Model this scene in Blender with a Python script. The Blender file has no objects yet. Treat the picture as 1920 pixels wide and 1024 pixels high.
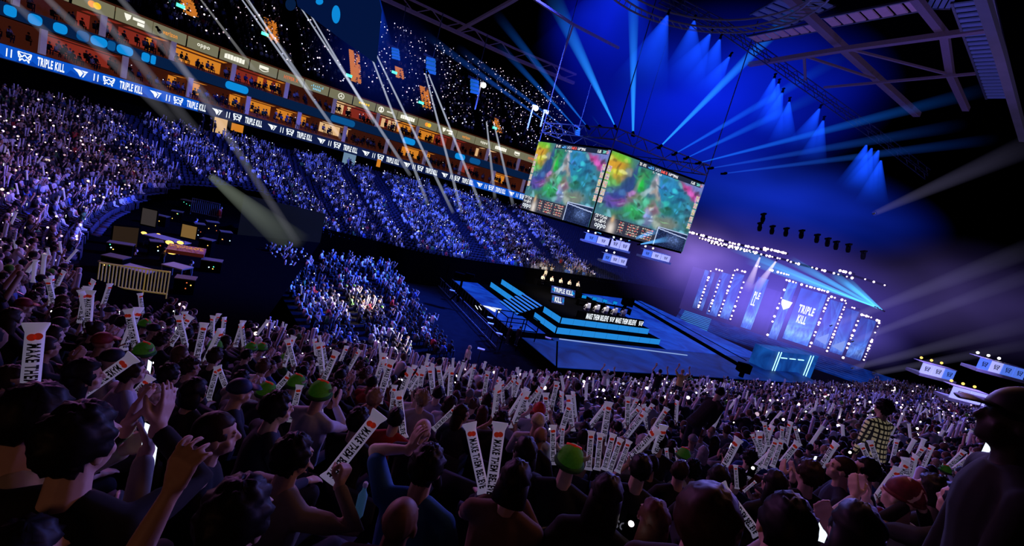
import bpy, bmesh, math, random
import numpy as np
from mathutils import Vector, Matrix, Quaternion, noise
random.seed(7)
rng = np.random.default_rng(7)
SC = bpy.context.scene
COL = SC.collection
R_ = math.radians
SC.view_settings.view_transform = 'Standard'
SC.view_settings.look = 'None'
SC.cycles.transparent_max_bounces = 48
SC.cycles.max_bounces = 3
SC.cycles.diffuse_bounces = 1
SC.cycles.glossy_bounces = 2
SC.cycles.transmission_bounces = 2
SC.cycles.volume_bounces = 0
SC.cycles.caustics_reflective = False
SC.cycles.caustics_refractive = False
SC.cycles.sample_clamp_indirect = 2.0

# ------------------------------------------------------------------ camera
FPX = 853.0
CAM = Vector((0, 0, 12.5))
_p, _r = R_(9), R_(15.2)
FW = Vector((0, math.cos(_p), -math.sin(_p)))
_X = Vector((1, 0, 0)); _U = Vector((0, math.sin(_p), math.cos(_p)))
RT = _X * math.cos(_r) + _U * math.sin(_r)
UP = -_X * math.sin(_r) + _U * math.cos(_r)
cd = bpy.data.cameras.new('camera'); cam = bpy.data.objects.new('camera', cd); COL.objects.link(cam)
cd.sensor_width = 36; cd.lens = FPX / 1920 * 36; cd.clip_end = 600; cd.clip_start = 0.05
cam.matrix_world = Matrix(((RT.x, UP.x, -FW.x, CAM.x), (RT.y, UP.y, -FW.y, CAM.y), (RT.z, UP.z, -FW.z, CAM.z), (0, 0, 0, 1)))
SC.camera = cam
def ray(x, y): return FW + RT * ((x - 960) / FPX) - UP * ((y - 512) / FPX)
def at(x, y, d): return CAM + ray(x, y) * d
def onz(x, y, h):
    r = ray(x, y); return CAM + r * ((h - CAM.z) / r.z)
def onplane(x, y, p, n):
    r = ray(x, y); return CAM + r * ((Vector(p) - CAM).dot(n) / r.dot(n))
def proj(P):
    v = Vector(P) - CAM; d = v.dot(FW)
    if d < .05: return (-9999, -9999, d)
    return (960 + FPX * v.dot(RT) / d, 512 - FPX * v.dot(UP) / d, d)
W = bpy.data.worlds.new('world'); SC.world = W; W.use_nodes = True
W.node_tree.nodes['Background'].inputs[0].default_value = (.004, .006, .02, 1)
W.node_tree.nodes['Background'].inputs[1].default_value = .22

# ------------------------------------------------------------------ materials
def pmat(name, col, rough=.7, metal=0., emis=None, es=0., noise_amt=0., nscale=8., objcol=False, attr=None, spec=.3):
    m = bpy.data.materials.new(name); m.use_nodes = True
    nt = m.node_tree; b = nt.nodes['Principled BSDF']
    b.inputs['Base Color'].default_value = (*col, 1); b.inputs['Roughness'].default_value = rough
    b.inputs['Metallic'].default_value = metal; b.inputs['Specular IOR Level'].default_value = spec
    src = None
    if objcol:
        oi = nt.nodes.new('ShaderNodeObjectInfo'); src = oi.outputs['Color']
    if attr:
        a = nt.nodes.new('ShaderNodeAttribute'); a.attribute_name = attr; src = a.outputs['Color']
    if noise_amt > 0:
        tc = nt.nodes.new('ShaderNodeTexCoord'); nz = nt.nodes.new('ShaderNodeTexNoise'); nz.inputs['Scale'].default_value = nscale
        nz.inputs['Detail'].default_value = 4
        nt.links.new(tc.outputs['Object'], nz.inputs['Vector'])
        mr = nt.nodes.new('ShaderNodeMapRange'); mr.inputs['To Min'].default_value = 1 - noise_amt; mr.inputs['To Max'].default_value = 1 + noise_amt
        nt.links.new(nz.outputs['Fac'], mr.inputs['Value'])
        mx = nt.nodes.new('ShaderNodeVectorMath'); mx.operation = 'MULTIPLY'
        if src: nt.links.new(src, mx.inputs[0])
        else: mx.inputs[0].default_value = col
        nt.links.new(mr.outputs['Result'], mx.inputs[1]); src = mx.outputs['Vector']
    if src: nt.links.new(src, b.inputs['Base Color'])
    if emis:
        b.inputs['Emission Color'].default_value = (*emis, 1); b.inputs['Emission Strength'].default_value = es
        m.cycles.emission_sampling = 'NONE'
    return m
def emat(name, col, s, attr=None, sampled=False):
    m = bpy.data.materials.new(name); m.use_nodes = True; nt = m.node_tree; nt.nodes.clear()
    e = nt.nodes.new('ShaderNodeEmission'); o = nt.nodes.new('ShaderNodeOutputMaterial')
    e.inputs[0].default_value = (*col, 1); e.inputs[1].default_value = s
    if attr:
        a = nt.nodes.new('ShaderNodeAttribute'); a.attribute_name = attr; nt.links.new(a.outputs['Color'], e.inputs[0])
    nt.links.new(e.outputs[0], o.inputs[0])
    m.cycles.emission_sampling = 'AUTO' if sampled else 'NONE'
    return m
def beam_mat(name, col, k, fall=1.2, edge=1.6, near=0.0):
    """light shaft painted as additive emission on a cone: brightest along the axis and near the lamp"""
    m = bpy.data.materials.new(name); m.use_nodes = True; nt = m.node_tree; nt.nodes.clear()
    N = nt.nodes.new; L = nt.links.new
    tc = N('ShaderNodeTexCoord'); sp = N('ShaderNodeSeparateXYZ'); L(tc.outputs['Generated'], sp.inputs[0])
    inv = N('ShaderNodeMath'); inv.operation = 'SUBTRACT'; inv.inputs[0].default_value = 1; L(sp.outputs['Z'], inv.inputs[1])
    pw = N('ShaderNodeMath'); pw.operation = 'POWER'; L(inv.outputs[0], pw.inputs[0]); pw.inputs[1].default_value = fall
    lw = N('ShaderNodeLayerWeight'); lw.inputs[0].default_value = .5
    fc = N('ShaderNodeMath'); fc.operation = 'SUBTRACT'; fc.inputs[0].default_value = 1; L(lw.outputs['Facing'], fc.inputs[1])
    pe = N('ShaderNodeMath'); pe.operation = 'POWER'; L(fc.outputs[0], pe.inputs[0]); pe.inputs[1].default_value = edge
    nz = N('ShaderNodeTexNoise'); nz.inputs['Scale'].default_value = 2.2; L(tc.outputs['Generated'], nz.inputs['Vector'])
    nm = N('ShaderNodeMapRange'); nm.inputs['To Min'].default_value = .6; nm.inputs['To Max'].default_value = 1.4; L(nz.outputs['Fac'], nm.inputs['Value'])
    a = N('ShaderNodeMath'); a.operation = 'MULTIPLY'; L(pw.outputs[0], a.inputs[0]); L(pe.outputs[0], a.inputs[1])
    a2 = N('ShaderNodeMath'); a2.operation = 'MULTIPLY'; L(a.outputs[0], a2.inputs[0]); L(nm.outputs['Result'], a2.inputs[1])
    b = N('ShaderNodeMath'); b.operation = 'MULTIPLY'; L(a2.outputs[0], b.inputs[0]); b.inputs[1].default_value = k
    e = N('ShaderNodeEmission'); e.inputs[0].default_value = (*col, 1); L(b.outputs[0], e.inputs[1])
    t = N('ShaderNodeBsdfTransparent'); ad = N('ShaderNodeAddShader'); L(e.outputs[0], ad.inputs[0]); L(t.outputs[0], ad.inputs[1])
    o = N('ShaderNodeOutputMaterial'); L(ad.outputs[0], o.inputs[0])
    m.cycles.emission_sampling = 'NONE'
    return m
def haze_mat(name, col, k, pw_=2.0):  # glow is painted as volume emission; no lamp light scatters in it
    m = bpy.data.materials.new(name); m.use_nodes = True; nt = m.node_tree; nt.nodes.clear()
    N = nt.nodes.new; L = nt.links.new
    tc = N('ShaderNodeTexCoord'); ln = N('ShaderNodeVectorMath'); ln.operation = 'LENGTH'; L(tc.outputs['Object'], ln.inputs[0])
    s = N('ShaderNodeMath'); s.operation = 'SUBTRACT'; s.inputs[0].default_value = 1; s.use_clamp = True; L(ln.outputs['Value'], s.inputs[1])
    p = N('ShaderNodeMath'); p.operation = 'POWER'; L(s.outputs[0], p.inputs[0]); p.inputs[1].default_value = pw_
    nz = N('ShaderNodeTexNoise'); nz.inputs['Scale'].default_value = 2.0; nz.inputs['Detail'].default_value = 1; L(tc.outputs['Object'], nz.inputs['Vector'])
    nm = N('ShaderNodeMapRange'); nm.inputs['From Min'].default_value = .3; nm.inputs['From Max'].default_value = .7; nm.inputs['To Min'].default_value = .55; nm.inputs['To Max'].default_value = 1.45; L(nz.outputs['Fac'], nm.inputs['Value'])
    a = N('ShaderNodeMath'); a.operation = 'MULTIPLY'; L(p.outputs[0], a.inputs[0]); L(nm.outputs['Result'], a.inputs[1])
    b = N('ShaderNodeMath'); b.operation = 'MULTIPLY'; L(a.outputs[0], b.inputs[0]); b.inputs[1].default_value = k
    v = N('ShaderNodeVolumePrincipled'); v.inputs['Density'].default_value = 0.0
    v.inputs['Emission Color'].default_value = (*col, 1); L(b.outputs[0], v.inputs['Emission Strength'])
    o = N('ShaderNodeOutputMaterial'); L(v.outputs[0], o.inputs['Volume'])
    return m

M = {}
M['black'] = pmat('matt_black', (.0012, .0012, .0016), .95, noise_amt=.3, spec=.0)
M['dark'] = pmat('dark_concrete', (.005, .005, .008), .95, noise_amt=.4, nscale=1.5, spec=0.)
M['seat'] = pmat('seat_fabric', (.012, .014, .03), .8, noise_amt=.3)
M['seatshell'] = pmat('seat_shell', (.02, .025, .06), .35, noise_amt=.2)
M['metal'] = pmat('truss_metal', (.12, .12, .15), .5, .6, noise_amt=.3)
M['steel'] = pmat('bright_steel', (.6, .6, .65), .3, .9)
M['beamlit'] = pmat('roof_steel_violet_lit', (.10, .065, .13), .6, .1, emis=(.10, .06, .17), es=.10, noise_amt=.3)  # violet light on the steel put in as tint and emission
M['skin'] = pmat('skin', (.55, .33, .24), .55, objcol=True, noise_amt=.12, nscale=30)
M['cloth'] = pmat('cloth', (.1, .1, .1), .9, objcol=True, noise_amt=.18, nscale=22)
M['trouser'] = pmat('trouser_cloth', (.015, .017, .03), .9, noise_amt=.2)
M['hair'] = pmat('hair', (.01, .008, .008), .5, objcol=True, noise_amt=.5, nscale=45, spec=.14)
M['crowd'] = pmat('crowd_cloth_and_skin', (.1, .1, .1), .85, attr='Col')
M['white'] = pmat('white_plastic', (.75, .75, .8), .45, noise_amt=.06)
M['stick'] = pmat('inflated_white_film', (.72, .70, .78), .3, emis=(.55, .5, .8), es=.17)  # emission brightens the film; the sticks hold no lamp
M['ink'] = pmat('black_ink', (.008, .008, .01), .5)
M['red'] = pmat('red_print', (.75, .04, .02), .5, emis=(.8, .05, .02), es=.1)
M['orangeprint'] = pmat('orange_print', (.8, .25, .03), .5, emis=(.8, .2, .02), es=.1)
M['spark'] = emat('phone_torch', (1, .86, .95), 4.0)
M['sparkc'] = emat('phone_torches', (1, 1, 1), 3.0, attr='Col')
M['phonescreen'] = emat('phone_screen', (.75, .85, 1), 1.3)
M['bulb'] = emat('warm_violet_bulb', (1, .72, .92), 4.0)
M['lensblue'] = emat('blue_lens', (.45, .75, 1), 5.0)
M['lenswhite'] = emat('white_lens', (1, .97, .92), 5.0)
M['ribbonblue'] = emat('ribbon_led_blue', (.004, .09, .58), 1.0)
M['ribbondark'] = emat('ribbon_led_navy', (.006, .012, .06), 1.0)
M['ledwhite'] = emat('led_white', (.85, .92, 1), 1.15)
M['boardface'] = pmat('sponsor_board_face', (.12, .12, .08), .6, emis=(.165, .155, .08), es=1.0, noise_amt=.1)
M['boardwhite'] = emat('board_white', (1, .98, .85), .95)
M['boardorange'] = emat('board_orange', (1, .35, .05), .9)
M['boardyellow'] = emat('board_yellow', (1, .62, .03), .9)
M['boardred'] = emat('board_red', (1, .2, .06), .8)
M['boardblue'] = emat('board_blue', (.3, .75, 1), .8)
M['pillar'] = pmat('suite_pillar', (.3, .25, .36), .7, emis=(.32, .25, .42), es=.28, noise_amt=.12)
M['suitewall'] = pmat('suite_wall', (.16, .07, .05), .8, emis=(.3, .06, .03), es=.085, noise_amt=.4, nscale=.35)  # warm room light put into the walls as emission
M['suiteglow'] = emat('suite_orange_light', (1, .33, .03), .62)
M['suitewarm'] = emat('suite_cream_light', (1, .62, .3), .7)
M['suitered'] = emat('suite_red_light', (.5, .05, .03), .4)
M['bluepanel'] = emat('lit_blue_panel', (.004, .26, .72), .95)
M['dimblue'] = emat('dim_blue_panel', (.002, .012, .05), 1.0)
M['exitgreen'] = emat('exit_green', (.1, 1, .6), 1.6)
M['stairglow'] = pmat('lit_orange_steps', (.4, .2, .05), .8, emis=(1, .3, .03), es=.5, noise_amt=.5, nscale=1.2)  # orange light on the steps put in as emission
M['amber'] = emat('amber_worklight', (1, .55, .1), 2.4)
M['stepled'] = emat('step_led_blue', (.02, .30, .88), .8)
M['screen'] = emat('video_picture', (1, 1, 1), .95, attr='Col')
M['cyanled'] = emat('cyan_led', (.35, .85, 1), 2.2)
M['deskpanel'] = pmat('desk_light_panel', (.5, .5, .7), .5, emis=(.45, .48, 1), es=.85, noise_amt=.15, nscale=1.5)
M['deskblue'] = pmat('desk_blue_panel', (.1, .2, .6), .5, emis=(.1, .22, .95), es=.75, noise_amt=.2, nscale=1.5)

# ------------------------------------------------------------------ object helpers
def tag(o, label=None, cat=None, group=None, kind=None):
    if label: o['label'] = label
    if cat: o['category'] = cat
    if group: o['group'] = group
    if kind: o['kind'] = kind
    return o
def empty(name, loc=(0, 0, 0), label=None, cat=None, group=None, mat=None):
    o = bpy.data.objects.new(name, None); COL.objects.link(o)
    if mat is not None: o.matrix_world = mat
    else: o.location = loc
    o.empty_display_size = .1
    return tag(o, label, cat, group)
def mesh_from_bm(name, bm, mats, smooth=False):
    me = bpy.data.meshes.new(name); bm.normal_update(); bm.to_mesh(me); bm.free()
    for m in (mats if isinstance(mats, (list, tuple)) else [mats]): me.materials.append(m)
    if smooth: me.shade_smooth()
    return me
def link(name, me, parent=None, mat=None, color=None):
    o = bpy.data.objects.new(name, me); COL.objects.link(o)
    if parent is not None: o.parent = parent
    if mat is not None:
        if parent is None: o.matrix_world = mat
        else: o.matrix_local = mat
    if color is not None: o.color = (*color, 1)
    return o
def struct(name, bm, mat, smooth=False):
    o = link(name, mesh_from_bm(name, bm, mat, smooth)); o['kind'] = 'structure'; return o
def box(bm, c, s, rot=None, mi=0):
    """box centred at c, full sizes s, optional 3x3 rot"""
    hs = Vector(s) / 2; vs = []
    for dx, dy, dz in ((-1, -1, -1), (1, -1, -1), (1, 1, -1), (-1, 1, -1), (-1, -1, 1), (1, -1, 1), (1, 1, 1), (-1, 1, 1)):
        v = Vector((dx * hs.x, dy * hs.y, dz * hs.z))
        if rot is not None: v = rot @ v
        vs.append(bm.verts.new(Vector(c) + v))
    for f in ((0, 3, 2, 1), (4, 5, 6, 7), (0, 1, 5, 4), (1, 2, 6, 5), (2, 3, 7, 6), (3, 0, 4, 7)):
        fc = bm.faces.new([vs[i] for i in f]); fc.material_index = mi
def frame_from(d):
    d = Vector(d).normalized(); h = Vector((0, 0, 1)) if abs(d.z) < .95 else Vector((1, 0, 0))
    x = h.cross(d).normalized(); y = d.cross(x); return x, y, d
def bar(bm, a, b, w, h=None, mi=0):
    a, b = Vector(a), Vector(b); x, y, d = frame_from(b - a); h = h or w
    box(bm, (a + b) / 2, (w, h, (b - a).length), Matrix((x, y, d)).transposed(), mi)
def tube(bm, pts, rad, seg=8, caps=True, mi=0):
    pts = [Vector(p) for p in pts]; n = len(pts)
    if not isinstance(rad, (list, tuple)): rad = [rad] * n
    rings = []; x0 = None
    def ring(c, x, y, r): return [bm.verts.new(c + (x * math.cos(2 * math.pi * i / seg) + y * math.sin(2 * math.pi * i / seg)) * r) for i in range(seg)]
    for i, p in enumerate(pts):
        d = (pts[min(i + 1, n - 1)] - pts[max(i - 1, 0)]).normalized()
        if x0 is None: x, y, _ = frame_from(d)
        else:
            x = (x0 - d * x0.dot(d)).normalized(); y = d.cross(x)
        x0 = x
        if i == 0 and caps: rings.append(ring(p - d * rad[0] * .6, x, y, rad[0] * .7))
        rings.append(ring(p, x, y, rad[i]))
        if i == n - 1 and caps: rings.append(ring(p + d * rad[-1] * .6, x, y, rad[-1] * .7))
    for a, b in zip(rings, rings[1:]):
        for i in range(seg):
            f = bm.faces.new((a[i], a[(i + 1) % seg], b[(i + 1) % seg], b[i])); f.material_index = mi
    if caps:
        bm.faces.new(rings[0][::-1]).material_index = mi; bm.faces.new(rings[-1]).material_index = mi
def ball(bm, c, r, rot=None, u=12, v=8, mi=0):
    r = Vector(r) if not isinstance(r, (int, float)) else Vector((r, r, r))
    m = Matrix.Translation(Vector(c)) @ ((rot.to_4x4() if rot is not None else Matrix.Identity(4))) @ Matrix.Diagonal((r.x, r.y, r.z, 1))
    g = bmesh.ops.create_uvsphere(bm, u_segments=u, v_segments=v, radius=1, matrix=m)
    if mi:
        for vv in g['verts']:
            for f in vv.link_faces: f.material_index = mi
def loft(bm, rings, seg=14):
    """rings: (centre, rx, ry, x axis, y axis)"""
    rr = []
    for c, rx, ry, x, y in rings:
        rr.append([bm.verts.new(Vector(c) + Vector(x) * rx * math.cos(2 * math.pi * i / seg) + Vector(y) * ry * math.sin(2 * math.pi * i / seg)) for i in range(seg)])
    for a, b in zip(rr, rr[1:]):
        for i in range(seg): bm.faces.new((a[i], a[(i + 1) % seg], b[(i + 1) % seg], b[i]))
    bm.faces.new(rr[0][::-1]); bm.faces.new(rr[-1])
def quad(bm, a, b, c, d, mi=0):
    f = bm.faces.new([bm.verts.new(Vector(v)) for v in (a, b, c, d)]); f.material_index = mi; return f
def remesh(name, bm, vox, mats, smooth_it=3, deci=None):
    bmesh.ops.recalc_face_normals(bm, faces=bm.faces[:])
    me = bpy.data.meshes.new('tmp'); bm.to_mesh(me); bm.free()
    o = bpy.data.objects.new('tmp', me); COL.objects.link(o)
    md = o.modifiers.new('r', 'REMESH'); md.mode = 'VOXEL'; md.voxel_size = vox; md.use_smooth_shade = True
    if smooth_it:
        s = o.modifiers.new('s', 'SMOOTH'); s.iterations = smooth_it; s.factor = .5
    if deci:
        d = o.modifiers.new('d', 'DECIMATE'); d.ratio = deci
    dg = bpy.context.evaluated_depsgraph_get()
    out = bpy.data.meshes.new_from_object(o.evaluated_get(dg)); out.name = name
    bpy.data.objects.remove(o); bpy.data.meshes.remove(me)
    out.materials.clear()
    for m in (mats if isinstance(mats, (list, tuple)) else [mats]): out.materials.append(m)
    out.shade_smooth()
    return out
_txt = {}
def text_mesh(s, mat, xs=1.0, bold=.012, key=None):
    """lettering in the XY plane, cap height 1, centred"""
    k = (s, mat.name, xs, bold)
    if k in _txt: return _txt[k]
    c = bpy.data.curves.new('t', 'FONT'); c.body = s; c.align_x = 'CENTER'; c.align_y = 'CENTER'; c.size = 1.4; c.offset = bold; c.resolution_u = 2
    c.space_character = 1.0 + bold * 3
    o = bpy.data.objects.new('t', c); COL.objects.link(o)
    dg = bpy.context.evaluated_depsgraph_get()
    me = bpy.data.meshes.new_from_object(o.evaluated_get(dg)); bpy.data.objects.remove(o); bpy.data.curves.remove(c)
    vs = np.empty(len(me.vertices) * 3, np.float32); me.vertices.foreach_get('co', vs); v = vs.reshape(-1, 3)
    v[:, 0] -= (v[:, 0].max() + v[:, 0].min()) / 2; v[:, 1] -= (v[:, 1].max() + v[:, 1].min()) / 2
    v[:, 1] /= max(1e-6, np.ptp(v[:, 1])); v[:, 0] *= xs
    me.vertices.foreach_set('co', v.ravel()); me.materials.clear(); me.materials.append(mat); me.name = 'lettering'
    _txt[k] = me; return me
def face_matrix(pos, xaxis, up):
    """matrix whose local X runs along xaxis, Y along up, Z out of the face"""
    x = Vector(xaxis).normalized(); u = Vector(up); z = x.cross(u).normalized(); y = z.cross(x)
    return Matrix(((x.x, y.x, z.x, pos[0]), (x.y, y.y, z.y, pos[1]), (x.z, y.z, z.z, pos[2]), (0, 0, 0, 1)))
def merged(name, V, polys_flat, starts, totals, cols, mat, smooth=False):
    me = bpy.data.meshes.new(name)
    me.vertices.add(len(V)); me.vertices.foreach_set('co', V.astype(np.float32).ravel())
    me.loops.add(len(polys_flat)); me.loops.foreach_set('vertex_index', polys_flat.astype(np.int32))
    me.polygons.add(len(starts)); me.polygons.foreach_set('loop_start', starts.astype(np.int32)); me.polygons.foreach_set('loop_total', totals.astype(np.int32))
    if smooth: me.polygons.foreach_set('use_smooth', np.ones(len(starts), bool))
    me.update(calc_edges=True)
    if cols is not None:
        a = me.color_attributes.new('Col', 'FLOAT_COLOR', 'POINT'); c4 = np.ones((len(V), 4), np.float32); c4[:, :3] = cols; a.data.foreach_set('color', c4.ravel())
    me.materials.append(mat); me.validate(); return me
def tmpl(bm):
    """bmesh -> (verts, loops, totals, part index per vertex from material_index)"""
    bm.verts.ensure_lookup_table(); bm.verts.index_update()
    V = np.array([v.co[:] for v in bm.verts], np.float32); part = np.zeros(len(V), int); lp = []; tot = []
    for f in bm.faces:
        for v in f.verts: lp.append(v.index); part[v.index] = f.material_index
        tot.append(len(f.verts))
    bm.free(); return V, np.array(lp), np.array(tot), part
def instance_merge(parts):
    """parts: list of (tmpl, pos(N,3), yaw(N), scale(N), cols(N,nparts,3)) -> one big soup"""
    VV, LL, TT, CC = [], [], [], []; off = 0
    for (V, lp, tot, part), pos, yaw, sc, cols in parts:
        N = len(pos)
        if N == 0: continue
        c, s = np.cos(yaw)[:, None], np.sin(yaw)[:, None]
        x = V[None, :, 0] * sc[:, None]; y = V[None, :, 1] * sc[:, None]; z = V[None, :, 2] * sc[:, None]
        P = np.stack([x * c - y * s + pos[:, 0:1], x * s + y * c + pos[:, 1:2], z + pos[:, 2:3]], -1)
        VV.append(P.reshape(-1, 3)); CC.append(cols[:, part, :].reshape(-1, 3))
        LL.append((lp[None, :] + (np.arange(N) * len(V))[:, None] + off).ravel()); TT.append(np.tile(tot, N)); off += N * len(V)
    V = np.concatenate(VV); L = np.concatenate(LL); T = np.concatenate(TT); C = np.concatenate(CC)
    st = np.concatenate([[0], np.cumsum(T)[:-1]]); return V, L, st, T, C
# ------------------------------------------------------------------ seating bowl
I_ = [(45, 95), (15, 74), (-8.4, 53.5), (-16, 51), (-23, 49), (-26, 42), (-24, 34), (-19, 27.5), (-12, 24), (-4, 25), (4, 29.5), (17.6, 38.5), (32.7, 47.5), (60, 66)]
O_ = [(31, 114), (2, 91), (-22, 77), (-33.5, 69.8), (-43, 61), (-48, 53), (-51.5, 46), (-53, 35), (-43, 12), (-22, -1.5), (0, -4), (22, 2.5), (45, 14), (70, 28)]
ZI = [3, 3, 3, 3, 3, 2.7, 2.2, 1.6, .9, .5, .35, .35, .35, .35]
ZO = [10.6, 10.6, 10.5, 10.3, 10.0, 9.6, 9.3, 9.3, 10.6, 11.6, 11.9, 11.9, 11.9, 11.9]
NS = 14
def cr(A, s):
    s = min(max(s, 0), NS - 1 - 1e-6); i = int(s); f = s - i
    p = [np.array(A[min(max(j, 0), NS - 1)], float) for j in (i - 1, i, i + 1, i + 2)]
    return .5 * (2 * p[1] + (p[2] - p[0]) * f + (2 * p[0] - 5 * p[1] + 4 * p[2] - p[3]) * f * f + (3 * p[1] - p[0] - 3 * p[2] + p[3]) * f ** 3)
def lin(A, s):
    s = min(max(s, 0), NS - 1 - 1e-6); i = int(s); f = s - i; return A[i] * (1 - f) + A[i + 1] * f
def bowl(s, t):
    p = cr(I_, s) * (1 - t) + cr(O_, s) * t
    return Vector((p[0], p[1], lin(ZI, s) * (1 - t) + lin(ZO, s) * t))
NROW = 36
PIT_PX = [(150, 575), (118, 505), (170, 450), (225, 405), (275, 372), (340, 350), (430, 350), (490, 362), (545, 395), (590, 445), (500, 452), (470, 500), (478, 560), (455, 660), (415, 668), (372, 610), (345, 572), (300, 592), (200, 590)]
def inpoly(x, y, P):
    c = False; n = len(P)
    for i in range(n):
        x1, y1 = P[i]; x2, y2 = P[i - 1]
        if (y1 > y) != (y2 > y) and x < (x2 - x1) * (y - y1) / (y2 - y1) + x1: c = not c
    return c
SS = np.linspace(0, NS - 1, 261)
bm = bmesh.new()
pit_cells = set()
for k in range(NROW):
    t0, t1 = k / NROW, (k + 1) / NROW
    for a, b in zip(SS, SS[1:]):
        A, B, C_, D = bowl(a, t0), bowl(b, t0), bowl(b, t1), bowl(a, t1)
        px, py, d = proj((A + B + C_ + D) / 4)
        if 8 < d < 60 and inpoly(px, py, PIT_PX): continue
        z = A.z; zb = (A.z + B.z) / 2
        C2 = Vector((C_.x, C_.y, B.z)); D2 = Vector((D.x, D.y, A.z))
        quad(bm, A, B, C2, D2)
        quad(bm, D2, C2, C_, D)
struct('floor_stepped_seating_terrace', bm, M['dark'])
# inner wall under the first row
bm = bmesh.new()
for a, b in zip(SS, SS[1:]):
    A, B = bowl(a, 0), bowl(b, 0); quad(bm, (A.x, A.y, 0), (B.x, B.y, 0), B + Vector((0, 0, .9 if a < 8 else 0)), A + Vector((0, 0, .9 if a < 8 else 0)))
struct('wall_bowl_front', bm, M['black'])
bm = bmesh.new(); quad(bm, (-90, -20, 0), (150, -20, 0), (150, 150, 0), (-90, 150, 0)); struct('floor', bm, M['dark'])
bm = bmesh.new(); quad(bm, (-110, -30, 46), (150, -30, 46), (150, 150, 46), (-110, 150, 46)); struct('ceiling', bm, M['black'])
bm = bmesh.new(); quad(bm, (-110, 150, 0), (150, 150, 0), (150, 150, 46), (-110, 150, 46)); struct('wall_far', bm, M['black'])
bm = bmesh.new(); quad(bm, (150, -30, 0), (150, 150, 0), (150, 150, 46), (150, -30, 46)); struct('wall_right', bm, M['black'])
bm = bmesh.new(); quad(bm, (-110, -30, 0), (-110, 150, 0), (-110, 150, 46), (-110, -30, 46)); struct('wall_left', bm, M['black'])

# ------------------------------------------------------------------ outer facade line (arc-length parametrised)
_os = np.linspace(0, 8.2, 600); _op = np.array([cr(O_, s) for s in _os]); _oi = np.array([cr(I_, s) for s in _os])
_d = np.r_[0, np.cumsum(np.linalg.norm(np.diff(_op, axis=0), axis=1))]
_tg = np.gradient(_op, axis=0); _tg /= np.linalg.norm(_tg, axis=1)[:, None]
_nr = np.stack([_tg[:, 1], -_tg[:, 0]], 1)
for i in range(len(_nr)):
    if np.dot(_nr[i], _op[i] - _oi[i]) < 0: _nr[i] *= -1
ULEN = _d[-1]
def fac(u, off=0., z=0.):
    x = np.interp(u, _d, _op[:, 0]); y = np.interp(u, _d, _op[:, 1]); nx = np.interp(u, _d, _nr[:, 0]); ny = np.interp(u, _d, _nr[:, 1])
    n = math.hypot(nx, ny); return Vector((x + nx / n * off, y + ny / n * off, z))
def fdir(u): return (fac(u + .05) - fac(u - .05)).normalized()
def strip(bm, u0, u1, o0, z0, o1, z1, step=1.0, mi=0):
    n = max(1, int((u1 - u0) / step))
    for i in range(n):
        a = u0 + (u1 - u0) * i / n; b = u0 + (u1 - u0) * (i + 1) / n
        quad(bm, fac(a, o0, z0), fac(b, o0, z0), fac(b, o1, z1), fac(a, o1, z1), mi)
def u_at(px, z, off=0):
    best = min(np.linspace(0, ULEN, 1500), key=lambda u: abs(proj(fac(u, off, z))[0] - px) + (1e5 if proj(fac(u, off, z))[2] < 1 else 0)); return float(best)
u_hi = ULEN   # the facade runs from the dark stage end (u = 0) round to the left
UV = min(ULEN, u_at(-120, 13.3)); U0 = u_at(1130, 13.3)
print('facade', U0, UV, ULEN)
def facematrix(u, off, z):
    # reading direction as seen from inside the bowl
    t = fdir(u); inward = fac(u, off - 1, z) - fac(u, off, z)
    if t.cross(Vector((0, 0, 1))).dot(inward) < 0: t = -t
    return face_matrix(fac(u, off, z), t, (0, 0, 1))

# LED ribbon: dark strip, blue part at the left, lettering as parts
rb = empty('led_ribbon_board', fac((U0 + UV) / 2, 0, 12.7), 'long curved LED ribbon board with white TRIPLE KILL lettering round the lower tier', 'LED board')
uB = u_at(372, 13.3); uB2a, uB2b = u_at(985, 13.3), u_at(880, 13.3)
bm = bmesh.new()
strip(bm, U0, UV, -.1, 12.62, -.1, 13.98); strip(bm, U0, UV, .25, 13.98, -.1, 13.98); strip(bm, U0, UV, .25, 12.62, -.1, 12.62)
struct_me = mesh_from_bm('ribbon_casing', bm, M['ribbondark']); casing = link('dark_screen', struct_me)
bm = bmesh.new(); strip(bm, uB, UV, -.14, 12.7, -.14, 13.95, .5)
bl = link('blue_screen', mesh_from_bm('ribbon_blue', bm, M['ribbonblue'])); bl['label'] = 'bright blue lit stretch'
bm = bmesh.new(); strip(bm, uB2a, uB2b, -.14, 12.7, -.14, 13.95, .5); bl2 = link('blue_screen', mesh_from_bm('ribbon_blue', bm, M['ribbonblue'])); bl2['label'] = 'short blue lit stretch by the video cube'
bm = bmesh.new()
for q in range(26):
    u = random.uniform(uB, UV); h = random.uniform(.2, .7); quad(bm, fac(u, -.145, 12.72), fac(u + h * 2, -.145, 12.72), fac(u + h * 1.4, -.145, 12.72 + h), fac(u + .2, -.145, 12.72 + h * .4))
sh = link('shape_pattern', mesh_from_bm('ribbon_shapes', bm, emat('ribbon_shape', (.002, .05, .4), 1.0)))
def reparent(o, p):
    o.parent = p; o.matrix_parent_inverse = Matrix.Translation(-p.location)
for o in (casing, bl, bl2, sh): reparent(o, rb)
def wing_mesh(mat):
    """white angular T-shaped bird emblem"""
    bm = bmesh.new()
    for P in ([(-1.25, .5), (-.1, .5), (.42, .12), (.05, -.55), (-.1, -.5), (-.45, -.02)], [(.02, .5), (1.2, .5), (.95, .2), (.55, .22)], [(.5, .16), (.93, .14), (.5, -.55), (.3, -.55), (.58, -.02)]):
        bm.faces.new([bm.verts.new((x, y, 0)) for x, y in P])
    return mesh_from_bm('wing_emblem', bm, mat)
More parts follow.
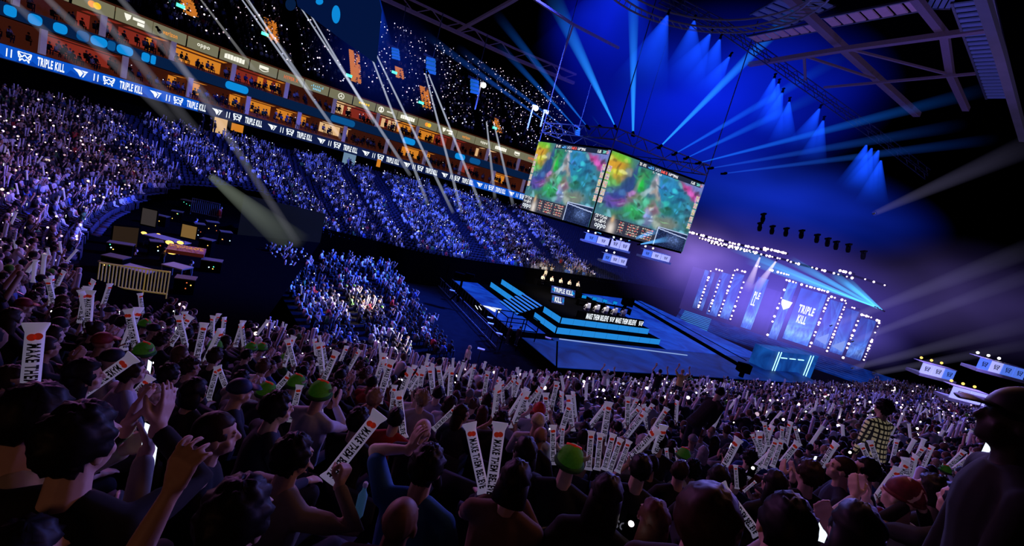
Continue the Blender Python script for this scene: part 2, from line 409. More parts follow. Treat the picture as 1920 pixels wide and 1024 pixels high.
def crest_mesh(mat):
    """interlaced crown-like crest"""
    bm = bmesh.new()
    def seg(pts, w):
        for (x0, y0), (x1, y1) in zip(pts, pts[1:]):
            d = Vector((x1 - x0, y1 - y0, 0)).normalized(); n = Vector((-d.y, d.x, 0)) * w / 2
            a, b = Vector((x0, y0, 0)), Vector((x1, y1, 0)); quad(bm, a - n, b - n, b + n, a + n)
    seg([(-.62, .5), (-.25, -.05), (0, .3), (.25, -.05), (.62, .5)], .12); seg([(-.62, .5), (-.1, .46), (0, .5), (.1, .46), (.62, .5)], .1)
    seg([(-.62, .45), (-.5, -.15), (-.12, .1)], .12); seg([(.62, .45), (.5, -.15), (.12, .1)], .12)
    seg([(-.45, -.55), (-.2, -.2), (0, -.42), (.2, -.2), (.45, -.55)], .12); seg([(-.4, -.15), (-.45, -.5)], .1); seg([(.4, -.15), (.45, -.5)], .1)
    return mesh_from_bm('crest_emblem', bm, mat)
WING = wing_mesh(M['ledwhite']); CREST = crest_mesh(M['ledwhite'])
TK = text_mesh('TRIPLE KILL', M['ledwhite'], .36, .05); EL = text_mesh('11', M['ledwhite'], .5, .04)
PER = 6.75
def bent(me, uc, zc, sx, sy, off=-.18):
    """copy of a flat emblem mesh laid onto the curved board"""
    m2 = me.copy(); n = len(m2.vertices); v = np.empty(n * 3, np.float32); m2.vertices.foreach_get('co', v); v = v.reshape(-1, 3)
    for q in range(n): v[q] = fac(uc - v[q, 0] * sx, off, zc + v[q, 1] * sy)
    m2.vertices.foreach_set('co', v.ravel()); m2.update(); return m2
u = u_at(93, 13.3) + PER * 3
while u > U0 + 1:
    for me, du, sx, sy, nm in ((TK, 0, .72, .84, 'triple_kill_lettering'), (WING, -.35 * PER, .5, .66, 'wing_emblem'), (EL, -.54 * PER, .8, .76, 'score_numeral'), (CREST, -.70 * PER, .78, .82, 'crest_emblem')):
        uu = u + du
        if U0 + 1 < uu < UV - 1.5:
            o = link(nm, bent(me, uu, 13.3, sx, sy)); reparent(o, rb)
    u -= PER

# concourse wall behind the last row and soffits
bm = bmesh.new()
strip(bm, U0, UV, 2.5, 9.0, 2.5, 12.7, 2); strip(bm, U0, UV, 0, 12.62, 7, 12.62, 2)
struct('wall_concourse', bm, M['black'])
bm = bmesh.new()
strip(bm, U0, UV, 0, 14.0, 7, 14.4, 2); strip(bm, U0, UV, .6, 17.75, 7, 17.75, 2); strip(bm, U0, UV, .6, 16.55, 7, 16.9, 2); strip(bm, U0, UV, .7, 19.9, 7, 20.0, 2); strip(bm, U0, UV, .9, 21.5, 7, 21.6, 2)
struct('floor_suite_levels', bm, M['suitewall'])
bm = bmesh.new(); strip(bm, U0, UV, .5, 16.5, .45, 17.75, 1); strip(bm, U0, UV, .45, 17.75, .8, 17.75, 1)
struct('trim_balcony_front', bm, M['dimblue'])
bm = bmesh.new(); strip(bm, U0, UV, 5.5, 14.2, 5.5, 16.7, 2); strip(bm, U0, UV, 5.5, 17.7, 5.5, 20, 2)
struct('wall_suites', bm, M['suitewall'])
# suite pillars, dividing walls
SUP = 6.6
sp = empty
k = 0; u = U0 + 3
pill = []
while u < UV:
    for z0, z1, off in ((14.1, 16.5, .7), (17.8, 19.95, .8)):
        uu = u + (0 if z0 < 15 else 2.2)
        bm = bmesh.new(); a = fac(uu, off, 0); t = fdir(uu); n = (fac(uu, off + 1, 0) - a).normalized()
        box(bm, a + Vector((0, 0, (z0 + z1) / 2)), (.5, .35, z1 - z0), Matrix((t, n, (0, 0, 1))).transposed())
        struct('column_suite_front', bm, M['pillar'])
        bm = bmesh.new(); quad(bm, fac(uu, off, z0), fac(uu, 5.5, z0), fac(uu, 5.5, z1), fac(uu, off, z1)); struct('wall_suite_divider', bm, M['suitewall'])
    u += SUP
# lit suites: room light painted as glowing back wall and ceiling patches
for px, lev, mt, w in ((345, 2, 'suiteglow', 7.2), (375, 2, 'suiteglow', 3), (490, 2, 'suitered', 6), (505, 2, 'suiteglow', 3.5), (720, 2, 'suitewarm', 4), (780, 2, 'suiteglow', 6.5), (640, 2, 'suitewarm', 3), (690, 2, 'suitered', 8), (840, 2, 'suitered', 5), (905, 2, 'suitewarm', 3),
                       (345, 1, 'suiteglow', 3), (470, 1, 'suiteglow', 5), (180, 1, 'suitered', 3), (545, 1, 'suiteglow', 4), (625, 1, 'suitewarm', 4), (780, 1, 'suiteglow', 5), (870, 1, 'suitered', 4), (930, 1, 'suiteglow', 4), (100, 1, 'suitered', 4), (260, 2, 'suitered', 4), (180, 2, 'suitered', 3)):
    zc = 15.3 if lev == 1 else 18.9
    uc = u_at(px, zc, 5)
    bm = bmesh.new(); strip(bm, uc - w / 2, uc + w / 2, 5.4, zc - .5, 5.4, zc + .95)
    strip(bm, uc - w / 2, uc + w / 2, 2.2, zc + 1.02, 4.2, zc + 1.02)
    o = struct('wall_suite_glow', bm, M[mt])
# blue lit balcony panels
BP = 0
for px0, px1, br in ((5, 32, 1), (52, 78, 1), (100, 126, 1), (142, 168, 0), (170, 200, 1), (202, 216, 0), (218, 250, 1), (266, 281, 1), (283, 291, 1), (423, 466, 1), (620, 665, 0), (755, 778, 1), (853, 872, 1), (880, 900, 0)):
    ua, ub = sorted((u_at(px0, 17.1, .45), u_at(px1, 17.1, .45)))
    bm = bmesh.new(); n = 8; r = min(.4, (ub - ua) / 3)
    pts = []
    for (cu, cz, a0) in ((ub - r, 17.6 - r, 0), (ua + r, 17.6 - r, 90), (ua + r, 16.62 + r, 180), (ub - r, 16.62 + r, 270)):
        for j in range(5): an = R_(a0 + j * 22.5); pts.append(fac(cu + r * math.cos(an), .4, cz + r * math.sin(an)))
    bm.faces.new([bm.verts.new(p) for p in pts]); me = mesh_from_bm('balcony_panel', bm, M['bluepanel'] if br else emat('balcony_panel_dim', (.003, .08, .26), 1))
    o = link('balcony_light_panel', me); BP += 1
    tag(o, f'{"bright" if br else "dim"} blue lit balcony panel, {["first","second","third","fourth","fifth","sixth","seventh","eighth","ninth","tenth","eleventh","twelfth","thirteenth","fourteenth"][BP-1]} along the balcony from the left', 'light panel', 'blue lit panels along the suite balcony')

# sponsor boards
def circ(bm, c, r, n=20, mi=0): bm.faces.new([bm.verts.new((c[0] + r * math.cos(2 * math.pi * i / n), c[1] + r * math.sin(2 * math.pi * i / n), c[2] if len(c) > 2 else 0)) for i in range(n)]).material_index = mi
def ringm(bm, r0, r1, n=28):
    for i in range(n):
        a, b = 2 * math.pi * i / n, 2 * math.pi * (i + 1) / n
        quad(bm, (r0 * math.cos(a), r0 * math.sin(a), 0), (r1 * math.cos(a), r1 * math.sin(a), 0), (r1 * math.cos(b), r1 * math.sin(b), 0), (r0 * math.cos(b), r0 * math.sin(b), 0))
def logo(kind):
    bm = bmesh.new()
    if kind == 'circles':
        circ(bm, (-.2, 0), .34, mi=0); circ(bm, (.22, 0, .003), .34, mi=1); return mesh_from_bm('logo', bm, [M['boardorange'], M['boardyellow']])
    if kind == 'star':
        ringm(bm, .36, .45)
        for a in (90, 210, 330):
            a = R_(a); d = Vector((math.cos(a), math.sin(a), 0)); n = Vector((-d.y, d.x, 0)) * .07; bm.faces.new([bm.verts.new(v) for v in (-n, n, d * .4)])
        return mesh_from_bm('logo', bm, M['boardwhite'])
    if kind == 'shield':
        bm.faces.new([bm.verts.new(v) for v in ((-1.0, .4, 0), (-.35, .4, 0), (-.4, 0, 0), (-.7, -.35, 0), (-.9, .05, 0))]); quad(bm, (-.2, .02, 0), (.9, .02, 0), (.9, .3, 0), (-.2, .3, 0)); quad(bm, (.25, -.4, 0), (.9, -.4, 0), (.9, -.08, 0), (.25, -.08, 0)); return mesh_from_bm('logo', bm, M['boardwhite'])
    if kind == 'swoosh':
        quad(bm, (-.6, 0, 0), (.55, 0, 0), (.55, .38, 0), (-.6, .38, 0))
        for i in range(8):
            a, b = i / 8, (i + 1) / 8; f = lambda q: -.12 - .22 * math.sin(math.pi * q)
            quad(bm, (-.6 + 1.2 * a, f(a), 0), (-.6 + 1.2 * b, f(b), 0), (-.6 + 1.2 * b, f(b) + .1, 0), (-.6 + 1.2 * a, f(a) + .1, 0))
        return mesh_from_bm('logo', bm, M['boardwhite'])
    if kind == 'bars':
        for i in range(7): x = -.8 + i * .26; h = .12 + .22 * abs(math.sin(i * 1.3)); quad(bm, (x, .02, 0), (x + .11, .02, 0), (x + .11, .02 + h, 0), (x, .02 + h, 0))
        for i in range(5): x = -.5 + i * .23; quad(bm, (x, -.4, 0), (x + .16, -.4, 0), (x + .16, -.12, 0), (x, -.12, 0))
        return mesh_from_bm('logo', bm, M['boardblue'])
    if kind in ('blocks', 'dashes', 'word'):
        n, w, h, g = {'blocks': (7, .3, .62, .34), 'dashes': (5, .24, .3, .34), 'word': (6, .1, .24, .15)}[kind]
        for i in range(n): x = (i - n / 2) * g; quad(bm, (x, -h / 2, 0), (x + w, -h / 2, 0), (x + w, h / 2, 0), (x, h / 2 * (1 if i % 3 else .7), 0))
        return mesh_from_bm('logo', bm, M['boardyellow' if kind == 'dashes' else 'boardwhite'])
    if kind == 'ball':
        ringm(bm, .3, .45); quad(bm, (-.1, -.3, 0), (.1, -.3, 0), (.1, .3, 0), (-.1, .3, 0)); return mesh_from_bm('logo', bm, M['boardwhite'])
LOG = {k: logo(k) for k in ('circles', 'star', 'shield', 'swoosh', 'bars', 'ball', 'blocks', 'dashes', 'word')}
CYC = [('circles', None), ('shield', None), (None, 'verizon', 'boardorange', .62), (None, 'oppo', 'boardwhite', .85), ('blocks', None), ('swoosh', None), (None, 'HYPER X', 'boardred', .6), ('bars', None), ('star', None), ('dashes', None), ('ball', None), ('blocks', None)]
BW = 3.5; bpm = None
bm = bmesh.new(); box(bm, (0, 0, 0), (BW - .12, 1.3, .16)); BOARD = mesh_from_bm('board_panel', bm, M['boardface'])
u_first = u_at(177, 20.6, .8); nb = 0
names = {'circles': 'orange and yellow overlapping discs', 'shield': 'white shield emblem and bars', 'swoosh': 'white word over a curved line', 'bars': 'pale blue bar emblem', 'star': 'white three-pointed star in a ring', 'ball': 'white ring emblem and small word', 'blocks': 'bold white block word', 'dashes': 'spaced yellow word'}
wnames = {'verizon': 'orange lowercase word', 'oppo': 'white rounded four-letter word', 'HYPER X': 'red slanting word'}
seen = {}
for j in range(-3, 60):
    uu = u_first - j * BW
    if uu < U0 + 1 or uu > UV: continue
    px = proj(fac(uu, .8, 20.6))[0]
    if px < -40: continue
    e = CYC[j % 12]
    desc = names[e[0]] if e[0] else wnames[e[1]]
    seen[desc] = seen.get(desc, 0) + 1
    b = link('sponsor_board', BOARD, None, facematrix(uu, .8, 20.62)); nb += 1
    ordw = ['first', 'second', 'third', 'fourth', 'fifth', 'sixth'][seen[desc] - 1]
    tag(b, f'lit olive sponsor board with {desc}, {ordw} such in the row', 'sponsor board', 'sponsor boards above the suites')
    if e[0]:
        l = link('logo', LOG[e[0]], b, Matrix.Translation((-.9 if e[0] == 'ball' else 0, 0, .1)))
        if e[0] == 'ball': link('small_word', LOG['word'], b, Matrix.Translation((.5, 0, .1)))
    else:
        ml = link('lettering', text_mesh(e[1], M[e[2]], e[3], .02), b, Matrix.Translation((0, 0, .1)) @ Matrix.Diagonal((.55, .5, 1, 1)))

# upper tier terrace
UT0, UT1, UZ0, UZ1 = 1.2, 24.0, 21.8, 39.0
NUR = 26
bm = bmesh.new()
for k in range(NUR):
    a, b = k / NUR, (k + 1) / NUR
    o0, o1 = UT0 + (UT1 - UT0) * a, UT0 + (UT1 - UT0) * b; z0, z1 = UZ0 + (UZ1 - UZ0) * a, UZ0 + (UZ1 - UZ0) * b
    strip(bm, U0, UV, o0, z0, o1, z0, 3); strip(bm, U0, UV, o1, z0, o1, z1, 3)
struct('floor_upper_tier_terrace', bm, M['black'])
# orange lit stair flights in the upper tier
SFL = 0
for px, py0, py1 in ((352, -12, 30), (512, 38, 80), (666, 97, 155), (752, 128, 148), (797, 164, 204), (930, 222, 250)):
    # bottom and top of the flight found on the tier slope
    uu = u_at(px, 25, 5)
    best = []
    for py in (py1, py0):
        best.append(min(np.linspace(0, 1, 200), key=lambda t: abs(proj(fac(uu, UT0 + (UT1 - UT0) * t, UZ0 + (UZ1 - UZ0) * t + .3))[1] - py)))
    t0, t1 = best
    bm = bmesh.new(); n = max(4, int((t1 - t0) * 45))
    for i in range(n):
        a = t0 + (t1 - t0) * i / n; b = t0 + (t1 - t0) * (i + 1) / n
        f = lambda du, t, dz: fac(uu + du, UT0 + (UT1 - UT0) * t, UZ0 + (UZ1 - UZ0) * t + dz)
        za = UZ0 + (UZ1 - UZ0) * a + .35; zb = UZ0 + (UZ1 - UZ0) * b + .35
        g = lambda du, t, z: fac(uu + du, UT0 + (UT1 - UT0) * t, z)
        quad(bm, g(-.75, a, za), g(.75, a, za), g(.75, a, zb), g(-.75, a, zb)); quad(bm, g(-.75, a, zb), g(.75, a, zb), g(.75, b, zb), g(-.75, b, zb))
    o = link('lit_stair_flight', mesh_from_bm('stair_flight', bm, M['stairglow'])); SFL += 1
    tag(o, f'orange lit stair flight between the upper seats, {["first","second","third","fourth","fifth","sixth"][SFL-1]} counting from the left', 'stairs', 'orange lit stair flights of the upper tier')
    ex = link('exit_sign', mesh_from_bm('exit_sign', (lambda b: (box(b, (0, 0, 0), (.9, .4, .12)), b)[1])(bmesh.new()), M['exitgreen']), None, facematrix(uu + 1.2, UT0 + (UT1 - UT0) * t0 - .5, UZ0 + (UZ1 - UZ0) * t0 + .9))
    tag(ex, f'small green lit exit sign at the foot of the {["first","second","third","fourth","fifth","sixth"][SFL-1]} orange stair flight', 'sign', 'exit signs')
# ------------------------------------------------------------------ roof steel
RZ = 36.0
def rp(x, y, z=RZ): return onz(x, y, z)
TR = 0
M['rightgird'] = pmat('violet_lit_steel', (.05, .04, .07), .8, emis=(.06, .05, .11), es=.14, noise_amt=.5, nscale=.6)  # violet light on the girder put in as emission
def truss(pxs, z, w, label, name='roof_truss', mat='beamlit', lattice=True, group=None):
    """pipe or box girder through pixel-found roof points at height z with a lighter lattice chord below"""
    P = [rp(x, y, z) for x, y in pxs]
    root = empty(name, P[0], label, 'roof truss', group)
    bm = bmesh.new()
    for a, b in zip(P, P[1:]): bar(bm, a, b, w, w * .8)
    for e in P: pass
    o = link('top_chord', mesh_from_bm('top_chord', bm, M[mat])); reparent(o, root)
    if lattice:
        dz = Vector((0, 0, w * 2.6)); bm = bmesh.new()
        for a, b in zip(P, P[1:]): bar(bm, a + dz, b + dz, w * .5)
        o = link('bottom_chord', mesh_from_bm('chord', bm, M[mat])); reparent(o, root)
        bm = bmesh.new()
        for a, b in zip(P, P[1:]):
            n = max(2, int((b - a).length / (w * 4)))
            for i in range(n):
                p, q = a.lerp(b, i / n), a.lerp(b, (i + 1) / n)
                bar(bm, p + (dz if i % 2 else Vector()), q + (Vector() if i % 2 else dz), w * .22)
        o = link('lattice', mesh_from_bm('lattice', bm, M[mat])); reparent(o, root)
    return root
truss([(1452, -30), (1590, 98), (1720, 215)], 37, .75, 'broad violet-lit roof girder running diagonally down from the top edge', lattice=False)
truss([(1405, 121), (1598, 90), (1772, 66), (1870, 52)], 36, .55, 'violet-lit roof girder crossing the broad diagonal girder', lattice=False)
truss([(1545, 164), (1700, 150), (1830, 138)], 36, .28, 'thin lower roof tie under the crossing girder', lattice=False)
truss([(1715, -5), (1771, 66), (1782, 140), (1812, 205)], 36.5, .6, 'bent violet-lit roof girder beside the slatted catwalk', lattice=False)
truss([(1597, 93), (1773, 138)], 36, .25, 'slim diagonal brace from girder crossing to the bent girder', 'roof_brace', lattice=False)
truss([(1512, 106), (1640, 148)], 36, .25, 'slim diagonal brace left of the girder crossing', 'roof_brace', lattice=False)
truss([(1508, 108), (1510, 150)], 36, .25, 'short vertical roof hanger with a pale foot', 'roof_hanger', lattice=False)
truss([(1835, -25), (1875, 100), (1920, 262)], 33, .62, 'very thick violet-lit girder at the right edge of the roof', lattice=False, mat='rightgird')
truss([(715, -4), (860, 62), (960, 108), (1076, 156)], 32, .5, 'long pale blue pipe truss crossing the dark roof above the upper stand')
truss([(855, 60), (960, 2), (1010, -30)], 33, .4, 'blue roof brace rising to the top edge from the pipe truss', lattice=False)
truss([(990, -10), (1075, 46), (1160, 90)], 34, .3, 'thin blue roof rib near the tall blue light shaft', lattice=False)
truss([(1075, 46), (1040, 150)], 33, .22, 'thin blue roof strut down to the pipe truss end', lattice=False)
def slats(a, b, w, n, z, label, name='roof_catwalk', mat=None, gap=.25):
    A, B = rp(*a, z), rp(*b, z); d = (B - A); L = d.length; d.normalize(); nrm = Vector((-d.y, d.x, 0))
    root = empty(name, A, label, 'roof panel row')
    for i in range(n):
        bm = bmesh.new(); c = A + d * L * (i + .5) / n
        box(bm, c, (L / n * (1 - gap), w, .12), Matrix((d, nrm, (0, 0, 1))).transposed())
        o = link('panel', mesh_from_bm('panel', bm, mat or M['beamlit'])); reparent(o, root)
    bm = bmesh.new()
    for s in (-.5, .5): bar(bm, A + nrm * w * s, B + nrm * w * s, .18)
    o = link('rail', mesh_from_bm('rail', bm, M['metal'])); reparent(o, root)
CWM = pmat('violet_lit_roof_panel', (.2, .12, .25), .7, emis=(.24, .12, .34), es=.17, noise_amt=.35, nscale=.8)  # roof light on the panels put in as emission
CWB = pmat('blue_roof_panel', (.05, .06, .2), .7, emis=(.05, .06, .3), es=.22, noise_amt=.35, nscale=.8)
slats((1549, 42), (1728, 8), 2.0, 7, 37, 'row of seven wide violet-lit roof panels between the girders', mat=CWM)
slats((1408, 74), (1532, 50), 1.7, 7, 37, 'row of narrow violet-lit roof panels left of the broad girder', mat=CWM)
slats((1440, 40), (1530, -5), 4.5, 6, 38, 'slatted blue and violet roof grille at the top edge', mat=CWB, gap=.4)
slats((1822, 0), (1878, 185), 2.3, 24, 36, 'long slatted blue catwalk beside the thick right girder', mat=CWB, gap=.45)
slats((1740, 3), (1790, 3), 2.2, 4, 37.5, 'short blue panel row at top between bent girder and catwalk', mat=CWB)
# circular lattice ring seen at the top
rg = empty('circular_truss', rp(1340, -20, 34), 'circular lattice lighting truss partly seen at the top edge', 'truss')
c0 = rp(1318, -38, 34); r0 = (rp(1402, 60, 34) - c0).length
bm = bmesh.new()
for rr, zz in ((r0, 34), (r0 - 1.1, 34), (r0 - .5, 35)):
    tube(bm, [c0 + Vector((math.cos(2 * math.pi * i / 40) * rr, math.sin(2 * math.pi * i / 40) * rr, zz - 34)) for i in range(41)], .09, 6, False)
for i in range(80):
    a, b = 2 * math.pi * i / 80, 2 * math.pi * (i + 1) / 80
    bar(bm, c0 + Vector((math.cos(a) * r0, math.sin(a) * r0, 0)), c0 + Vector((math.cos(b) * (r0 - 1.1), math.sin(b) * (r0 - 1.1), 0)), .07)
o = link('ring_lattice', mesh_from_bm('ring_lattice', bm, pmat('ring_metal', (.08, .08, .12), .5, .3, emis=(.2, .16, .35), es=.03))); reparent(o, rg)

# dark hanging panel with blue ovals, top left of centre
A = at(562, 6, 30); B_ = at(700, 110, 30)
hp = empty('hanging_banner', at(640, 30, 30), 'dark navy hanging panel with round blue lights, top edge above the stand', 'hanging panel')
bm = bmesh.new(); bm.faces.new([bm.verts.new(at(x, y, 30)) for x, y in ((548, -40), (558, 12), (640, 74), (706, 120), (716, 20), (700, -60))])
bmesh.ops.solidify(bm, geom=bm.faces[:], thickness=.3)
o = link('panel', mesh_from_bm('panel', bm, emat('banner_navy', (.001, .007, .045), 1))); reparent(o, hp)
for x, y, w, h in ((599, 3, 7, 6), (630, 27, 8, 17), (545, 8, 10, 12)):
    bm = bmesh.new(); bm.faces.new([bm.verts.new(at(x + w * math.cos(a * math.pi / 12), y + h * math.sin(a * math.pi / 12), 29.8)) for a in range(24)])
    o = link('blue_light_oval', mesh_from_bm('oval', bm, M['bluepanel'] if x > 560 else M['dimblue'])); reparent(o, hp)
# blue lit speaker clusters under the roof
for i, (x, y, w, h) in enumerate(((742, 103, 12, 11), (808, 126, 15, 16), (890, 165, 14, 14), (1083, 248, 8, 8))):
    d = 52; P = at(x, y, d); s = d / FPX
    r = empty('speaker_cluster', P, 'blue lit hanging speaker cluster ' + ['by the third orange stair flight', 'above the tallest pair of thin white beams', 'beside the bright lamp on the mast', 'small and low near the video cube rigging'][i], 'speaker', 'hung speaker clusters')
    bm = bmesh.new()
    for k in range(4):
        an = -.5 + k * .3; box(bm, P + Vector((math.sin(an) * w * s * .4, 0, (1.2 - k * .7) * h * s * .6)), (w * s * 1.1, w * s * .7, h * s * .34), Matrix.Rotation(an * .5, 3, 'X'))
    o = link('cabinets', mesh_from_bm('cabinets', bm, pmat('speaker_blue_lit', (.05, .15, .3), .5, emis=(.01, .14, .42), es=.55, noise_amt=.5, nscale=.7))); reparent(o, r)  # blue light on the cabinets put in as emission
    bm = bmesh.new(); bar(bm, P + Vector((0, 0, h * s)), P + Vector((-w * s * 1.2, 0, h * s * 1.2)), .25); bar(bm, P + Vector((0, 0, h * s)), P + Vector((0, 0, h * s + 5)), .08)
    o = link('hanging_frame', mesh_from_bm('frame', bm, M['metal'])); reparent(o, r)

# ------------------------------------------------------------------ lamps and their beams
HEADM = bmesh.new(); tube(HEADM, [(0, 0, -.55), (0, 0, -.25), (0, 0, .1)], [.2, .3, .26], 12); HEADM = mesh_from_bm('lamp_head', HEADM, M['black'])
YOKE = bmesh.new(); bar(YOKE, (-.38, 0, -.2), (-.38, 0, -.75), .08); bar(YOKE, (.38, 0, -.2), (.38, 0, -.75), .08); box(YOKE, (0, 0, -.85), (.85, .4, .22)); YOKE = mesh_from_bm('yoke', YOKE, M['black'])
def lens_mesh(m):
    b = bmesh.new(); ball(b, (0, 0, .16), (.2, .2, .1), u=10, v=6); return mesh_from_bm('lens', b, m)
LENSB, LENSW = lens_mesh(M['lensblue']), lens_mesh(M['lenswhite'])
_bm_cache = {}
def cone_mesh(L, r0, r1, mat, seg=24):
    b = bmesh.new()
    for i in range(seg):
        a, c = 2 * math.pi * i / seg, 2 * math.pi * (i + 1) / seg
        n = 6
        for j in range(n):
            f0, f1 = j / n, (j + 1) / n; ra, rb = r0 + (r1 - r0) * f0, r0 + (r1 - r0) * f1
            quad(b, (math.cos(a) * ra, math.sin(a) * ra, L * f0), (math.cos(c) * ra, math.sin(c) * ra, L * f0), (math.cos(c) * rb, math.sin(c) * rb, L * f1), (math.cos(a) * rb, math.sin(a) * rb, L * f1))
    bmesh.ops.remove_doubles(b, verts=b.verts[:], dist=1e-5)
    return mesh_from_bm('beam', b, mat, True)
def lamp(P, Q, r0, r1, mat, label, lens=LENSB, size=1.0, group=None, name='moving_head_light'):
    """lamp at P aimed at Q with its painted shaft of light"""
    P, Q = Vector(P), Vector(Q); x, y, d = frame_from(Q - P)
    mt = Matrix(((x.x, y.x, d.x, P.x), (x.y, y.y, d.y, P.y), (x.z, y.z, d.z, P.z), (0, 0, 0, 1)))
    e = empty(name, label=label, cat='stage light', group=group, mat=mt)
    s = Matrix.Scale(size, 4)
    link('lamp_head', HEADM, e, s); link('yoke', YOKE, e, s); link('lens', lens, e, s)
    if mat: link('beam', cone_mesh((Q - P).length, r0, r1, mat), e)
    return e
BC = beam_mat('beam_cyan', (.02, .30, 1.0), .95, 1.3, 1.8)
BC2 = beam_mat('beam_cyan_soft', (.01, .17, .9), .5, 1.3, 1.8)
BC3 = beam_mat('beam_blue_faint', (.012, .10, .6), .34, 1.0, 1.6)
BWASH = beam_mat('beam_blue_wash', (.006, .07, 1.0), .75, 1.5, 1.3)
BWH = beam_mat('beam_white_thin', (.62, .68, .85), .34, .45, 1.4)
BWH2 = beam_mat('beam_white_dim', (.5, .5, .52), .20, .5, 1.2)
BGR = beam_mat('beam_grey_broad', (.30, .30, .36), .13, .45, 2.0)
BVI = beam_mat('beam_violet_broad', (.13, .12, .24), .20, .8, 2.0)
# roof fan from the top frame of the video cube
fan = [((1187, 248), (1188, -60), 12, 18, BC, 'lamp throwing the bright upright blue shaft above the video cube'),
       ((1153, 236), (1030, -20), 5, 24, BC, 'lamp with blue shaft leaning left, next to the upright shaft'),
       ((1240, 273), (1540, -30), 8, 22, BC, 'lamp with the brightest blue shaft leaning up to the right'),
       ((1268, 287), (1590, 100), 6, 18, BC2, 'lamp with second blue shaft on the right side of the cube'),
       ((1290, 295), (1560, 165), 5, 18, BC2, 'lamp with third blue shaft on the right side of the cube'),
       ((1313, 305), (1860, 165), 5, 20, BC2, 'lamp with long low blue shaft, fourth on the right side'),
       ((1336, 315), (1800, 235), 5, 18, BC3, 'lamp with fifth faint low shaft on the right side'),
       ((1361, 325), (1860, 262), 5, 16, BC3, 'lamp with lowest faint shaft on the right side'),
       ((1124, 236), (1109, 216), 2, 3, BC, 'lamp with a very short blue shaft left of the leaning one'),
       ((1100, 236), (930, 25), 4, 14, BC2, 'lamp with blue shaft crossing the pipe truss, nearest the short shaft'),
       ((1078, 237), (930, 78), 4, 11, BC2, 'lamp with second blue shaft crossing the pipe truss'),
       ((1057, 238), (860, 90), 4, 11, BC3, 'lamp with third faint shaft crossing the pipe truss'),
       ((1038, 239), (790, 60), 4, 12, BC3, 'lamp with leftmost faint shaft on the cube top frame')]
for (a, b, w0, w1, m, lb) in fan:
    da = 52; P = at(*a, da); Q = at(*b, 60); lamp(P, Q, w0 * .18 * da / FPX, w1 * .75 * 60 / FPX, m, lb, size=.55, group='beam lights on the video cube frame')
wash = [(1252, 28), (1302, 38), (1332, 63), (1350, 73), (1368, 106), (1452, 146), (1460, 156), (1467, 173), (1480, 190), (1537, 203), (1544, 225), (1625, 271), (1635, 277), (1648, 281), (1652, 300)]
ordn = ['first', 'second', 'third', 'fourth', 'fifth', 'sixth', 'seventh', 'eighth', 'ninth', 'tenth', 'eleventh', 'twelfth', 'thirteenth', 'fourteenth', 'fifteenth', 'sixteenth', 'seventeenth', 'eighteenth', 'nineteenth', 'twentieth']
for i, (x, y) in enumerate(wash):
    d = 46 + i * 1.2; P = at(x, y, d)
    L = (150 if i < 1 else 105 if i < 4 else 85) * d / FPX
    Q = P + (Vector((0, 0, -1)) + RT * random.uniform(-.35, .25)).normalized() * L
    lamp(P, Q, .1, L * (.42 if i < 4 else .34), BWASH, f'blue wash light pointing down, {ordn[i]} from the upper end of the slanting truss', size=.5, group='blue wash lights on the slanting truss')
# slanting truss carrying the wash lights
for j, off in enumerate((0, 9)):
    P = [at(x + off * .6, y - 9 - off * .7, 46 + (x - 1252) / 400 * 17) for x, y in ((1235, 15), (1350, 70), (1455, 142), (1545, 205), (1650, 280), (1735, 345))]
    r = empty('lighting_truss', P[0], 'slanting dark lighting truss with the blue wash lights, ' + ('front' if j == 0 else 'rear') + ' one of the two', 'truss')
    bm = bmesh.new()
    for a, b in zip(P, P[1:]):
        for dz in (0, .9): bar(bm, a + Vector((0, 0, dz)), b + Vector((0, 0, dz)), .1)
        n = 10
        for q in range(n): bar(bm, a.lerp(b, q / n) + Vector((0, 0, .9 * (q % 2))), a.lerp(b, (q + 1) / n) + Vector((0, 0, .9 * ((q + 1) % 2))), .06)
    o = link('truss_lattice', mesh_from_bm('lattice', bm, M['metal'])); reparent(o, r)
# upper left blue wash at the top edge
lamp(at(702, -25, 55), at(688, 88, 55), .3, 3.4, BWASH, 'blue wash light at top edge above the pair of thin white beams', size=.6)
lamp(at(1180, -60, 50), at(1120, 130, 56), 1, 9, beam_mat('beam_deep', (.002, .02, .55), .6, 1.4, 1.2), 'deep blue wash from the top edge left of the upright shaft', size=.6)
# thin white beams over the stand
thin = [((682, 69), (803, 385)), ((692, 74), (850, 400)), ((797, 136), (866, 400)), ((803, 138), (905, 395)), ((912, 226), (928, 372)), ((925, 226), (962, 385)),
        ((560, 8), (770, 330)), ((578, 20), (702, 232)), ((450, -6), (640, 260)), ((462, -6), (585, 178)), ((368, -12), (480, 135)), ((455, -10), (548, 118))]
for i, (a, b) in enumerate(thin):
    d = 50; P = at(*a, d); Q = at(*b, 58)
    lamp(P, Q, .08, .24 if i < 6 else .26, BWH if i < 10 else BWH2, ['lamp of the left long white beam crossing the sponsor boards under the blue wash', 'lamp of the right long white beam under the blue wash', 'lamp of the left white beam under the second speaker cluster', 'lamp of the right white beam under the second speaker cluster', 'lamp of the short upright white beam beside the video cube', 'lamp of the short leaning white beam beside the video cube', 'lamp of the left white beam passing the hanging panel', 'lamp of the right white beam passing the hanging panel', 'lamp of the long white beam right of the first orange stair', 'lamp of the white beam touching the second orange stair', 'lamp of the faint white beam left of first green sign', 'lamp of the faint white beam from the top edge'][i], LENSW, .4, 'thin white beam lights')
broad = [((60, -30), (330, 230), 13), ((140, -30), (370, 250), 12), ((210, -20), (440, 240), 9), ((0, -20), (180, 150), 12), ((300, 60), (560, 460), 9), ((420, 200), (590, 450), 8)]
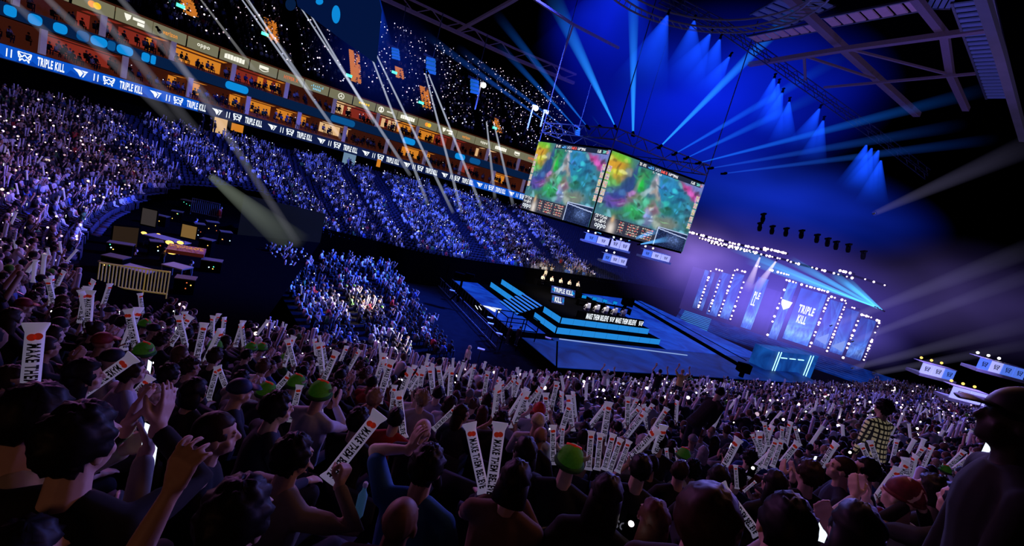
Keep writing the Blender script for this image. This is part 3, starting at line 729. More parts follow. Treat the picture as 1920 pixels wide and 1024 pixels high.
for i, (a, b, w) in enumerate(broad[:5]):
    lamp(at(*a, 34), at(*b, 42), .25, w * 42 / FPX, BGR, f'lamp of broad grey light shaft over the suites, {ordn[i]} from the left edge', LENSW, .4, 'broad grey beam lights')
# exit-sign vomitory mist shaft
lamp(at(395, 330, 38), at(560, 465, 40), .3, 1.5, beam_mat('beam_olive', (.17, .2, .16), .30, .7, 1.5), 'lamp of the grey-green light shaft over the dark tunnel mouth', LENSW, .3)
# violet shafts at the right
for i, (a, b, w) in enumerate([((1960, 455), (1560, 610), 22), ((1960, 505), (1600, 640), 16), ((1960, 600), (1600, 690), 18), ((1960, 640), (1640, 700), 12), ((1960, 260), (1640, 400), 26)]):
    lamp(at(*b, 62), at(*a, 44), .4, w * 44 / FPX, BVI, f'lamp of broad violet shaft right of the stage, {ordn[i]} of five', LENSW, .3, 'violet beam lights right of the stage')
# bright mast lamps beside the stand
for i, (x, y, h) in enumerate(((907, 160, 26), (1005, 203, 22), (1026, 212, 15))):
    P = at(x, y, 58); m = empty('mast_lamp', P, ['bright warm white lamp on the tall mast by the upper stand', 'bright warm white lamp on mast left of the cube frame', 'smaller white lamp right beside the second mast lamp'][i], 'lamp', 'white mast lamps')
    bm = bmesh.new(); ball(bm, P, .32 if i < 2 else .15); o = link('bulb', mesh_from_bm('bulb', bm, M['lenswhite'], True)); reparent(o, m)
    bm = bmesh.new(); bar(bm, P + Vector((-.4, .3, .3)), P + Vector((-.4, .3, -h * .12)), .16); box(bm, P + Vector((-.2, .3, .25)), (.7, .3, .25)); o = link('mast', mesh_from_bm('mast', bm, M['white'])); reparent(o, m)

# ------------------------------------------------------------------ haze, its lit glow put in as emission
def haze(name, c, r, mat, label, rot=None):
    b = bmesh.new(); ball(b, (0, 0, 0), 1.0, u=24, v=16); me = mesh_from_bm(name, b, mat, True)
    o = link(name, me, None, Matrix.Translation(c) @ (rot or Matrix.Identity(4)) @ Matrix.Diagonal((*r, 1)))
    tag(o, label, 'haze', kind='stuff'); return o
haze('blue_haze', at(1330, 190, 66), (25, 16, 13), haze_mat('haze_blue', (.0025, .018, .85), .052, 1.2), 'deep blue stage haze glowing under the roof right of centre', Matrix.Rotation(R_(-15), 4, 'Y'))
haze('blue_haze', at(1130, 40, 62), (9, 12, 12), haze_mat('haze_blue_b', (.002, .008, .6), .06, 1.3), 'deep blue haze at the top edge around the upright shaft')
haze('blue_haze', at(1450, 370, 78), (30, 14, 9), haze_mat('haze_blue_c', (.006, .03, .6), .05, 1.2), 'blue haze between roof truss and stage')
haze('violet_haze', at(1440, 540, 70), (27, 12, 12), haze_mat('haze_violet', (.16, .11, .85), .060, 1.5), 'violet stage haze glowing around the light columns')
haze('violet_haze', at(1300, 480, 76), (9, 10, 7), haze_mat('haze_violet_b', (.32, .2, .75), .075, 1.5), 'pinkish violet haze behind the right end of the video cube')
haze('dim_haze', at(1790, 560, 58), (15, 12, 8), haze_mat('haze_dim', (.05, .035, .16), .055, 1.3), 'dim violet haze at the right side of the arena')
haze('violet_haze', at(1480, 595, 72), (17, 5, 6), haze_mat('haze_wall', (.22, .17, 1.0), .10, 1.2), 'violet lamp glow painted as haze along the stage wall columns', Matrix.Rotation(R_(-25), 4, 'Z'))
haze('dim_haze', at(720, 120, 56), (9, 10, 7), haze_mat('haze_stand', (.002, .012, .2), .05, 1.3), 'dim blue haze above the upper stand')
# ------------------------------------------------------------------ video cube
cTL, cC, cTR = at(1009, 272, 59.0), at(1148, 277, 50.5), at(1317, 348, 57.5)
zt = (cTL.z + cC.z + cTR.z) / 3; zb = (at(978, 392, 59).z + at(1105, 425, 50.5).z + at(1280, 473, 57.5).z) / 3
pl, pc, pr = [Vector((v.x, v.y, 0)) for v in ((at(1009, 272, 59) + at(978, 392, 59)) / 2, (at(1148, 277, 50.5) + at(1105, 425, 50.5)) / 2, (at(1317, 348, 57.5) + at(1280, 473, 57.5)) / 2)]
pb = pl + pr - pc
def fbm(P, sc, seed=0):
    out = np.zeros(len(P))
    for i, (x, y) in enumerate(P): out[i] = noise.fractal(Vector((x * sc + seed, y * sc * .6 + seed * 2.3, seed)), 1, 2, 4)
    return out
def paint_game(U, Vv):
    """abstract map picture with status bars, as seen on the cube"""
    P = np.stack([U * 1.78, Vv], 1); n1 = fbm(P, 3.0, 1.3); n2 = fbm(P, 9.0, 4.1); n3 = fbm(P, 26.0, 2.2)
    x = U + n1 * .025; y = Vv + fbm(P, 4.0, 7.7) * .03
    col = np.tile(np.array([.05, .17, .22]), (len(U), 1))
    def blob(cx, cy, rx, ry, c, w=1., rot=0., sh=4.5):
        ca, sa = math.cos(rot), math.sin(rot); dx = (x - cx); dy = (y - cy)
        a = (dx * ca + dy * sa) / rx; b = (-dx * sa + dy * ca) / ry
        m = np.clip(np.exp(-((a * a + b * b) * .75) ** (sh / 2)) * w, 0, 1)[:, None]; col[:] = col * (1 - m) + np.array(c) * m
    blob(.02, .8, .2, .24, (.10, .30, .04), .95); blob(.06, .86, .10, .09, (.62, .30, .03), .9); blob(.13, .74, .05, .06, (.70, .36, .04), .7); blob(.1, .95, .08, .05, (.15, .5, .03), .8)
    blob(.25, .66, .09, .34, (.025, .05, .22), .9, -.35); blob(.17, .5, .13, .07, (.04, .06, .32), .7)
    blob(.38, .78, .07, .16, (.03, .27, .06), .9); blob(.36, .70, .03, .08, (.02, .5, .06), .9); blob(.31, .60, .02, .2, (.2, .22, .2), .6, -.2)
    blob(.66, .70, .17, .24, (.02, .20, .42), .95, .5); blob(.60, .84, .1, .1, (.03, .24, .5), .8); blob(.74, .52, .1, .2, (.02, .20, .26), .8, .3); blob(.7, .5, .05, .06, (.02, .13, .1), .9)
    blob(.86, .86, .12, .05, (.55, .05, .30), .95, -.55); blob(.95, .93, .1, .08, (.18, .2, .55), .9); blob(.95, .78, .06, .05, (.35, .04, .25), .8); blob(.82, .95, .05, .04, (.12, .22, .5), .8)
    blob(.50, .72, .035, .17, (.45, .43, .45), .95, .12); blob(.54, .64, .03, .13, (.33, .28, .26), .9, .5); blob(.42, .62, .025, .13, (.35, .48, .55), .9, -.55); blob(.51, .60, .03, .05, (.03, .1, .2), .9)
    blob(.33, .52, .08, .06, (.32, .16, .16), .8); blob(.36, .47, .035, .04, (.35, .4, .62), .9); blob(.25, .42, .12, .05, (.28, .07, .30), .75, -.1); blob(.12, .40, .07, .07, (.10, .06, .34), .8)
    blob(.46, .42, .16, .16, (.05, .32, .16), .85); blob(.35, .34, .10, .09, (.03, .34, .10), .9); blob(.55, .44, .07, .06, (.34, .14, .26), .8); blob(.53, .46, .02, .04, (.5, .46, .35), .9)
    blob(.62, .30, .045, .10, (.36, .42, .36), .85, .5); blob(.52, .30, .06, .09, (.16, .15, .36), .8); blob(.75, .34, .1, .08, (.22, .2, .14), .7); blob(.84, .55, .08, .16, (.03, .22, .30), .8); blob(.2, .25, .1, .06, (.05, .2, .1), .8)
    rr = random.Random(5)
    for q in range(170):
        cx, cy = rr.random(), .2 + .75 * rr.random(); i0 = int(np.argmin((U - cx) ** 2 + (Vv - cy) ** 2)); base = col[i0]; f = rr.choice((.35, .6, 1.6, 2.2)); tint = np.array(rr.choice(((1, 1, 1), (.7, 1.2, .7), (1.2, .8, 1.2), (.7, 1, 1.3))))
        blob(cx, cy, rr.uniform(.006, .035), rr.uniform(.01, .05), np.clip(base * f * tint + .01, 0, .8), .75, rr.uniform(-1.5, 1.5))
    col *= np.clip(1 + .16 * n1 + .16 * n2 + .14 * n3, .4, 1.7)[:, None]
    def rect(x0, x1, y0, y1): return (U >= x0) & (U <= x1) & (Vv >= y0) & (Vv <= y1)
    h = (np.sin(np.floor(U * 160) * 12.9898 + np.floor(Vv * 90) * 78.233) * 43758.5453) % 1
    m = rect(.0, 1, .935, 1) & (U > .27) & (U < .97); col[m] = (.012, .02, .05)
    for cx, w, c in ((.29, .012, (.8, .8, .8)), (.33, .018, (.6, .6, .6)), (.40, .03, (.1, .4, .9)), (.47, .03, (.5, .6, .8)), (.54, .03, (.9, .12, .1)), (.61, .02, (.6, .6, .7)), (.66, .03, (.8, .8, .85)), (.87, .02, (.75, .8, .8)), (.93, .02, (.2, .7, .6)), (.97, .015, (.7, .3, .4))):
        mm = rect(cx - w, cx + w, .95, .985) & (h > .35); col[mm] = c
    mm = rect(.43, .52, .905, .93) & (h > .5); col[mm] = (.7, .75, .8)
    # champion icon columns
    for cx, ys in ((.975, (.78, .68, .58, .48, .38)), (.022, (.78, .68, .58, .48, .38))):
        for yy in ys:
            mm = rect(cx - .02, cx + .02, yy - .04, yy + .04); hv = h[mm]; col[mm] = np.stack([.25 + .6 * hv, .2 + .5 * ((hv * 7) % 1), .15 + .5 * ((hv * 13) % 1)], 1)
    # bottom status strip
    m = rect(0, .66, 0, .2); col[m] = np.stack([.025 + .02 * h[m], .028 + .02 * h[m], .05 + .03 * h[m]], 1)
    for r in range(5):
        mm = rect(.26, .63, .03 + r * .034, .03 + r * .034 + .018) & (h > .45) & ((U * 26).astype(int) % 4 != 0); v = h[mm][:, None]
        col[mm] = np.where(v > .85, np.array([[.9, .15, .12]]), np.array([[.75, .72, .6]]) * v)
    mm = rect(.02, .13, .1, .2) & (h > .55); col[mm] = (.7, .72, .75)
    blob2 = np.exp(-(((U - .19) / .035) ** 2 + ((Vv - .06) / .09) ** 2)); col[:] = col * (1 - blob2[:, None] * .9) + np.array([.8, .72, .66]) * blob2[:, None] * .9
    blob2 = np.exp(-(((U - .185) / .016) ** 2 + ((Vv - .18) / .045) ** 2)); col[:] = col * (1 - blob2[:, None]) + np.array([.62, .4, .22]) * blob2[:, None]
    # inset crowd picture
    m = rect(.655, .995, 0, .255); nn = (.4 + .9 * h[m] ** 3)[:, None]; col[m] = np.array([.02, .035, .12]) * nn + np.array([.12, .2, .45]) * (np.exp(-(((U[m] - .86) / .07) ** 2 + ((Vv[m] - .13) / .06) ** 2)))[:, None] * nn
    mm = rect(.655, .995, .245, .258) | rect(.652, .66, 0, .255); col[mm] = (.45, .55, .8)
    mm = m & (np.abs(Vv - (.235 - (U - .655) * .12)) < .006); col[mm] = (.5, .6, .9)
    return np.clip(col * 1.12, 0, 1.5)
def video_mesh(w, h, nx, ny, painter):
    us, vs = np.meshgrid((np.arange(nx + 1)) / nx, (np.arange(ny + 1)) / ny); U = us.ravel(); Vv = vs.ravel()
    V = np.stack([U * w, Vv * h, U * 0], 1); i = np.arange(nx * ny); r, c = i // nx, i % nx; a = r * (nx + 1) + c
    L = np.stack([a, a + 1, a + nx + 2, a + nx + 1], 1).ravel(); st = np.arange(nx * ny) * 4; T = np.full(nx * ny, 4)
    return merged('video_picture', V, L, st, T, painter(U, Vv), M['screen'])
cube = empty('video_cube', (pc + pr) / 2 + Vector((0, 0, zb)), 'large hanging video cube showing a colourful game map on two faces', 'video screen')
H = zt - zb
GU = None
for a, b in ((pl, pc), (pc, pr)):
    x = (b - a); w = x.length; x.normalize(); nrm = x.cross(Vector((0, 0, 1)))
    me = video_mesh(w, H, 300, 168, paint_game)
    mt = face_matrix(a + Vector((0, 0, zb)) + nrm * .12, x, (0, 0, 1))
    o = link('video_face', me, None, mt); reparent(o, cube)
    op = link('lettering', text_mesh('oppo', M['ledwhite'], .85, .02), o, Matrix.Translation((w * .085, H * .05, .05)) @ Matrix.Diagonal((.62, .62, 1, 1)))
bm = bmesh.new()
ring = [pl, pc, pr, pb]
vb = [bm.verts.new(p + Vector((0, 0, zb - .25))) for p in ring]; vt = [bm.verts.new(p + Vector((0, 0, zt + .25))) for p in ring]
for i in range(4): bm.faces.new((vb[i], vb[(i + 1) % 4], vt[(i + 1) % 4], vt[i]))
bm.faces.new(vb[::-1]); bm.faces.new(vt)
o = link('cube_casing', mesh_from_bm('casing', bm, M['black'])); reparent(o, cube)
bm = bmesh.new()
for i in range(4):
    a, b = ring[i], ring[(i + 1) % 4]
    for zz in (zt + 1.2, zt + 2.4): bar(bm, a + Vector((0, 0, zz)), b + Vector((0, 0, zz)), .12)
    n = 12
    for q in range(n): bar(bm, a.lerp(b, q / n) + Vector((0, 0, zt + 1.2 + 1.2 * (q % 2))), a.lerp(b, (q + 1) / n) + Vector((0, 0, zt + 1.2 + 1.2 * ((q + 1) % 2))), .07)
    bar(bm, a + Vector((0, 0, zt)), a + Vector((0, 0, 40)), .1)
o = link('rigging_frame', mesh_from_bm('rigging', bm, M['metal'])); reparent(o, cube)
# dark rig fixtures strewn over the cube frame
# small spot lamps under the cube
for i, (x, y, x2, y2) in enumerate(((1128, 439, 1090, 415), (1152, 448, 1146, 425), (1177, 452, 1235, 432), (1200, 458, 1255, 448))):
    lamp(at(x, y, 55), at(x2, y2, 53), .05, .42, beam_mat('beam_small', (.1, .4, .9), .8, .8, 1.3), f'small blue spot under the video cube, {ordn[i]} along its lower edge', size=.35, group='small spots under the video cube')

# ------------------------------------------------------------------ stage
A0 = onz(1041, 626, 1.0); EX = (onz(1235, 647, 1.0) - A0); EX.z = 0; WX = EX.length; EX.normalize(); EY = Vector((-EX.y, EX.x, 0))
def st(a, b, z): return Vector((A0.x, A0.y, 0)) + EX * a + EY * b + Vector((0, 0, z))
SR = Matrix((EX, EY, (0, 0, 1))).transposed()
def floor_led(name, c1, c2, k):
    m = bpy.data.materials.new(name); m.use_nodes = True; nt = m.node_tree; N = nt.nodes.new; L = nt.links.new; b = nt.nodes['Principled BSDF']
    tc = N('ShaderNodeTexCoord'); nz = N('ShaderNodeTexNoise'); nz.inputs['Scale'].default_value = .35; nz.inputs['Detail'].default_value = 6; nz.inputs['Distortion'].default_value = 1.2
    L(tc.outputs['Object'], nz.inputs['Vector']); r = N('ShaderNodeValToRGB'); r.color_ramp.elements[0].position = .33; r.color_ramp.elements[1].position = .72
    r.color_ramp.elements[0].color = (*c1, 1); r.color_ramp.elements[1].color = (*c2, 1); L(nz.outputs['Fac'], r.inputs[0]); L(r.outputs[0], b.inputs['Emission Color'])
    b.inputs['Emission Strength'].default_value = k; b.inputs['Base Color'].default_value = (.003, .006, .03, 1); b.inputs['Roughness'].default_value = .55; b.inputs['Specular IOR Level'].default_value = .15; m.cycles.emission_sampling = 'NONE'; return m
M['deckblue'] = floor_led('deck_led_blue', (.002, .018, .26), (.008, .075, .62), 1.0)
M['deckdark'] = floor_led('deck_led_navy', (.001, .006, .06), (.003, .03, .25), .9)
M['deckbright'] = floor_led('deck_led_bright', (.004, .06, .42), (.03, .28, .85), .9)
def slab(bm, a0, a1, b0, b1, z0, z1): box(bm, st((a0 + a1) / 2, (b0 + b1) / 2, (z0 + z1) / 2), (a1 - a0, b1 - b0, z1 - z0), SR)
bm = bmesh.new(); slab(bm, -5, 34, -8.2, 24, 0, .95); struct('floor_stage_deck', bm, M['black'])
bm = bmesh.new(); slab(bm, -4.9, -1.3, -.2, 24, .95, 1.0); slab(bm, -1.3, 8, 17.5, 24, .95, 1.0); struct('floor_led_left', bm, M['deckblue'])
bm = bmesh.new(); slab(bm, -4.9, -1.3, -8, -2, .95, 1.0); slab(bm, -1.3, 34, -8, -1.2, .95, 1.0); struct('floor_led_front', bm, M['deckdark'])
bm = bmesh.new(); slab(bm, 10.5, 34, 17.5, 24, .95, 1.0); slab(bm, WX + .1, 34, -1.1, 17.4, .95, 1.0); struct('floor_led_right', bm, M['deckblue'])
bm = bmesh.new(); bar(bm, st(-5, 24, 1.05), st(8, 24, 1.05), .14); struct('trim_deck_far_edge', bm, emat('edge_white', (.35, .55, 1), .8))
bm = bmesh.new(); bar(bm, st(-.5, -1.5, 1.03), st(WX + 1.8, -2.6, 1.03), .1); struct('trim_deck_front_line', bm, emat('edge_white_b', (.3, .45, .9), .8))
bm = bmesh.new(); slab(bm, 9.0, 22, 17, 20.5, 1.0, 1.06); struct('floor_led_bright_patch', bm, M['deckbright'])
LY = 15.9
stage = empty('raised_stage', st(WX / 2, LY / 2, 1), 'two-tier raised black stage with glowing blue LED fronts in the arena centre', 'stage')
bm = bmesh.new(); slab(bm, 0, WX, 0, LY, 1, 1.7); o = link('lower_tier', mesh_from_bm('lower_tier', bm, M['black'])); reparent(o, stage)
bm = bmesh.new(); slab(bm, 1.1, WX - .9, 1.2, LY - .6, 1.7, 2.4); o = link('upper_tier', mesh_from_bm('upper_tier', bm, M['black'])); reparent(o, stage)
def ledfront(a0, b0, a1, b1, z0, z1, nm='led_front'):
    bm = bmesh.new(); p, q = st(a0, b0, 0), st(a1, b1, 0); n = max(1, int((q - p).length / 1.5)); d = (q - p) / n; nr = Vector((d.y, -d.x, 0)).normalized() * .03
    for i in range(n):
        a, b = p + d * (i + .006) + nr, p + d * (i + .994) + nr; quad(bm, a + Vector((0, 0, z0)), b + Vector((0, 0, z0)), b + Vector((0, 0, z1)), a + Vector((0, 0, z1)))
    o = link(nm, mesh_from_bm(nm, bm, M['stepled'])); reparent(o, stage)
ledfront(.05, 0, WX, 0, 1.05, 1.68); ledfront(1.15, 1.2, WX - .9, 1.2, 1.75, 2.38)
ledfront(0, 4.4, 0, .05, 1.05, 1.68); ledfront(0, LY, 0, 9.2, 1.05, 1.68); ledfront(1.1, 4.6, 1.1, 1.25, 1.75, 2.38); ledfront(1.1, LY - .6, 1.1, 9.0, 1.75, 2.38)
# stairs on the left face
stp = empty('stage_stairs', st(-1, 6.8, 1), 'blue edged stairs climbing the left face of the raised stage', 'stairs')
bm = bmesh.new(); bm2 = bmesh.new(); ns = 7
for i in range(ns):
    z = 1 + (i + 1) * 1.4 / ns; a = -1.9 + i * .43
    slab(bm, a, a + .43, 4.6, 9.0, 1, z - .01); slab(bm2, a - .03, a - .005, 4.6, 9.0, z - .1, z)
    slab(bm2, a, a + .2, 4.65, 8.95, z - .008, z)
for b_, m_, n_ in ((bm, M['black'], 'treads'), (bm2, pmat('step_edge', (.05, .15, .5), .4, emis=(.03, .22, .75), es=.75), 'lit_step_edges')):
    o = link(n_, mesh_from_bm(n_, b_, m_)); reparent(o, stp)
# text board on the near edge
tb = empty('slogan_board', st(2.5, 1.8, 2.4), 'long black board with white MAKE THEM BELIEVE lettering on the stage edge', 'sign')
pA, pB = onz(1084, 596, 2.4), onz(1200, 612, 2.4); dx = (pB - pA); LW = dx.length; dx.normalize()
nrm = dx.cross(Vector((0, 0, 1)))
bm = bmesh.new(); box(bm, (pA + pB) / 2 + Vector((0, 0, .38)), (LW + .5, .2, .8), Matrix((dx, -nrm, (0, 0, 1))).transposed()); o = link('board', mesh_from_bm('board', bm, M['black'])); reparent(o, tb)
for k, c in ((.27, 0), (.73, 0)):
    o = link('lettering', text_mesh('MAKE THEM BELIEVE', M['ledwhite'], .29, .05), None, face_matrix(pA + dx * LW * (k + .0) + nrm * .13 + Vector((0, 0, .36)), dx, (0, 0, 1)) @ Matrix.Diagonal((.72, .62, 1, 1))); reparent(o, tb)
for k in (.5, .985):
    o = link('crest_emblem', CREST, None, face_matrix(pA + dx * LW * k + nrm * .13 + Vector((0, 0, .36)), dx, (0, 0, 1)) @ Matrix.Scale(.5, 4)); reparent(o, tb)
# centre screens on the stage
for i, (x, y, w, h, t) in enumerate(((1056, 547, 1.9, .8, 'TRIPLE KILL'), (1046, 563, .9, .8, 'T K'))):
    P = onz(x, y, 3.0 if i == 0 else 2.75); d = Vector((.96, .28, 0))
    s = empty('stage_screen', P, ['black desk screen with white TRIPLE KILL lettering in the stage middle', 'smaller lit screen below the TRIPLE KILL desk screen'][i], 'screen')
    bm = bmesh.new(); box(bm, (0, 0, 0), (w * 1.7, h * 1.15, .15)); o = link('screen_panel', mesh_from_bm('panel', bm, M['deckdark']), None, face_matrix(P, d, (0, .45, .9))); reparent(o, s)
    for side in (-1, 1):
        bm = bmesh.new(); bm.faces.new([bm.verts.new(v) for v in ((side * w * .62, -h * .4, .09), (side * w * .84, 0, .09), (side * w * .62, h * .5, .09))]); o = link('blue_wedge', mesh_from_bm('wedge', bm, M['bluepanel']), None, face_matrix(P, d, (0, .45, .9))); reparent(o, s)
    if i == 0: me, sx, sy = text_mesh(t, M['ledwhite'], .36, .04), .62 * w / 1.3, h * .75
    else: me, sx, sy = text_mesh('KILL', M['ledwhite'], .36, .05), w * .9, h * .8
    o = link('lettering', me, None, face_matrix(P + Vector((0, -.02, .02)), d, (0, .45, .9)) @ Matrix.Translation((0, 0, .1)) @ Matrix.Diagonal((sx, sy, 1, 1))); reparent(o, s)
# wing emblem + numeral projected flat on the deck
for i, (x, y, me, sx) in enumerate(((924, 580, WING, 1.0), (897, 577, text_mesh('11', M['ledwhite'], .62, .04), .8))):
    P = onz(x, y, 1.03); o = link('deck_emblem', me, None, face_matrix(P, (.95, .3, 0), (-.3, .95, 0)) @ Matrix.Diagonal((sx, sx * 1.7, 1, 1)))
    tag(o, ['white winged emblem lit on the blue deck left of the stairs', 'white numeral lit on the blue deck beside the winged emblem'][i], 'floor graphic')
# player desk and caster desk
for i, ((x0, y0), (x1, y1), lb) in enumerate((((1082, 572), (1178, 590), 'long black players desk with monitors on the raised stage, near side'), ((1003, 533), (1086, 549), 'long black caster desk on the far side of the stage'))):
    p, q = onz(x0, y0, 2.4), onz(x1, y1, 2.4); d = (q - p); L = d.length; d.normalize(); n = Vector((-d.y, d.x, 0)); rm = Matrix((d, n, (0, 0, 1))).transposed()
    e = empty('stage_desk', (p + q) / 2, lb, 'desk')
    bm = bmesh.new(); box(bm, (p + q) / 2 + Vector((0, 0, .75)), (L, .8, .06), rm)
    for k in (0, .5, 1): box(bm, p.lerp(q, k) + Vector((0, 0, .36)), (.08, .7, .72), rm)
    o = link('desk_top', mesh_from_bm('desk', bm, M['black'])); reparent(o, e)
    for k in range(5 if i == 0 else 0):
        bm = bmesh.new(); c = p.lerp(q, (k + .5) / 5) + n * .25; box(bm, c + Vector((0, 0, 1.1)), (.65, .05, .4), rm); box(bm, c + Vector((0, 0, .84)), (.08, .08, .15), rm)
        o = link('monitor', mesh_from_bm('monitor', bm, M['black'])); reparent(o, e)
        bm = bmesh.new(); box(bm, c + Vector((0, 0, 1.1)) - n * .03, (.6, .02, .35), rm); o = link('monitor_picture', mesh_from_bm('picture', bm, M['bluepanel'] if i == 0 else M['dimblue'])); reparent(o, e)
# camera crane
jb = empty('camera_crane', onz(1390, 690, 1), 'long black camera crane arm reaching over the stage right side', 'camera crane')
bm = bmesh.new(); h0, h1 = at(1182, 566, 54), at(1395, 690, 47)
bar(bm, h0, h1, .34, .3); bar(bm, h0 + Vector((0, 0, .5)), h1 + Vector((0, 0, .8)), .07); 
o = link('arm', mesh_from_bm('arm', bm, M['black'])); reparent(o, jb)
bm = bmesh.new(); box(bm, h0 + Vector((-.3, 0, -.1)), (1.3, .8, .9)); bar(bm, h0 + Vector((-.4, 0, -.4)), h0 + Vector((-.7, -.2, -1.5)), .35); o = link('camera_head', mesh_from_bm('camera_head', bm, M['black'])); reparent(o, jb)
bm = bmesh.new(); f = Vector((h1.x, h1.y, 0)); bar(bm, f, h1, .35); box(bm, h1, (1.2, .8, .9)); bar(bm, f + Vector((-.9, 0, .1)), f + Vector((.9, 0, .1)), .2); o = link('base_column', mesh_from_bm('base', bm, M['black'])); reparent(o, jb)
# lamp stands left of the stage
for i, ((x, y), (bx, by), hd) in enumerate((((868, 518), (858, 566), 1), ((842, 497), (833, 535), 0), ((1045, 640), (1043, 700), 0))):
    B = onz(bx, by, .9); T = onplane(x, y, B, Vector((0, 1, 0))); e = empty('camera_stand', B, ['tall black camera stand on the blue deck at left', 'thin black pole at the corner of the blue deck', 'thin black pole in front of the raised stage corner'][i], 'stand')
    bm = bmesh.new(); bar(bm, B, T, .22 if hd else .12); 
    if hd:
        for q in (-.8, .8): bar(bm, B + Vector((q, 0, 0)), B.lerp(T, .4), .14)
    o = link('pole', mesh_from_bm('pole', bm, M['black'])); reparent(o, e)
    if hd:
        bm = bmesh.new(); box(bm, T, (1.7, .6, .5)); box(bm, T + Vector((.7, 0, .3)), (.9, .5, .3)); o = link('camera_head', mesh_from_bm('head', bm, M['black'])); reparent(o, e)
# small lamp stands along the dark aisle
for i, (x, y) in enumerate(((848, 545), (920, 607), (936, 626), (902, 655), (1028, 634), (919, 596))):
    P = onz(x, y, 1.2); e = empty('floor_lamp_stand', (P.x, P.y, 0), f'small white topped stand in the dark aisle, {ordn[i]} of six by distance along it', 'stand', 'small stands along the dark aisle')
    bm = bmesh.new(); bar(bm, (P.x, P.y, 0), P, .06); o = link('pole', mesh_from_bm('pole', bm, M['metal'])); reparent(o, e)
    bm = bmesh.new(); box(bm, P, (.55, .35, .08)); o = link('lit_top', mesh_from_bm('top', bm, M['white'])); reparent(o, e)
# camera operators' pen
P0 = onz(962, 632, .9); pen = empty('operator_pen', (P0.x, P0.y, 0), 'dark caged operator platform at the front corner of the blue deck', 'platform')
bm = bmesh.new()
for dz in (.9, 1.9, 2.9): 
    for a, b in (((-1.6, -1), (1.6, -1)), ((1.6, -1), (1.6, 1)), ((1.6, 1), (-1.6, 1)), ((-1.6, 1), (-1.6, -1))): bar(bm, P0 + EX * a[0] + EY * a[1] + Vector((0, 0, dz - .9)), P0 + EX * b[0] + EY * b[1] + Vector((0, 0, dz - .9)), .07)
for a in (-1.6, 0, 1.6):
    for b in (-1, 1): bar(bm, P0 + EX * a + EY * b - Vector((0, 0, .9)), P0 + EX * a + EY * b + Vector((0, 0, 2)), .09)
o = link('cage_rails', mesh_from_bm('rails', bm, M['black'])); reparent(o, pen)
# black dividing barriers on the dark aisle
for i, ((x0, y0), (x1, y1)) in enumerate((((822, 520), (950, 640)), ((800, 515), (930, 655)))):
    p, q = onz(x0, y0, 0), onz(x1, y1, 0); e = empty('crowd_barrier', p, ['black barrier fence along the left side of the blue deck, inner of two', 'black barrier fence beside the floor seats, outer of two'][i], 'barrier')
    bm = bmesh.new(); n = 26
    for z in (.15, 1.15): bar(bm, p + Vector((0, 0, z)), q + Vector((0, 0, z)), .07)
    for k in range(n + 1): bar(bm, p.lerp(q, k / n), p.lerp(q, k / n) + Vector((0, 0, 1.15)), .05)
    o = link('fence_panels', mesh_from_bm('fence', bm, M['metal'])); reparent(o, e)

# ------------------------------------------------------------------ main stage wall
def fullpx(x, y): return 1280 + x / 3.6575, 420 + y / 3.6575
WP, WN = onz(1310, 588, 1.5), None
wd = Vector((.907, -.42, 0)); wn = Vector((-.42, -.907, 0))
def wp(x, y, off=0.): return onplane(*fullpx(x, y), WP + wn * off, wn)
def painter_panel(seed, bright):
    def f(U, Vv):
        P = np.stack([U * 2, Vv * 3], 1); n = fbm(P, 1.3, seed); n2 = fbm(P, 6, seed + 3)
        c = np.array([.012, .06, .36])[None] * (1 + .7 * n[:, None]) * bright
        for k in range(7):
            r = random.Random(seed * 31 + k); a = r.uniform(0, 3.1); d = (U - r.random()) * math.cos(a) + (Vv - r.random()) * math.sin(a) * 1.5
            c += (np.clip(.25 - np.abs(d), 0, .25) * 1.6 * (d > 0))[:, None] * np.array([.06, .25, .8]) * bright * .8
        c += np.exp(-((Vv - .18) / .12) ** 2)[:, None] * np.array([.25, .5, 1.0]) * .45 * bright * (1 + n2[:, None])
        return np.clip(c, 0, 1.2)
    return f
wall = None
panels = [((150, 330, 235, 320, 130, 590, 60, 580), 2, .6, 'far-left narrow blue LED panel between light columns'),
          ((265, 350, 345, 330, 225, 640, 150, 610), 3, .75, 'second blue LED panel between the left light columns'),
          ((365, 340, 420, 345, 320, 660, 250, 640), 5, .8, 'third blue LED panel between the left light columns'),
          ((520, 370, 590, 375, 470, 735, 395, 700), 6, 1.15, 'blue LED panel with white lettering left of the dark columns'),
          ((725, 385, 785, 395, 650, 810, 590, 790), 8, 1.1, 'narrow blue LED panel with white emblem in the wall middle'),
          ((800, 440, 985, 480, 870, 830, 690, 800), 10, 1.2, 'widest blue LED panel with white TRIPLE KILL lettering'),
          ((1010, 515, 1100, 545, 985, 860, 895, 830), 12, .75, 'blue LED panel with pale triangle right of the widest panel'),
          ((1125, 560, 1205, 620, 1095, 910, 1010, 870), 14, .7, 'blue LED panel second from the wall right end'),
          ((1220, 640, 1330, 665, 1225, 930, 1115, 920), 16, .7, 'blue LED panel at the wall right end')]
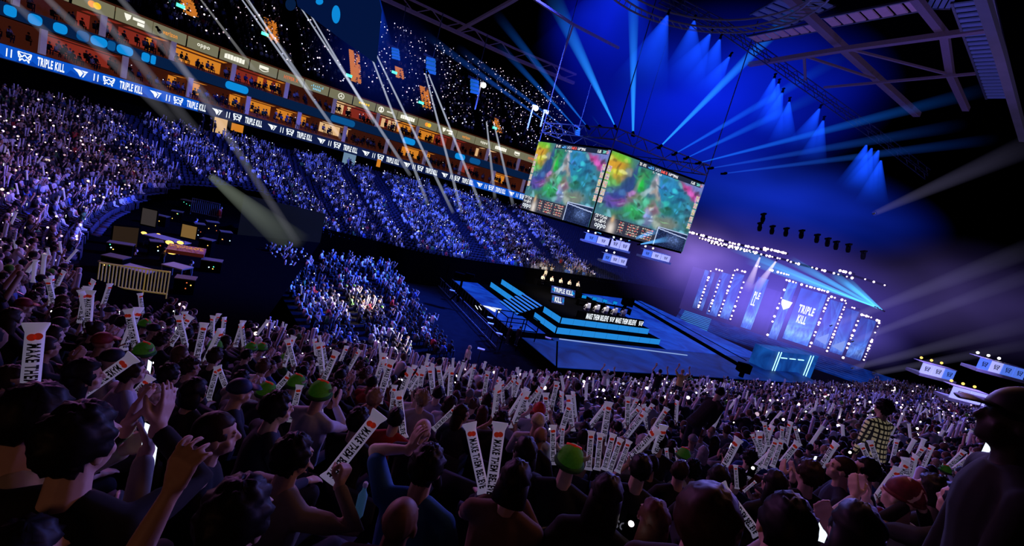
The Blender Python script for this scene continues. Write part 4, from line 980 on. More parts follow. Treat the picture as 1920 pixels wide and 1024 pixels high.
for q, seed, br, lb in panels:
    c = [wp(q[0], q[1], -.3), wp(q[2], q[3], -.3), wp(q[4], q[5], -.3), wp(q[6], q[7], -.3)]
    w = (c[1] - c[0]).length; s0 = (c[0] - WP).dot(wd); zt_ = (c[0].z + c[1].z) / 2; zb_ = max(1.2, (c[2].z + c[3].z) / 2)
    s0 = ((c[0] - WP).dot(wd) + (c[3] - WP).dot(wd)) / 2; s1 = ((c[1] - WP).dot(wd) + (c[2] - WP).dot(wd)) / 2
    o = link('led_wall_panel', video_mesh(s1 - s0, zt_ - zb_, 40, 60, painter_panel(seed, br)), None, face_matrix(WP + wd * s0 - wn * .3 + Vector((0, 0, zb_ - WP.z)), wd, (0, 0, 1)))
    bm = bmesh.new(); box(bm, ((s1 - s0) / 2, (zt_ - zb_) / 2, -.2), (s1 - s0 + .1, zt_ - zb_ + .1, .3))
    link('panel_cabinet', mesh_from_bm('cabinet', bm, M['black']), o)
    tag(o, lb, 'LED panel', 'LED panels of the main stage wall')
    W_, H_ = s1 - s0, zt_ - zb_
    if seed == 10:
        link('lettering', text_mesh('TRIPLE', M['ledwhite'], .42, .05), o, Matrix.Translation((W_ * .48, H_ * .63, .1)) @ Matrix.Diagonal((1.15, 1.35, 1, 1)))
        link('lettering', text_mesh('KILL', M['ledwhite'], .42, .05), o, Matrix.Translation((W_ * .44, H_ * .44, .1)) @ Matrix.Diagonal((1.05, 1.35, 1, 1)))
    if seed == 6:
        link('lettering', text_mesh('PLE', M['ledwhite'], .42, .05), o, Matrix.Translation((W_ * .45, H_ * .66, .1)) @ Matrix.Diagonal((1.0, 1.2, 1, 1)))
        link('lettering', text_mesh('LL', M['ledwhite'], .42, .05), o, Matrix.Translation((W_ * .35, H_ * .52, .1)) @ Matrix.Diagonal((1.0, 1.2, 1, 1)))
    if seed == 8:
        bm = bmesh.new(); bm.faces.new([bm.verts.new(v) for v in ((-.8, .8, 0), (.9, .7, 0), (.7, -.3, 0), (0, -.9, 0), (-.55, -.1, 0))]); link('emblem', mesh_from_bm('emblem', bm, M['ledwhite']), o, Matrix.Translation((W_ * .5, H_ * .6, .1)))
    if seed in (12, 14):
        bm = bmesh.new(); bm.faces.new([bm.verts.new(v) for v in ((-.9, -.5, 0), (.7, -.9, 0), (.6, 1.0, 0))]); link('pale_triangle', mesh_from_bm('tri', bm, emat('pale_tri', (.25, .42, .85), .7)), o, Matrix.Translation((W_ * .5, H_ * .2, .06)))
# dark structure behind and steps in front
bm = bmesh.new(); c0, c1 = wp(90, 300, -1.2), wp(1350, 650, -1.2)
L = (c1 - c0).dot(wd); box(bm, c0 + wd * (L / 2) + Vector((0, 0, 5.2 - c0.z)), (L + 1, .3, 8), Matrix((wd, -wn, (0, 0, 1))).transposed()); struct('wall_stage_backing', bm, pmat('backing_violet_glow', (.03, .02, .07), .8, emis=(.035, .022, .10), es=.4, noise_amt=.3))  # violet lamp glow between the columns put in as emission
# light columns with lamps
BULB = bmesh.new(); ball(BULB, (0, 0, 0), .15, u=10, v=6); BULB = mesh_from_bm('lamp_bulb', BULB, M['bulb'], True)
colz = [((195, 312), (105, 585), 13), ((255, 375), (180, 610), 9), ((360, 312), (245, 640), 13), ((420, 385), (325, 670), 9), ((720, 390), (575, 775), 9), ((1005, 492), (870, 845), 15), ((1120, 530), (985, 885), 15), ((1205, 640), (1095, 935), 9), ((1345, 672), (1235, 945), 13)]
pos_w = ['first', 'second', 'third', 'fourth', 'fifth', 'sixth', 'seventh', 'eighth', 'ninth']
def lamp_bar(a, b, n, name, label, cat, group, jit=.25):
    a, b = Vector(a), Vector(b); e = empty(name, b if b.z < a.z else a, label, cat, group)
    bm = bmesh.new(); bar(bm, a, b, .3); o = link('rail', mesh_from_bm('rail', bm, M['black'])); reparent(o, e)
    for k in range(n):
        if random.random() < .12: continue
        p = a.lerp(b, min(1, max(0, (k + .5 + random.uniform(-jit, jit)) / n))) + wn * .25
        o = link('lamp_bulb', BULB, None, Matrix.Translation(p) @ Matrix.Scale(random.choice((.7, .85, 1, 1.25)), 4)); reparent(o, e)
for i, (t, b, n) in enumerate(colz):
    p, q = wp(*t, .35), wp(*b, .35); m = (p + q) / 2; q2 = Vector((m.x, m.y, q.z)); p2 = Vector((m.x, m.y, p.z))
    lamp_bar(p2, q2, n, 'light_column', f'upright column of glowing violet-white lamps, {pos_w[i]} along the stage wall', 'light column', 'lamp columns of the stage wall')
runs = [((195, 312), (290, 315), 4), ((360, 312), (440, 330), 4), ((500, 288), (545, 296), 3), ((590, 310), (735, 355), 8), ((705, 388), (785, 400), 4), ((808, 415), (1000, 465), 11), ((1005, 495), (1120, 528), 5), ((1150, 568), (1215, 588), 4), ((1212, 622), (1300, 638), 5), ((1330, 650), (1350, 675), 2)]
for i, (a, b, n) in enumerate(runs):
    p, q = wp(*a, .35), wp(*b, .35); z = (p.z + q.z) / 2; p.z = q.z = z
    lamp_bar(p, q, n, 'light_bar', f'level bar of glowing violet-white lamps, {ordn[i]} along the stage wall top', 'light bar', 'lamp bars on the stage wall top')
trs = [((1291, 435), (1380, 458), 20, 66), ((1382, 458), (1438, 470), 12, 66), ((1310, 446), (1420, 474), 20, 66.5), ((1330, 455), (1480, 489), 22, 67), ((1431, 465), (1477, 476), 14, 66), ((1478, 490), (1600, 522), 15, 66), ((1572, 507), (1602, 514), 8, 67), ((1600, 517), (1662, 536), 4, 66)]
for i, (a, b, n, d) in enumerate(trs):
    lamp_bar(at(*a, d), at(*b, d), n, 'lamp_truss', f'hanging truss of bright violet-white lamps above the stage wall, {ordn[i]} of eight from the cube', 'light truss', 'lamp trusses above the stage wall')
# cyan laser fans over the wall
for i, (a, b) in enumerate((((1655, 582), (1370, 462)), ((1650, 580), (1480, 487)), ((1640, 575), (1400, 487)), ((1645, 577), (1560, 512)), ((1655, 582), (1585, 525)))):
    lamp(at(*a, 64), at(*b, 66), .06, .7, beam_mat('beam_laser', (.05, .45, .9), .8, .9, 1.2), f'lamp of the flat cyan shaft over the stage wall, {ordn[i]} of five', size=.3, group='cyan shafts over the stage wall')
for i, (a, b) in enumerate((((1425, 482), (1400, 545)), ((1455, 490), (1415, 545)))):
    lamp(at(*a, 66), at(*b, 68), .12, .7, beam_mat('beam_cream', (.75, .6, .75), .6, .9, 1.2), f'lamp of the pale downward shaft before the stage wall, {ordn[i]} of two', LENSW, .3)
# dark downlight row above the wall
for i, (x, y) in enumerate(((1424, 430), (1447, 436), (1473, 440), (1502, 444), (1531, 452), (1551, 459), (1567, 465), (1590, 470), (1618, 483), (1430, 413))):
    P = at(x, y, 62); lamp(P, P + Vector((.1, -.2, -1)), .1, .2, None, f'dark hanging stage lamp over the lamp trusses, {ordn[i]} from the cube', lens_mesh(M['dimblue']), 1.0, 'dark lamps above the stage wall')
# wide steps
ws = empty('stage_steps', WP, 'wide dark steps across the front of the main stage wall', 'stairs')
bm = bmesh.new(); rmw = Matrix((wd, -wn, (0, 0, 1))).transposed()
for k in range(8):
    z = 1.4 - k * .16; c = WP + wd * 13 + wn * (.8 + k * .9); box(bm, Vector((c.x, c.y, z / 2)), (32, .9, z), rmw)
o = link('treads', mesh_from_bm('treads', bm, M['deckdark'])); reparent(o, ws)
bm = bmesh.new()
for k in range(8):
    z = 1.4 - k * .16
    c = WP + wd * .0 + wn * (1.25 + k * .9 + .02); box(bm, Vector((c.x, c.y, z - .05)), (4.6, .03, .09), rmw)
o = link('lit_step_edges', mesh_from_bm('edges', bm, emat('lit_edge', (.05, .35, .85), .75))); o['label'] = 'flight with bright blue step edges'; reparent(o, ws)
# glowing blue glass box in front
pA, pB = onz(1432, 706, .2), onz(1520, 712, .2); e = empty('glowing_box', (pA + pB) / 2, 'glowing blue cage with bright cyan edge lines at the foot of the main stage', 'light box')
dx = (pB - pA); L = dx.length; dx.normalize(); n = Vector((-dx.y, dx.x, 0)); rm = Matrix((dx, n, (0, 0, 1))).transposed()
bm = bmesh.new(); box(bm, (pA + pB) / 2 + n * 1.2 + Vector((0, 0, 1.6)), (L, 2.2, 3.2), rm); o = link('blue_body', mesh_from_bm('body', bm, floor_led('box_blue', (.003, .03, .2), (.01, .12, .55), .8))); reparent(o, e)
bm = bmesh.new()
for k in (.12, .17, .80, .86): bar(bm, pA.lerp(pB, k) + Vector((0, 0, .05)), pA.lerp(pB, k) + Vector((0, 0, 3.2)), .07)
for k in (.2, .38, .56): bar(bm, pA.lerp(pB, k) + Vector((0, 0, 2.5)), pA.lerp(pB, k + .12) + Vector((0, 0, 2.5)), .09)
o = link('cyan_lines', mesh_from_bm('lines', bm, M['cyanled'])); reparent(o, e)
# ------------------------------------------------------------------ broadcast desks
def desk(px, d, n, w, h, dirv, label, alt=()):
    P = at(*px, d); dx = Vector(dirv).normalized(); nr = dx.cross(Vector((0, 0, 1))); rm = Matrix((dx, -nr, (0, 0, 1))).transposed()
    e = empty('broadcast_desk', P, label, 'desk', 'lit broadcast desks')
    for k in range(n):
        c = P + dx * (k + .5) * w
        bm = bmesh.new(); box(bm, c, (w * .93, .1, h), rm); o = link('front_panel', mesh_from_bm('front', bm, M['deskblue'] if k in alt else M['deskpanel'])); reparent(o, e)
        b = crest_mesh(M['ink']) if k == 0 and not desk.__dict__.get('cm') else desk.cm; desk.cm = b
        o2 = link('crest_emblem', b, None, face_matrix(c + nr * .08, dx, (0, 0, 1)) @ Matrix.Scale(h * .42, 4)); reparent(o2, o); o2.matrix_parent_inverse = Matrix.Identity(4)
    bm = bmesh.new(); box(bm, P + dx * n * w / 2 - nr * .5 + Vector((0, 0, h / 2 + .03)), (n * w + .1, 1.1, .06), rm); box(bm, P + dx * n * w / 2 - nr * .5 - Vector((0, 0, h / 2 + .15)), (n * w + .4, 1.6, .3), rm)
    o = link('desk_top', mesh_from_bm('top', bm, M['white'])); reparent(o, e)
    return P, dx, nr
desk.cm = None
D = {}
D['a'] = desk((1727, 689), 48, 3, 1.35, 1.1, (.96, .1, 0), 'white lit press desk with dark crests at right, nearest the stage', (2,))
D['b'] = desk((1783, 734), 44, 2, 1.9, 1.15, (.95, .05, 0), 'white and blue lit press desk just above the right crowd', ())
D['c'] = desk((1834, 680), 46, 4, 1.35, 1.1, (.96, .08, 0), 'blue lit press desk with white crest panel at the right edge', (0, 2, 3))
D['d'] = desk((1097, 443), 72, 2, 2.1, 1.1, (.95, .2, 0), 'pale lit desk below the left of the video cube', (0,))
D['e'] = desk((1145, 455), 70, 2, 1.6, 1.2, (.95, .2, 0), 'pale lit desk below the video cube, middle of three')
D['f'] = desk((1131, 481), 66, 3, 1.25, 1.0, (.95, .2, 0), 'pale lit desk lowest beneath the video cube', (0,))
D['g'] = desk((1205, 473), 66, 3, 1.5, .9, (.95, .2, 0), 'pale lit desk below the right of the video cube', (0,))
for k, (P, dx, nr) in D.items():
    for q in range(3 if k in 'abc' else 2):
        c = P + dx * (.6 + q * 1.25) - nr * .9 + Vector((0, 0, .9)); e = empty('desk_lamp', c, 'small warm lamp on the broadcast desk ' + {'a': 'nearest the stage at right', 'b': 'above the right crowd', 'c': 'at the right edge', 'd': 'under the cube left end', 'e': 'under the cube middle', 'f': 'lowest under the cube', 'g': 'under the cube right end'}[k] + ', ' + ordn[q] + ' along', 'lamp')
        bm = bmesh.new(); ball(bm, c, .13, u=8, v=5); o = link('bulb', mesh_from_bm('bulb', bm, M['amber'] if k in 'ab' else M['lenswhite'])); reparent(o, e)
        bm = bmesh.new(); bar(bm, c, c - Vector((0, 0, .5)), .04); o = link('stem', mesh_from_bm('stem', bm, M['metal'])); reparent(o, e)

# ------------------------------------------------------------------ mixing platform in the stand
PZ = 3.2
pp = [onz(x, y, PZ) for x, y in ((120, 560), (330, 640), (470, 640), (600, 455), (440, 340), (260, 350), (110, 480))]
bm = bmesh.new(); bm.faces.new([bm.verts.new(p) for p in pp]); struct('floor_mix_platform', bm, M['black'])
# tunnel wall behind
bm = bmesh.new(); a, b = onz(445, 440, 3.2), onz(600, 455, 3.2); quad(bm, a, b, b + Vector((0, 0, 3.0)), a + Vector((0, 0, 3.6))); struct('wall_tunnel', bm, pmat('tunnel_grey', (.003, .003, .003), .95, spec=0., emis=(.02, .022, .017), es=.14, noise_amt=.5, nscale=.4))  # light on the tunnel wall put in as emission
sg = link('exit_sign', mesh_from_bm('exit', (lambda b: (box(b, (0, 0, 0), (.95, .32, .1)), b)[1])(bmesh.new()), M['exitgreen']), None, face_matrix(at(499, 381, 44), (1, 0, 0), (0, 0, 1))); tag(sg, 'small green lit exit sign over the dark tunnel mouth beside the mixing platform', 'sign')
def barrier(p0, p1, h, n, label, mat):
    e = empty('steel_barrier', p0, label, 'barrier', 'steel barriers of the mixing platform'); bm = bmesh.new()
    for z in (.12, h): tube(bm, [p0 + Vector((0, 0, z)), p1 + Vector((0, 0, z))], .04, 6)
    o = link('frame', mesh_from_bm('frame', bm, mat)); reparent(o, e)
    for k in range(n + 1):
        bm = bmesh.new(); p = p0.lerp(p1, k / n); tube(bm, [p + Vector((0, 0, .12 if 0 < k < n else -.1)), p + Vector((0, 0, h))], .028, 6); o = link('upright', mesh_from_bm('upright', bm, mat)); reparent(o, e)
M['ambersteel'] = pmat('lamp_lit_steel', (.6, .5, .3), .35, .6, emis=(.5, .34, .1), es=.2)  # amber lamp light put into the steel as tint and emission
b0, b1, b2 = at(184, 545, 22.5), at(268, 558, 22.3), at(312, 562, 22.3)
barrier(at(182, 537, 23), at(268, 550, 22.5), 1.25, 13, 'amber lit steel barrier at the front of the mixing platform, longer half', M['ambersteel'])
barrier(at(268, 550, 22.5), at(312, 556, 22.3), 1.25, 7, 'amber lit steel barrier at the front of the mixing platform, shorter half', M['ambersteel'])
barrier(at(357, 399, 40), at(408, 410, 40), 1.3, 14, 'dim steel barrier at the far end of the mixing platform', M['metal'])
def table(px0, px1, d0, d1, dep, label):
    a, b = at(*px0, d0), at(*px1, d1); b.z = a.z; dx = (b - a); L = dx.length; dx.normalize(); n = Vector((-dx.y, dx.x, 0)); rm = Matrix((dx, n, (0, 0, 1))).transposed(); e = empty('equipment_table', (a + b) / 2, label, 'table')
    bm = bmesh.new(); box(bm, (a + b) / 2 + n * dep / 2, (L, dep, .07), rm); o = link('table_top', mesh_from_bm('top', bm, pmat('table_top', (.12, .11, .1), .6, emis=(.1, .06, .04), es=.10))); reparent(o, e)
    for s in (0, 1):
        for t in (.05, .95):
            bm = bmesh.new(); c = a.lerp(b, .03 + s * .94) + n * dep * t; bar(bm, c, c - Vector((0, 0, .75)), .05); o = link('leg', mesh_from_bm('leg', bm, M['metal'])); reparent(o, e)
    return a, b, n
T1_ = table((183, 490), (275, 498), 24, 24, .9, 'long dim equipment table at the front of the mixing platform')
T2_ = table((302, 496), (342, 502), 25, 25, .9, 'short equipment table right of the long one on the platform')
T3_ = table((268, 440), (340, 452), 30, 30, 1.0, 'amber lit mixing console table in the middle of the platform')
# console, screens and lamps on the platform
def small_box(name, px, d, s, rz, mat, label, cat, mats2=None):
    P = at(*px, d); e = empty(name, P, label, cat); rm = Matrix.Rotation(rz, 3, 'Z')
    bm = bmesh.new(); box(bm, P + Vector((0, 0, s[2] / 2)), s, rm); o = link('body', mesh_from_bm('body', bm, M['black'])); reparent(o, e)
    bm = bmesh.new(); box(bm, P + rm @ Vector((0, -s[1] / 2 - .012, s[2] / 2)), (s[0] * .88, .02, s[2] * .85), rm); o = link('lit_face', mesh_from_bm('face', bm, mat)); reparent(o, e)
    return e
AMB = emat('amber_screen', (.6, .33, .1), .32)
small_box('equipment_screen', (353, 448), 29, (.95, .1, .95), .2, AMB, 'upright amber lit screen on the mixing platform', 'screen')
small_box('equipment_screen', (278, 425), 31, (1.0, .1, 1.3), .2, emat('grey_screen', (.10, .08, .08), .35), 'dim grey upright panel on the mixing platform', 'screen')
small_box('equipment_screen', (232, 465), 29, (1.4, .1, 1.5), .9, emat('brown_screen', (.06, .035, .022), .35), 'dim brown panel at the left of the platform', 'screen')
for i, (x, y, d, r) in enumerate(((318, 455, 29, .16), (322, 472, 28, .2), (338, 455, 29, .13), (270, 437, 31, .12), (297, 440, 31, .1))):
    P = at(x, y, d); e = empty('work_lamp', P, 'amber work lamp glowing on the mixing platform, ' + ['beside the mixing console', 'brightest and lowest', 'next to the upright screen', 'far left by the grey panel', 'on the console back edge'][i], 'lamp', 'amber work lamps')
    bm = bmesh.new(); ball(bm, P, (r * 1.6, r, r * .8), u=10, v=6); o = link('bulb', mesh_from_bm('bulb', bm, M['amber'], True)); reparent(o, e)
    bm = bmesh.new(); tube(bm, [P + Vector((.2, .1, -.5)), P + Vector((.15, .1, .15)), P + Vector((0, 0, .15))], .02, 5); o = link('stem', mesh_from_bm('stem', bm, M['black'])); reparent(o, e)
M['console'] = pmat('console_face', (.1, .03, .03), .5, emis=(.5, .07, .03), es=.07, noise_amt=.5, nscale=6)
P = at(350, 470, 28); e = empty('mixing_console', P, 'sloping mixing console with red lit keys on the platform', 'mixing console')
bm = bmesh.new(); box(bm, P, (1.9, .8, .25), Matrix.Rotation(.5, 3, 'Z') @ Matrix.Rotation(.25, 3, 'X')); o = link('console_body', mesh_from_bm('console', bm, M['console'])); reparent(o, e)
bm = bmesh.new()
for k in range(40): box(bm, P + Matrix.Rotation(.5, 3, 'Z') @ Vector((random.uniform(-.85, .85), random.uniform(-.3, .3), .2)), (.06, .06, .05))
o = link('key_lamps', mesh_from_bm('keys', bm, emat('key_lamp', (1, .4, .15), .5))); o['kind'] = 'stuff'; reparent(o, e)
CASE_ = pmat('case_lid_lit', (.03, .03, .032), .7, emis=(.06, .035, .015), es=.10, noise_amt=.4)  # amber light on the lids put in as emission
for i, (x, y, d, w, dp, h, lb) in enumerate(((215, 500, 25.5, 1.0, .7, .8, 'beside the left end of the long table'), (225, 470, 28.5, 1.2, .6, .7, 'below the brown panel'), (290, 470, 28.5, .7, .6, .9, 'between the work lamps and the long table'), (385, 470, 29, .8, .6, 1.1, 'right of the sloping console'), (395, 500, 27, 1.1, .7, .7, 'right of the short table'), (370, 440, 32, .7, .6, 1.2, 'right of the upright amber screen'), (300, 415, 34, 1.0, .6, .8, 'behind the grey panel'), (330, 408, 35, .8, .6, .9, 'behind the console table'), (395, 430, 35, .9, .6, 1.0, 'near the far barrier'), (350, 385, 41, 1.0, .7, .9, 'left of the far barrier'), (345, 540, 23.5, .9, .7, .8, 'right of the amber barrier'), (420, 450, 33, .8, .6, 1.0, 'at the right side of the platform'))):
    P = onz(x, y + 8, PZ); e = empty('equipment_case', P, 'dark equipment case with tiny lights ' + lb, 'case', 'equipment cases on the mixing platform'); rm = Matrix.Rotation(.2 + .3 * (i % 3), 3, 'Z')
    bm = bmesh.new(); box(bm, P + Vector((0, 0, h / 2)), (w, dp, h), rm); o = link('case_body', mesh_from_bm('case', bm, M['black'])); reparent(o, e)
    bm = bmesh.new(); box(bm, P + Vector((0, 0, h + .02)), (w * 1.03, dp * 1.03, .05), rm); o = link('case_lid', mesh_from_bm('lid', bm, CASE_)); reparent(o, e)
    for q in range(3):
        bm = bmesh.new(); ball(bm, P + rm @ Vector((random.uniform(-.4, .4) * w, -dp / 2 - .02, 0)) + Vector((0, 0, random.uniform(.3, .9) * h)), .035, u=6, v=4); o = link('status_light', mesh_from_bm('light', bm, random.choice((M['exitgreen'], M['amber'], M['lensblue'], M['boardred'])))); reparent(o, e)
# handrails in the left foreground crowd
for i, (a, b, d0, d1) in enumerate((((-20, 525), (80, 572), 10, 10.5), ((180, 602), (240, 618), 11.5, 12))):
    p, q = at(*a, d0), at(*b, d1); e = empty('handrail', p, ['bright steel handrail among the seats at the far left edge', 'short steel handrail right of the man in the white shirt'][i], 'handrail')
    bm = bmesh.new(); tube(bm, [p, q], .035, 8); o = link('rail', mesh_from_bm('rail', bm, M['steel'], True)); reparent(o, e)
    bm = bmesh.new()
    for k in (.1, .9): tube(bm, [p.lerp(q, k), p.lerp(q, k) - Vector((0, 0, 1.0))], .025, 6)
    o = link('posts', mesh_from_bm('posts', bm, M['steel'], True)); reparent(o, e)
# lit doorways below the ribbon
for i, (x, y, d, w, h, mt) in enumerate(((413, 236, 62, 1.5, 2.6, 'suitewarm'), (389, 228, 62, 1.4, 2.2, 'dimgrey'), (113, 142, 51, .5, 1.6, 'suitewarm'), (652, 303, 74, 2.2, 2.6, 'paleblue'), (445, 240, 62, 1.4, 1.0, 'suiteglow'), (710, 306, 73, .6, 1.2, 'suiteglow'))):
    if mt == 'dimgrey': m = emat('door_grey', (.16, .17, .2), .7)
    elif mt == 'paleblue': m = emat('door_pale_blue', (.2, .33, .5), .7)
    else: m = M[mt]
    P = at(x, y, d); bm = bmesh.new(); box(bm, P, (w, .15, h), Matrix.Rotation(R_(30 if x < 500 else 20), 3, 'Z')); struct(f'door_{i+1}', bm, m)
# ------------------------------------------------------------------ people
def ik(S, Wt, a, b, hint):
    S, Wt = Vector(S), Vector(Wt); d = Wt - S; L = min(d.length, a + b - .004); dn = d.normalized(); Wt = S + dn * L
    x = (a * a - b * b + L * L) / (2 * L); h = math.sqrt(max(0, a * a - x * x)); n = Vector(hint) - dn * Vector(hint).dot(dn); n.normalize()
    return S + dn * x + n * h, Wt
def hand(bm, w, d, n, side, curl, spread=.0, thumb_in=.3, scale=1.0):
    """w wrist, d finger direction, n palm normal, side = thumb direction sign on d x n"""
    d = Vector(d).normalized(); n = Vector(n); n = (n - d * n.dot(d)).normalized(); s = d.cross(n) * side; k = scale
    w = Vector(w)
    tube(bm, [w - d * .02 * k, w + d * .02 * k], [.026 * k, .028 * k], 8)
    L = (.074, .083, .076, .058); offs = (.031, .0105, -.0105, -.031)
    for i in range(4):
        b = w + d * .088 * k + s * offs[i] * k
        tube(bm, [w + d * .015 * k + s * offs[i] * .6 * k, b], [.016 * k, .0135 * k], 8)
        a = spread * (1.5 - i) * .5; dd = (d * math.cos(a) + s * math.sin(a)); p = b; an = 0; pts = [p]
        for j, f in enumerate((.45, .31, .24)):
            an += curl * (.9, 1.1, .8)[j]; p = p + (dd * math.cos(an) + n * math.sin(an)) * L[i] * f * k; pts.append(p)
        tube(bm, pts, [.0098 * k, .0092 * k, .0086 * k, .0076 * k], 7)
    t0 = w + d * .022 * k + s * .026 * k + n * .006 * k
    t1 = t0 + (d * .62 + s * (.75 - thumb_in * .5) + n * (.15 + thumb_in * .8)).normalized() * .045 * k
    t2 = t1 + (d * .8 + s * (.35 - thumb_in) + n * (.1 + thumb_in * .9)).normalized() * .034 * k
    t3 = t2 + (d * .8 + s * (.2 - thumb_in * 1.2) + n * (.1 + thumb_in)).normalized() * .026 * k
    tube(bm, [t0, t1, t2, t3], [.0145 * k, .0125 * k, .011 * k, .009 * k], 8)
    return w + d * .085 * k + n * .028 * k
EXv, EYv, EZv = Vector((1, 0, 0)), Vector((0, 1, 0)), Vector((0, 0, 1))
def build_person(name, seated=True, L=None, R=None, lean=.05, hy=0., hp=0., sleeve='long', vox=.011, fem=False, wide=1.0):
    """L / R: dict(w=wrist point, d=finger dir, n=palm normal, curl=..)  returns meshes + anchors, local frame faces +Y, origin on the floor"""
    hz = .47 if seated else .90
    hip = Vector((0, 0, hz)); ch = Vector((0, lean * .6, hz + .34)); sh = Vector((0, lean, hz + .50)); nk = Vector((0, lean + .012, hz + .57)); hd = Vector((0, lean + .045, hz + .712))
    sw = (.165 if fem else .185) * wide
    Rh = Matrix.Rotation(hy, 3, 'Z') @ Matrix.Rotation(hp, 3, 'X')
    B = bmesh.new(); T = bmesh.new(); G = bmesh.new()
    # head with face
    def hpnt(x, y, z): return hd + Rh @ Vector((x, y, z))
    ball(B, hpnt(0, -.008, .025), (.076, .096, .093), Rh, 16, 10); ball(B, hpnt(0, .028, -.04), (.06, .066, .075), Rh, 14, 10); ball(B, hpnt(0, .072, -.085), (.026, .022, .02), Rh, 8, 6)
    tube(B, [hpnt(0, .083, .018), hpnt(0, .106, -.022)], [.0095, .0155], 8); ball(B, hpnt(0, .092, -.03), (.019, .012, .010), Rh, 8, 6)
    for s in (-1, 1):
        ball(B, hpnt(s * .077, -.004, -.012), (.011, .022, .034), Rh, 8, 8); ball(B, hpnt(s * .031, .078, .010), (.0155, .012, .0105), Rh, 8, 6); ball(B, hpnt(s * .032, .083, .034), (.021, .009, .007), Rh, 8, 6); ball(B, hpnt(s * .045, .055, -.03), (.02, .022, .02), Rh, 8, 6)
    ball(B, hpnt(0, .087, -.056), (.024, .011, .0065), Rh, 8, 6); ball(B, hpnt(0, .085, -.067), (.020, .011, .007), Rh, 8, 6)
    tube(B, [hpnt(0, -.012, -.05), nk, sh], [.054, .06, .075], 10)
    # trunk
    tw = 1.0 if not fem else .92
    prof = [(0, -.02, .165, .125), (.10, -.005, .16, .12), (.22, .01, .15, .112), (.34, .02, .165, .12), (.43, .02, .168, .112), (.50, .02, .12, .085), (.545, .02, .07, .06)]
    def trunk(bm, ex):
        rg = []
        for z, y, rx, ry in prof:
            rg.append((Vector((0, y - .02 + lean * z / .5, hz + z)), (rx * tw * wide + ex), ry + ex, EXv, EYv))
        loft(bm, rg, 16)
    trunk(B, 0); trunk(T, .016)
    arms = {}
    for s, A in ((-1, L), (1, R)):
        S = Vector((s * sw, lean, hz + .475))
        if A is None: A = dict(w=(s * .13, .36 if seated else .12, hz + (.14 if seated else -.16)), d=(-.25 * s, .9, -.2) if seated else (0, .15, -1), n=(0, -.1, -1) if seated else (-s, 0, 0), curl=.25)
        E, Wt = ik(S, A['w'], .29, .25, A.get('hint', (s * .7, -.25, -.75)))
        tube(B, [S, S.lerp(E, .5), E], [.047, .043, .035], 10); tube(B, [E, E.lerp(Wt, .35), Wt], [.036, .037, .024], 10); ball(B, S, .052, None, 10, 8)
        gp = hand(B, Wt, A['d'], A['n'], A.get('side', s), A.get('curl', .3), A.get('spread', 0.), A.get('thumb', .3), A.get('scale', 1.0))
        ball(T, S, (.068, .064, .062), None, 12, 8); tube(T, [Vector((s * .05, lean + .005, hz + .525)), S], [.058, .06], 10)
        if sleeve == 'long':
            tube(T, [S, S.lerp(E, .5), E, E.lerp(Wt, .9)], [.064, .058, .05, .037], 10)
        else:
            tube(T, [S, S.lerp(E, .75)], [.066, .058], 10)
        arms[s] = (gp, Wt, E)
    # collar ring
    # legs
    for s in (-1, 1):
        H_ = Vector((s * .09, .0, hz + .01))
        if seated: K = Vector((s * .12, .43, hz + .02)); An = Vector((s * .12, .40, .09))
        else: K = Vector((s * .1, .02, .48)); An = Vector((s * .1, -.01, .09))
        tube(G, [H_, K], [.088, .062], 10); tube(G, [K, An], [.06, .042], 10); tube(G, [An + Vector((0, -.05, -.045)), An + Vector((0, .16, -.055))], [.042, .036], 8)
        tube(B, [H_, K], [.07, .046], 8); tube(B, [K, An], [.045, .03], 8); tube(B, [H_, Vector((0, 0, hz + .05))], [.07, .08], 8)
    ball(G, (0, -.01, hz + .02), (.178 * wide, .135, .11), None, 14, 8)
    out = dict(body=remesh('body', B, vox, M['skin'], 2), top=remesh('top', T, max(vox, .012), M['cloth'], 3), trousers=remesh('trousers', G, max(vox, .014), M['trouser'], 2), hd=hd, Rh=Rh, arms=arms, hz=hz, lean=lean)
    return out
def shell(fn, u=26, v=18):
    """closed shell around the head centre: fn(dir)->radius vector or None when tucked inside"""
    bm = bmesh.new(); bmesh.ops.create_uvsphere(bm, u_segments=u, v_segments=v, radius=1)
    for vt in bm.verts: vt.co = fn(vt.co.copy())
    return bm
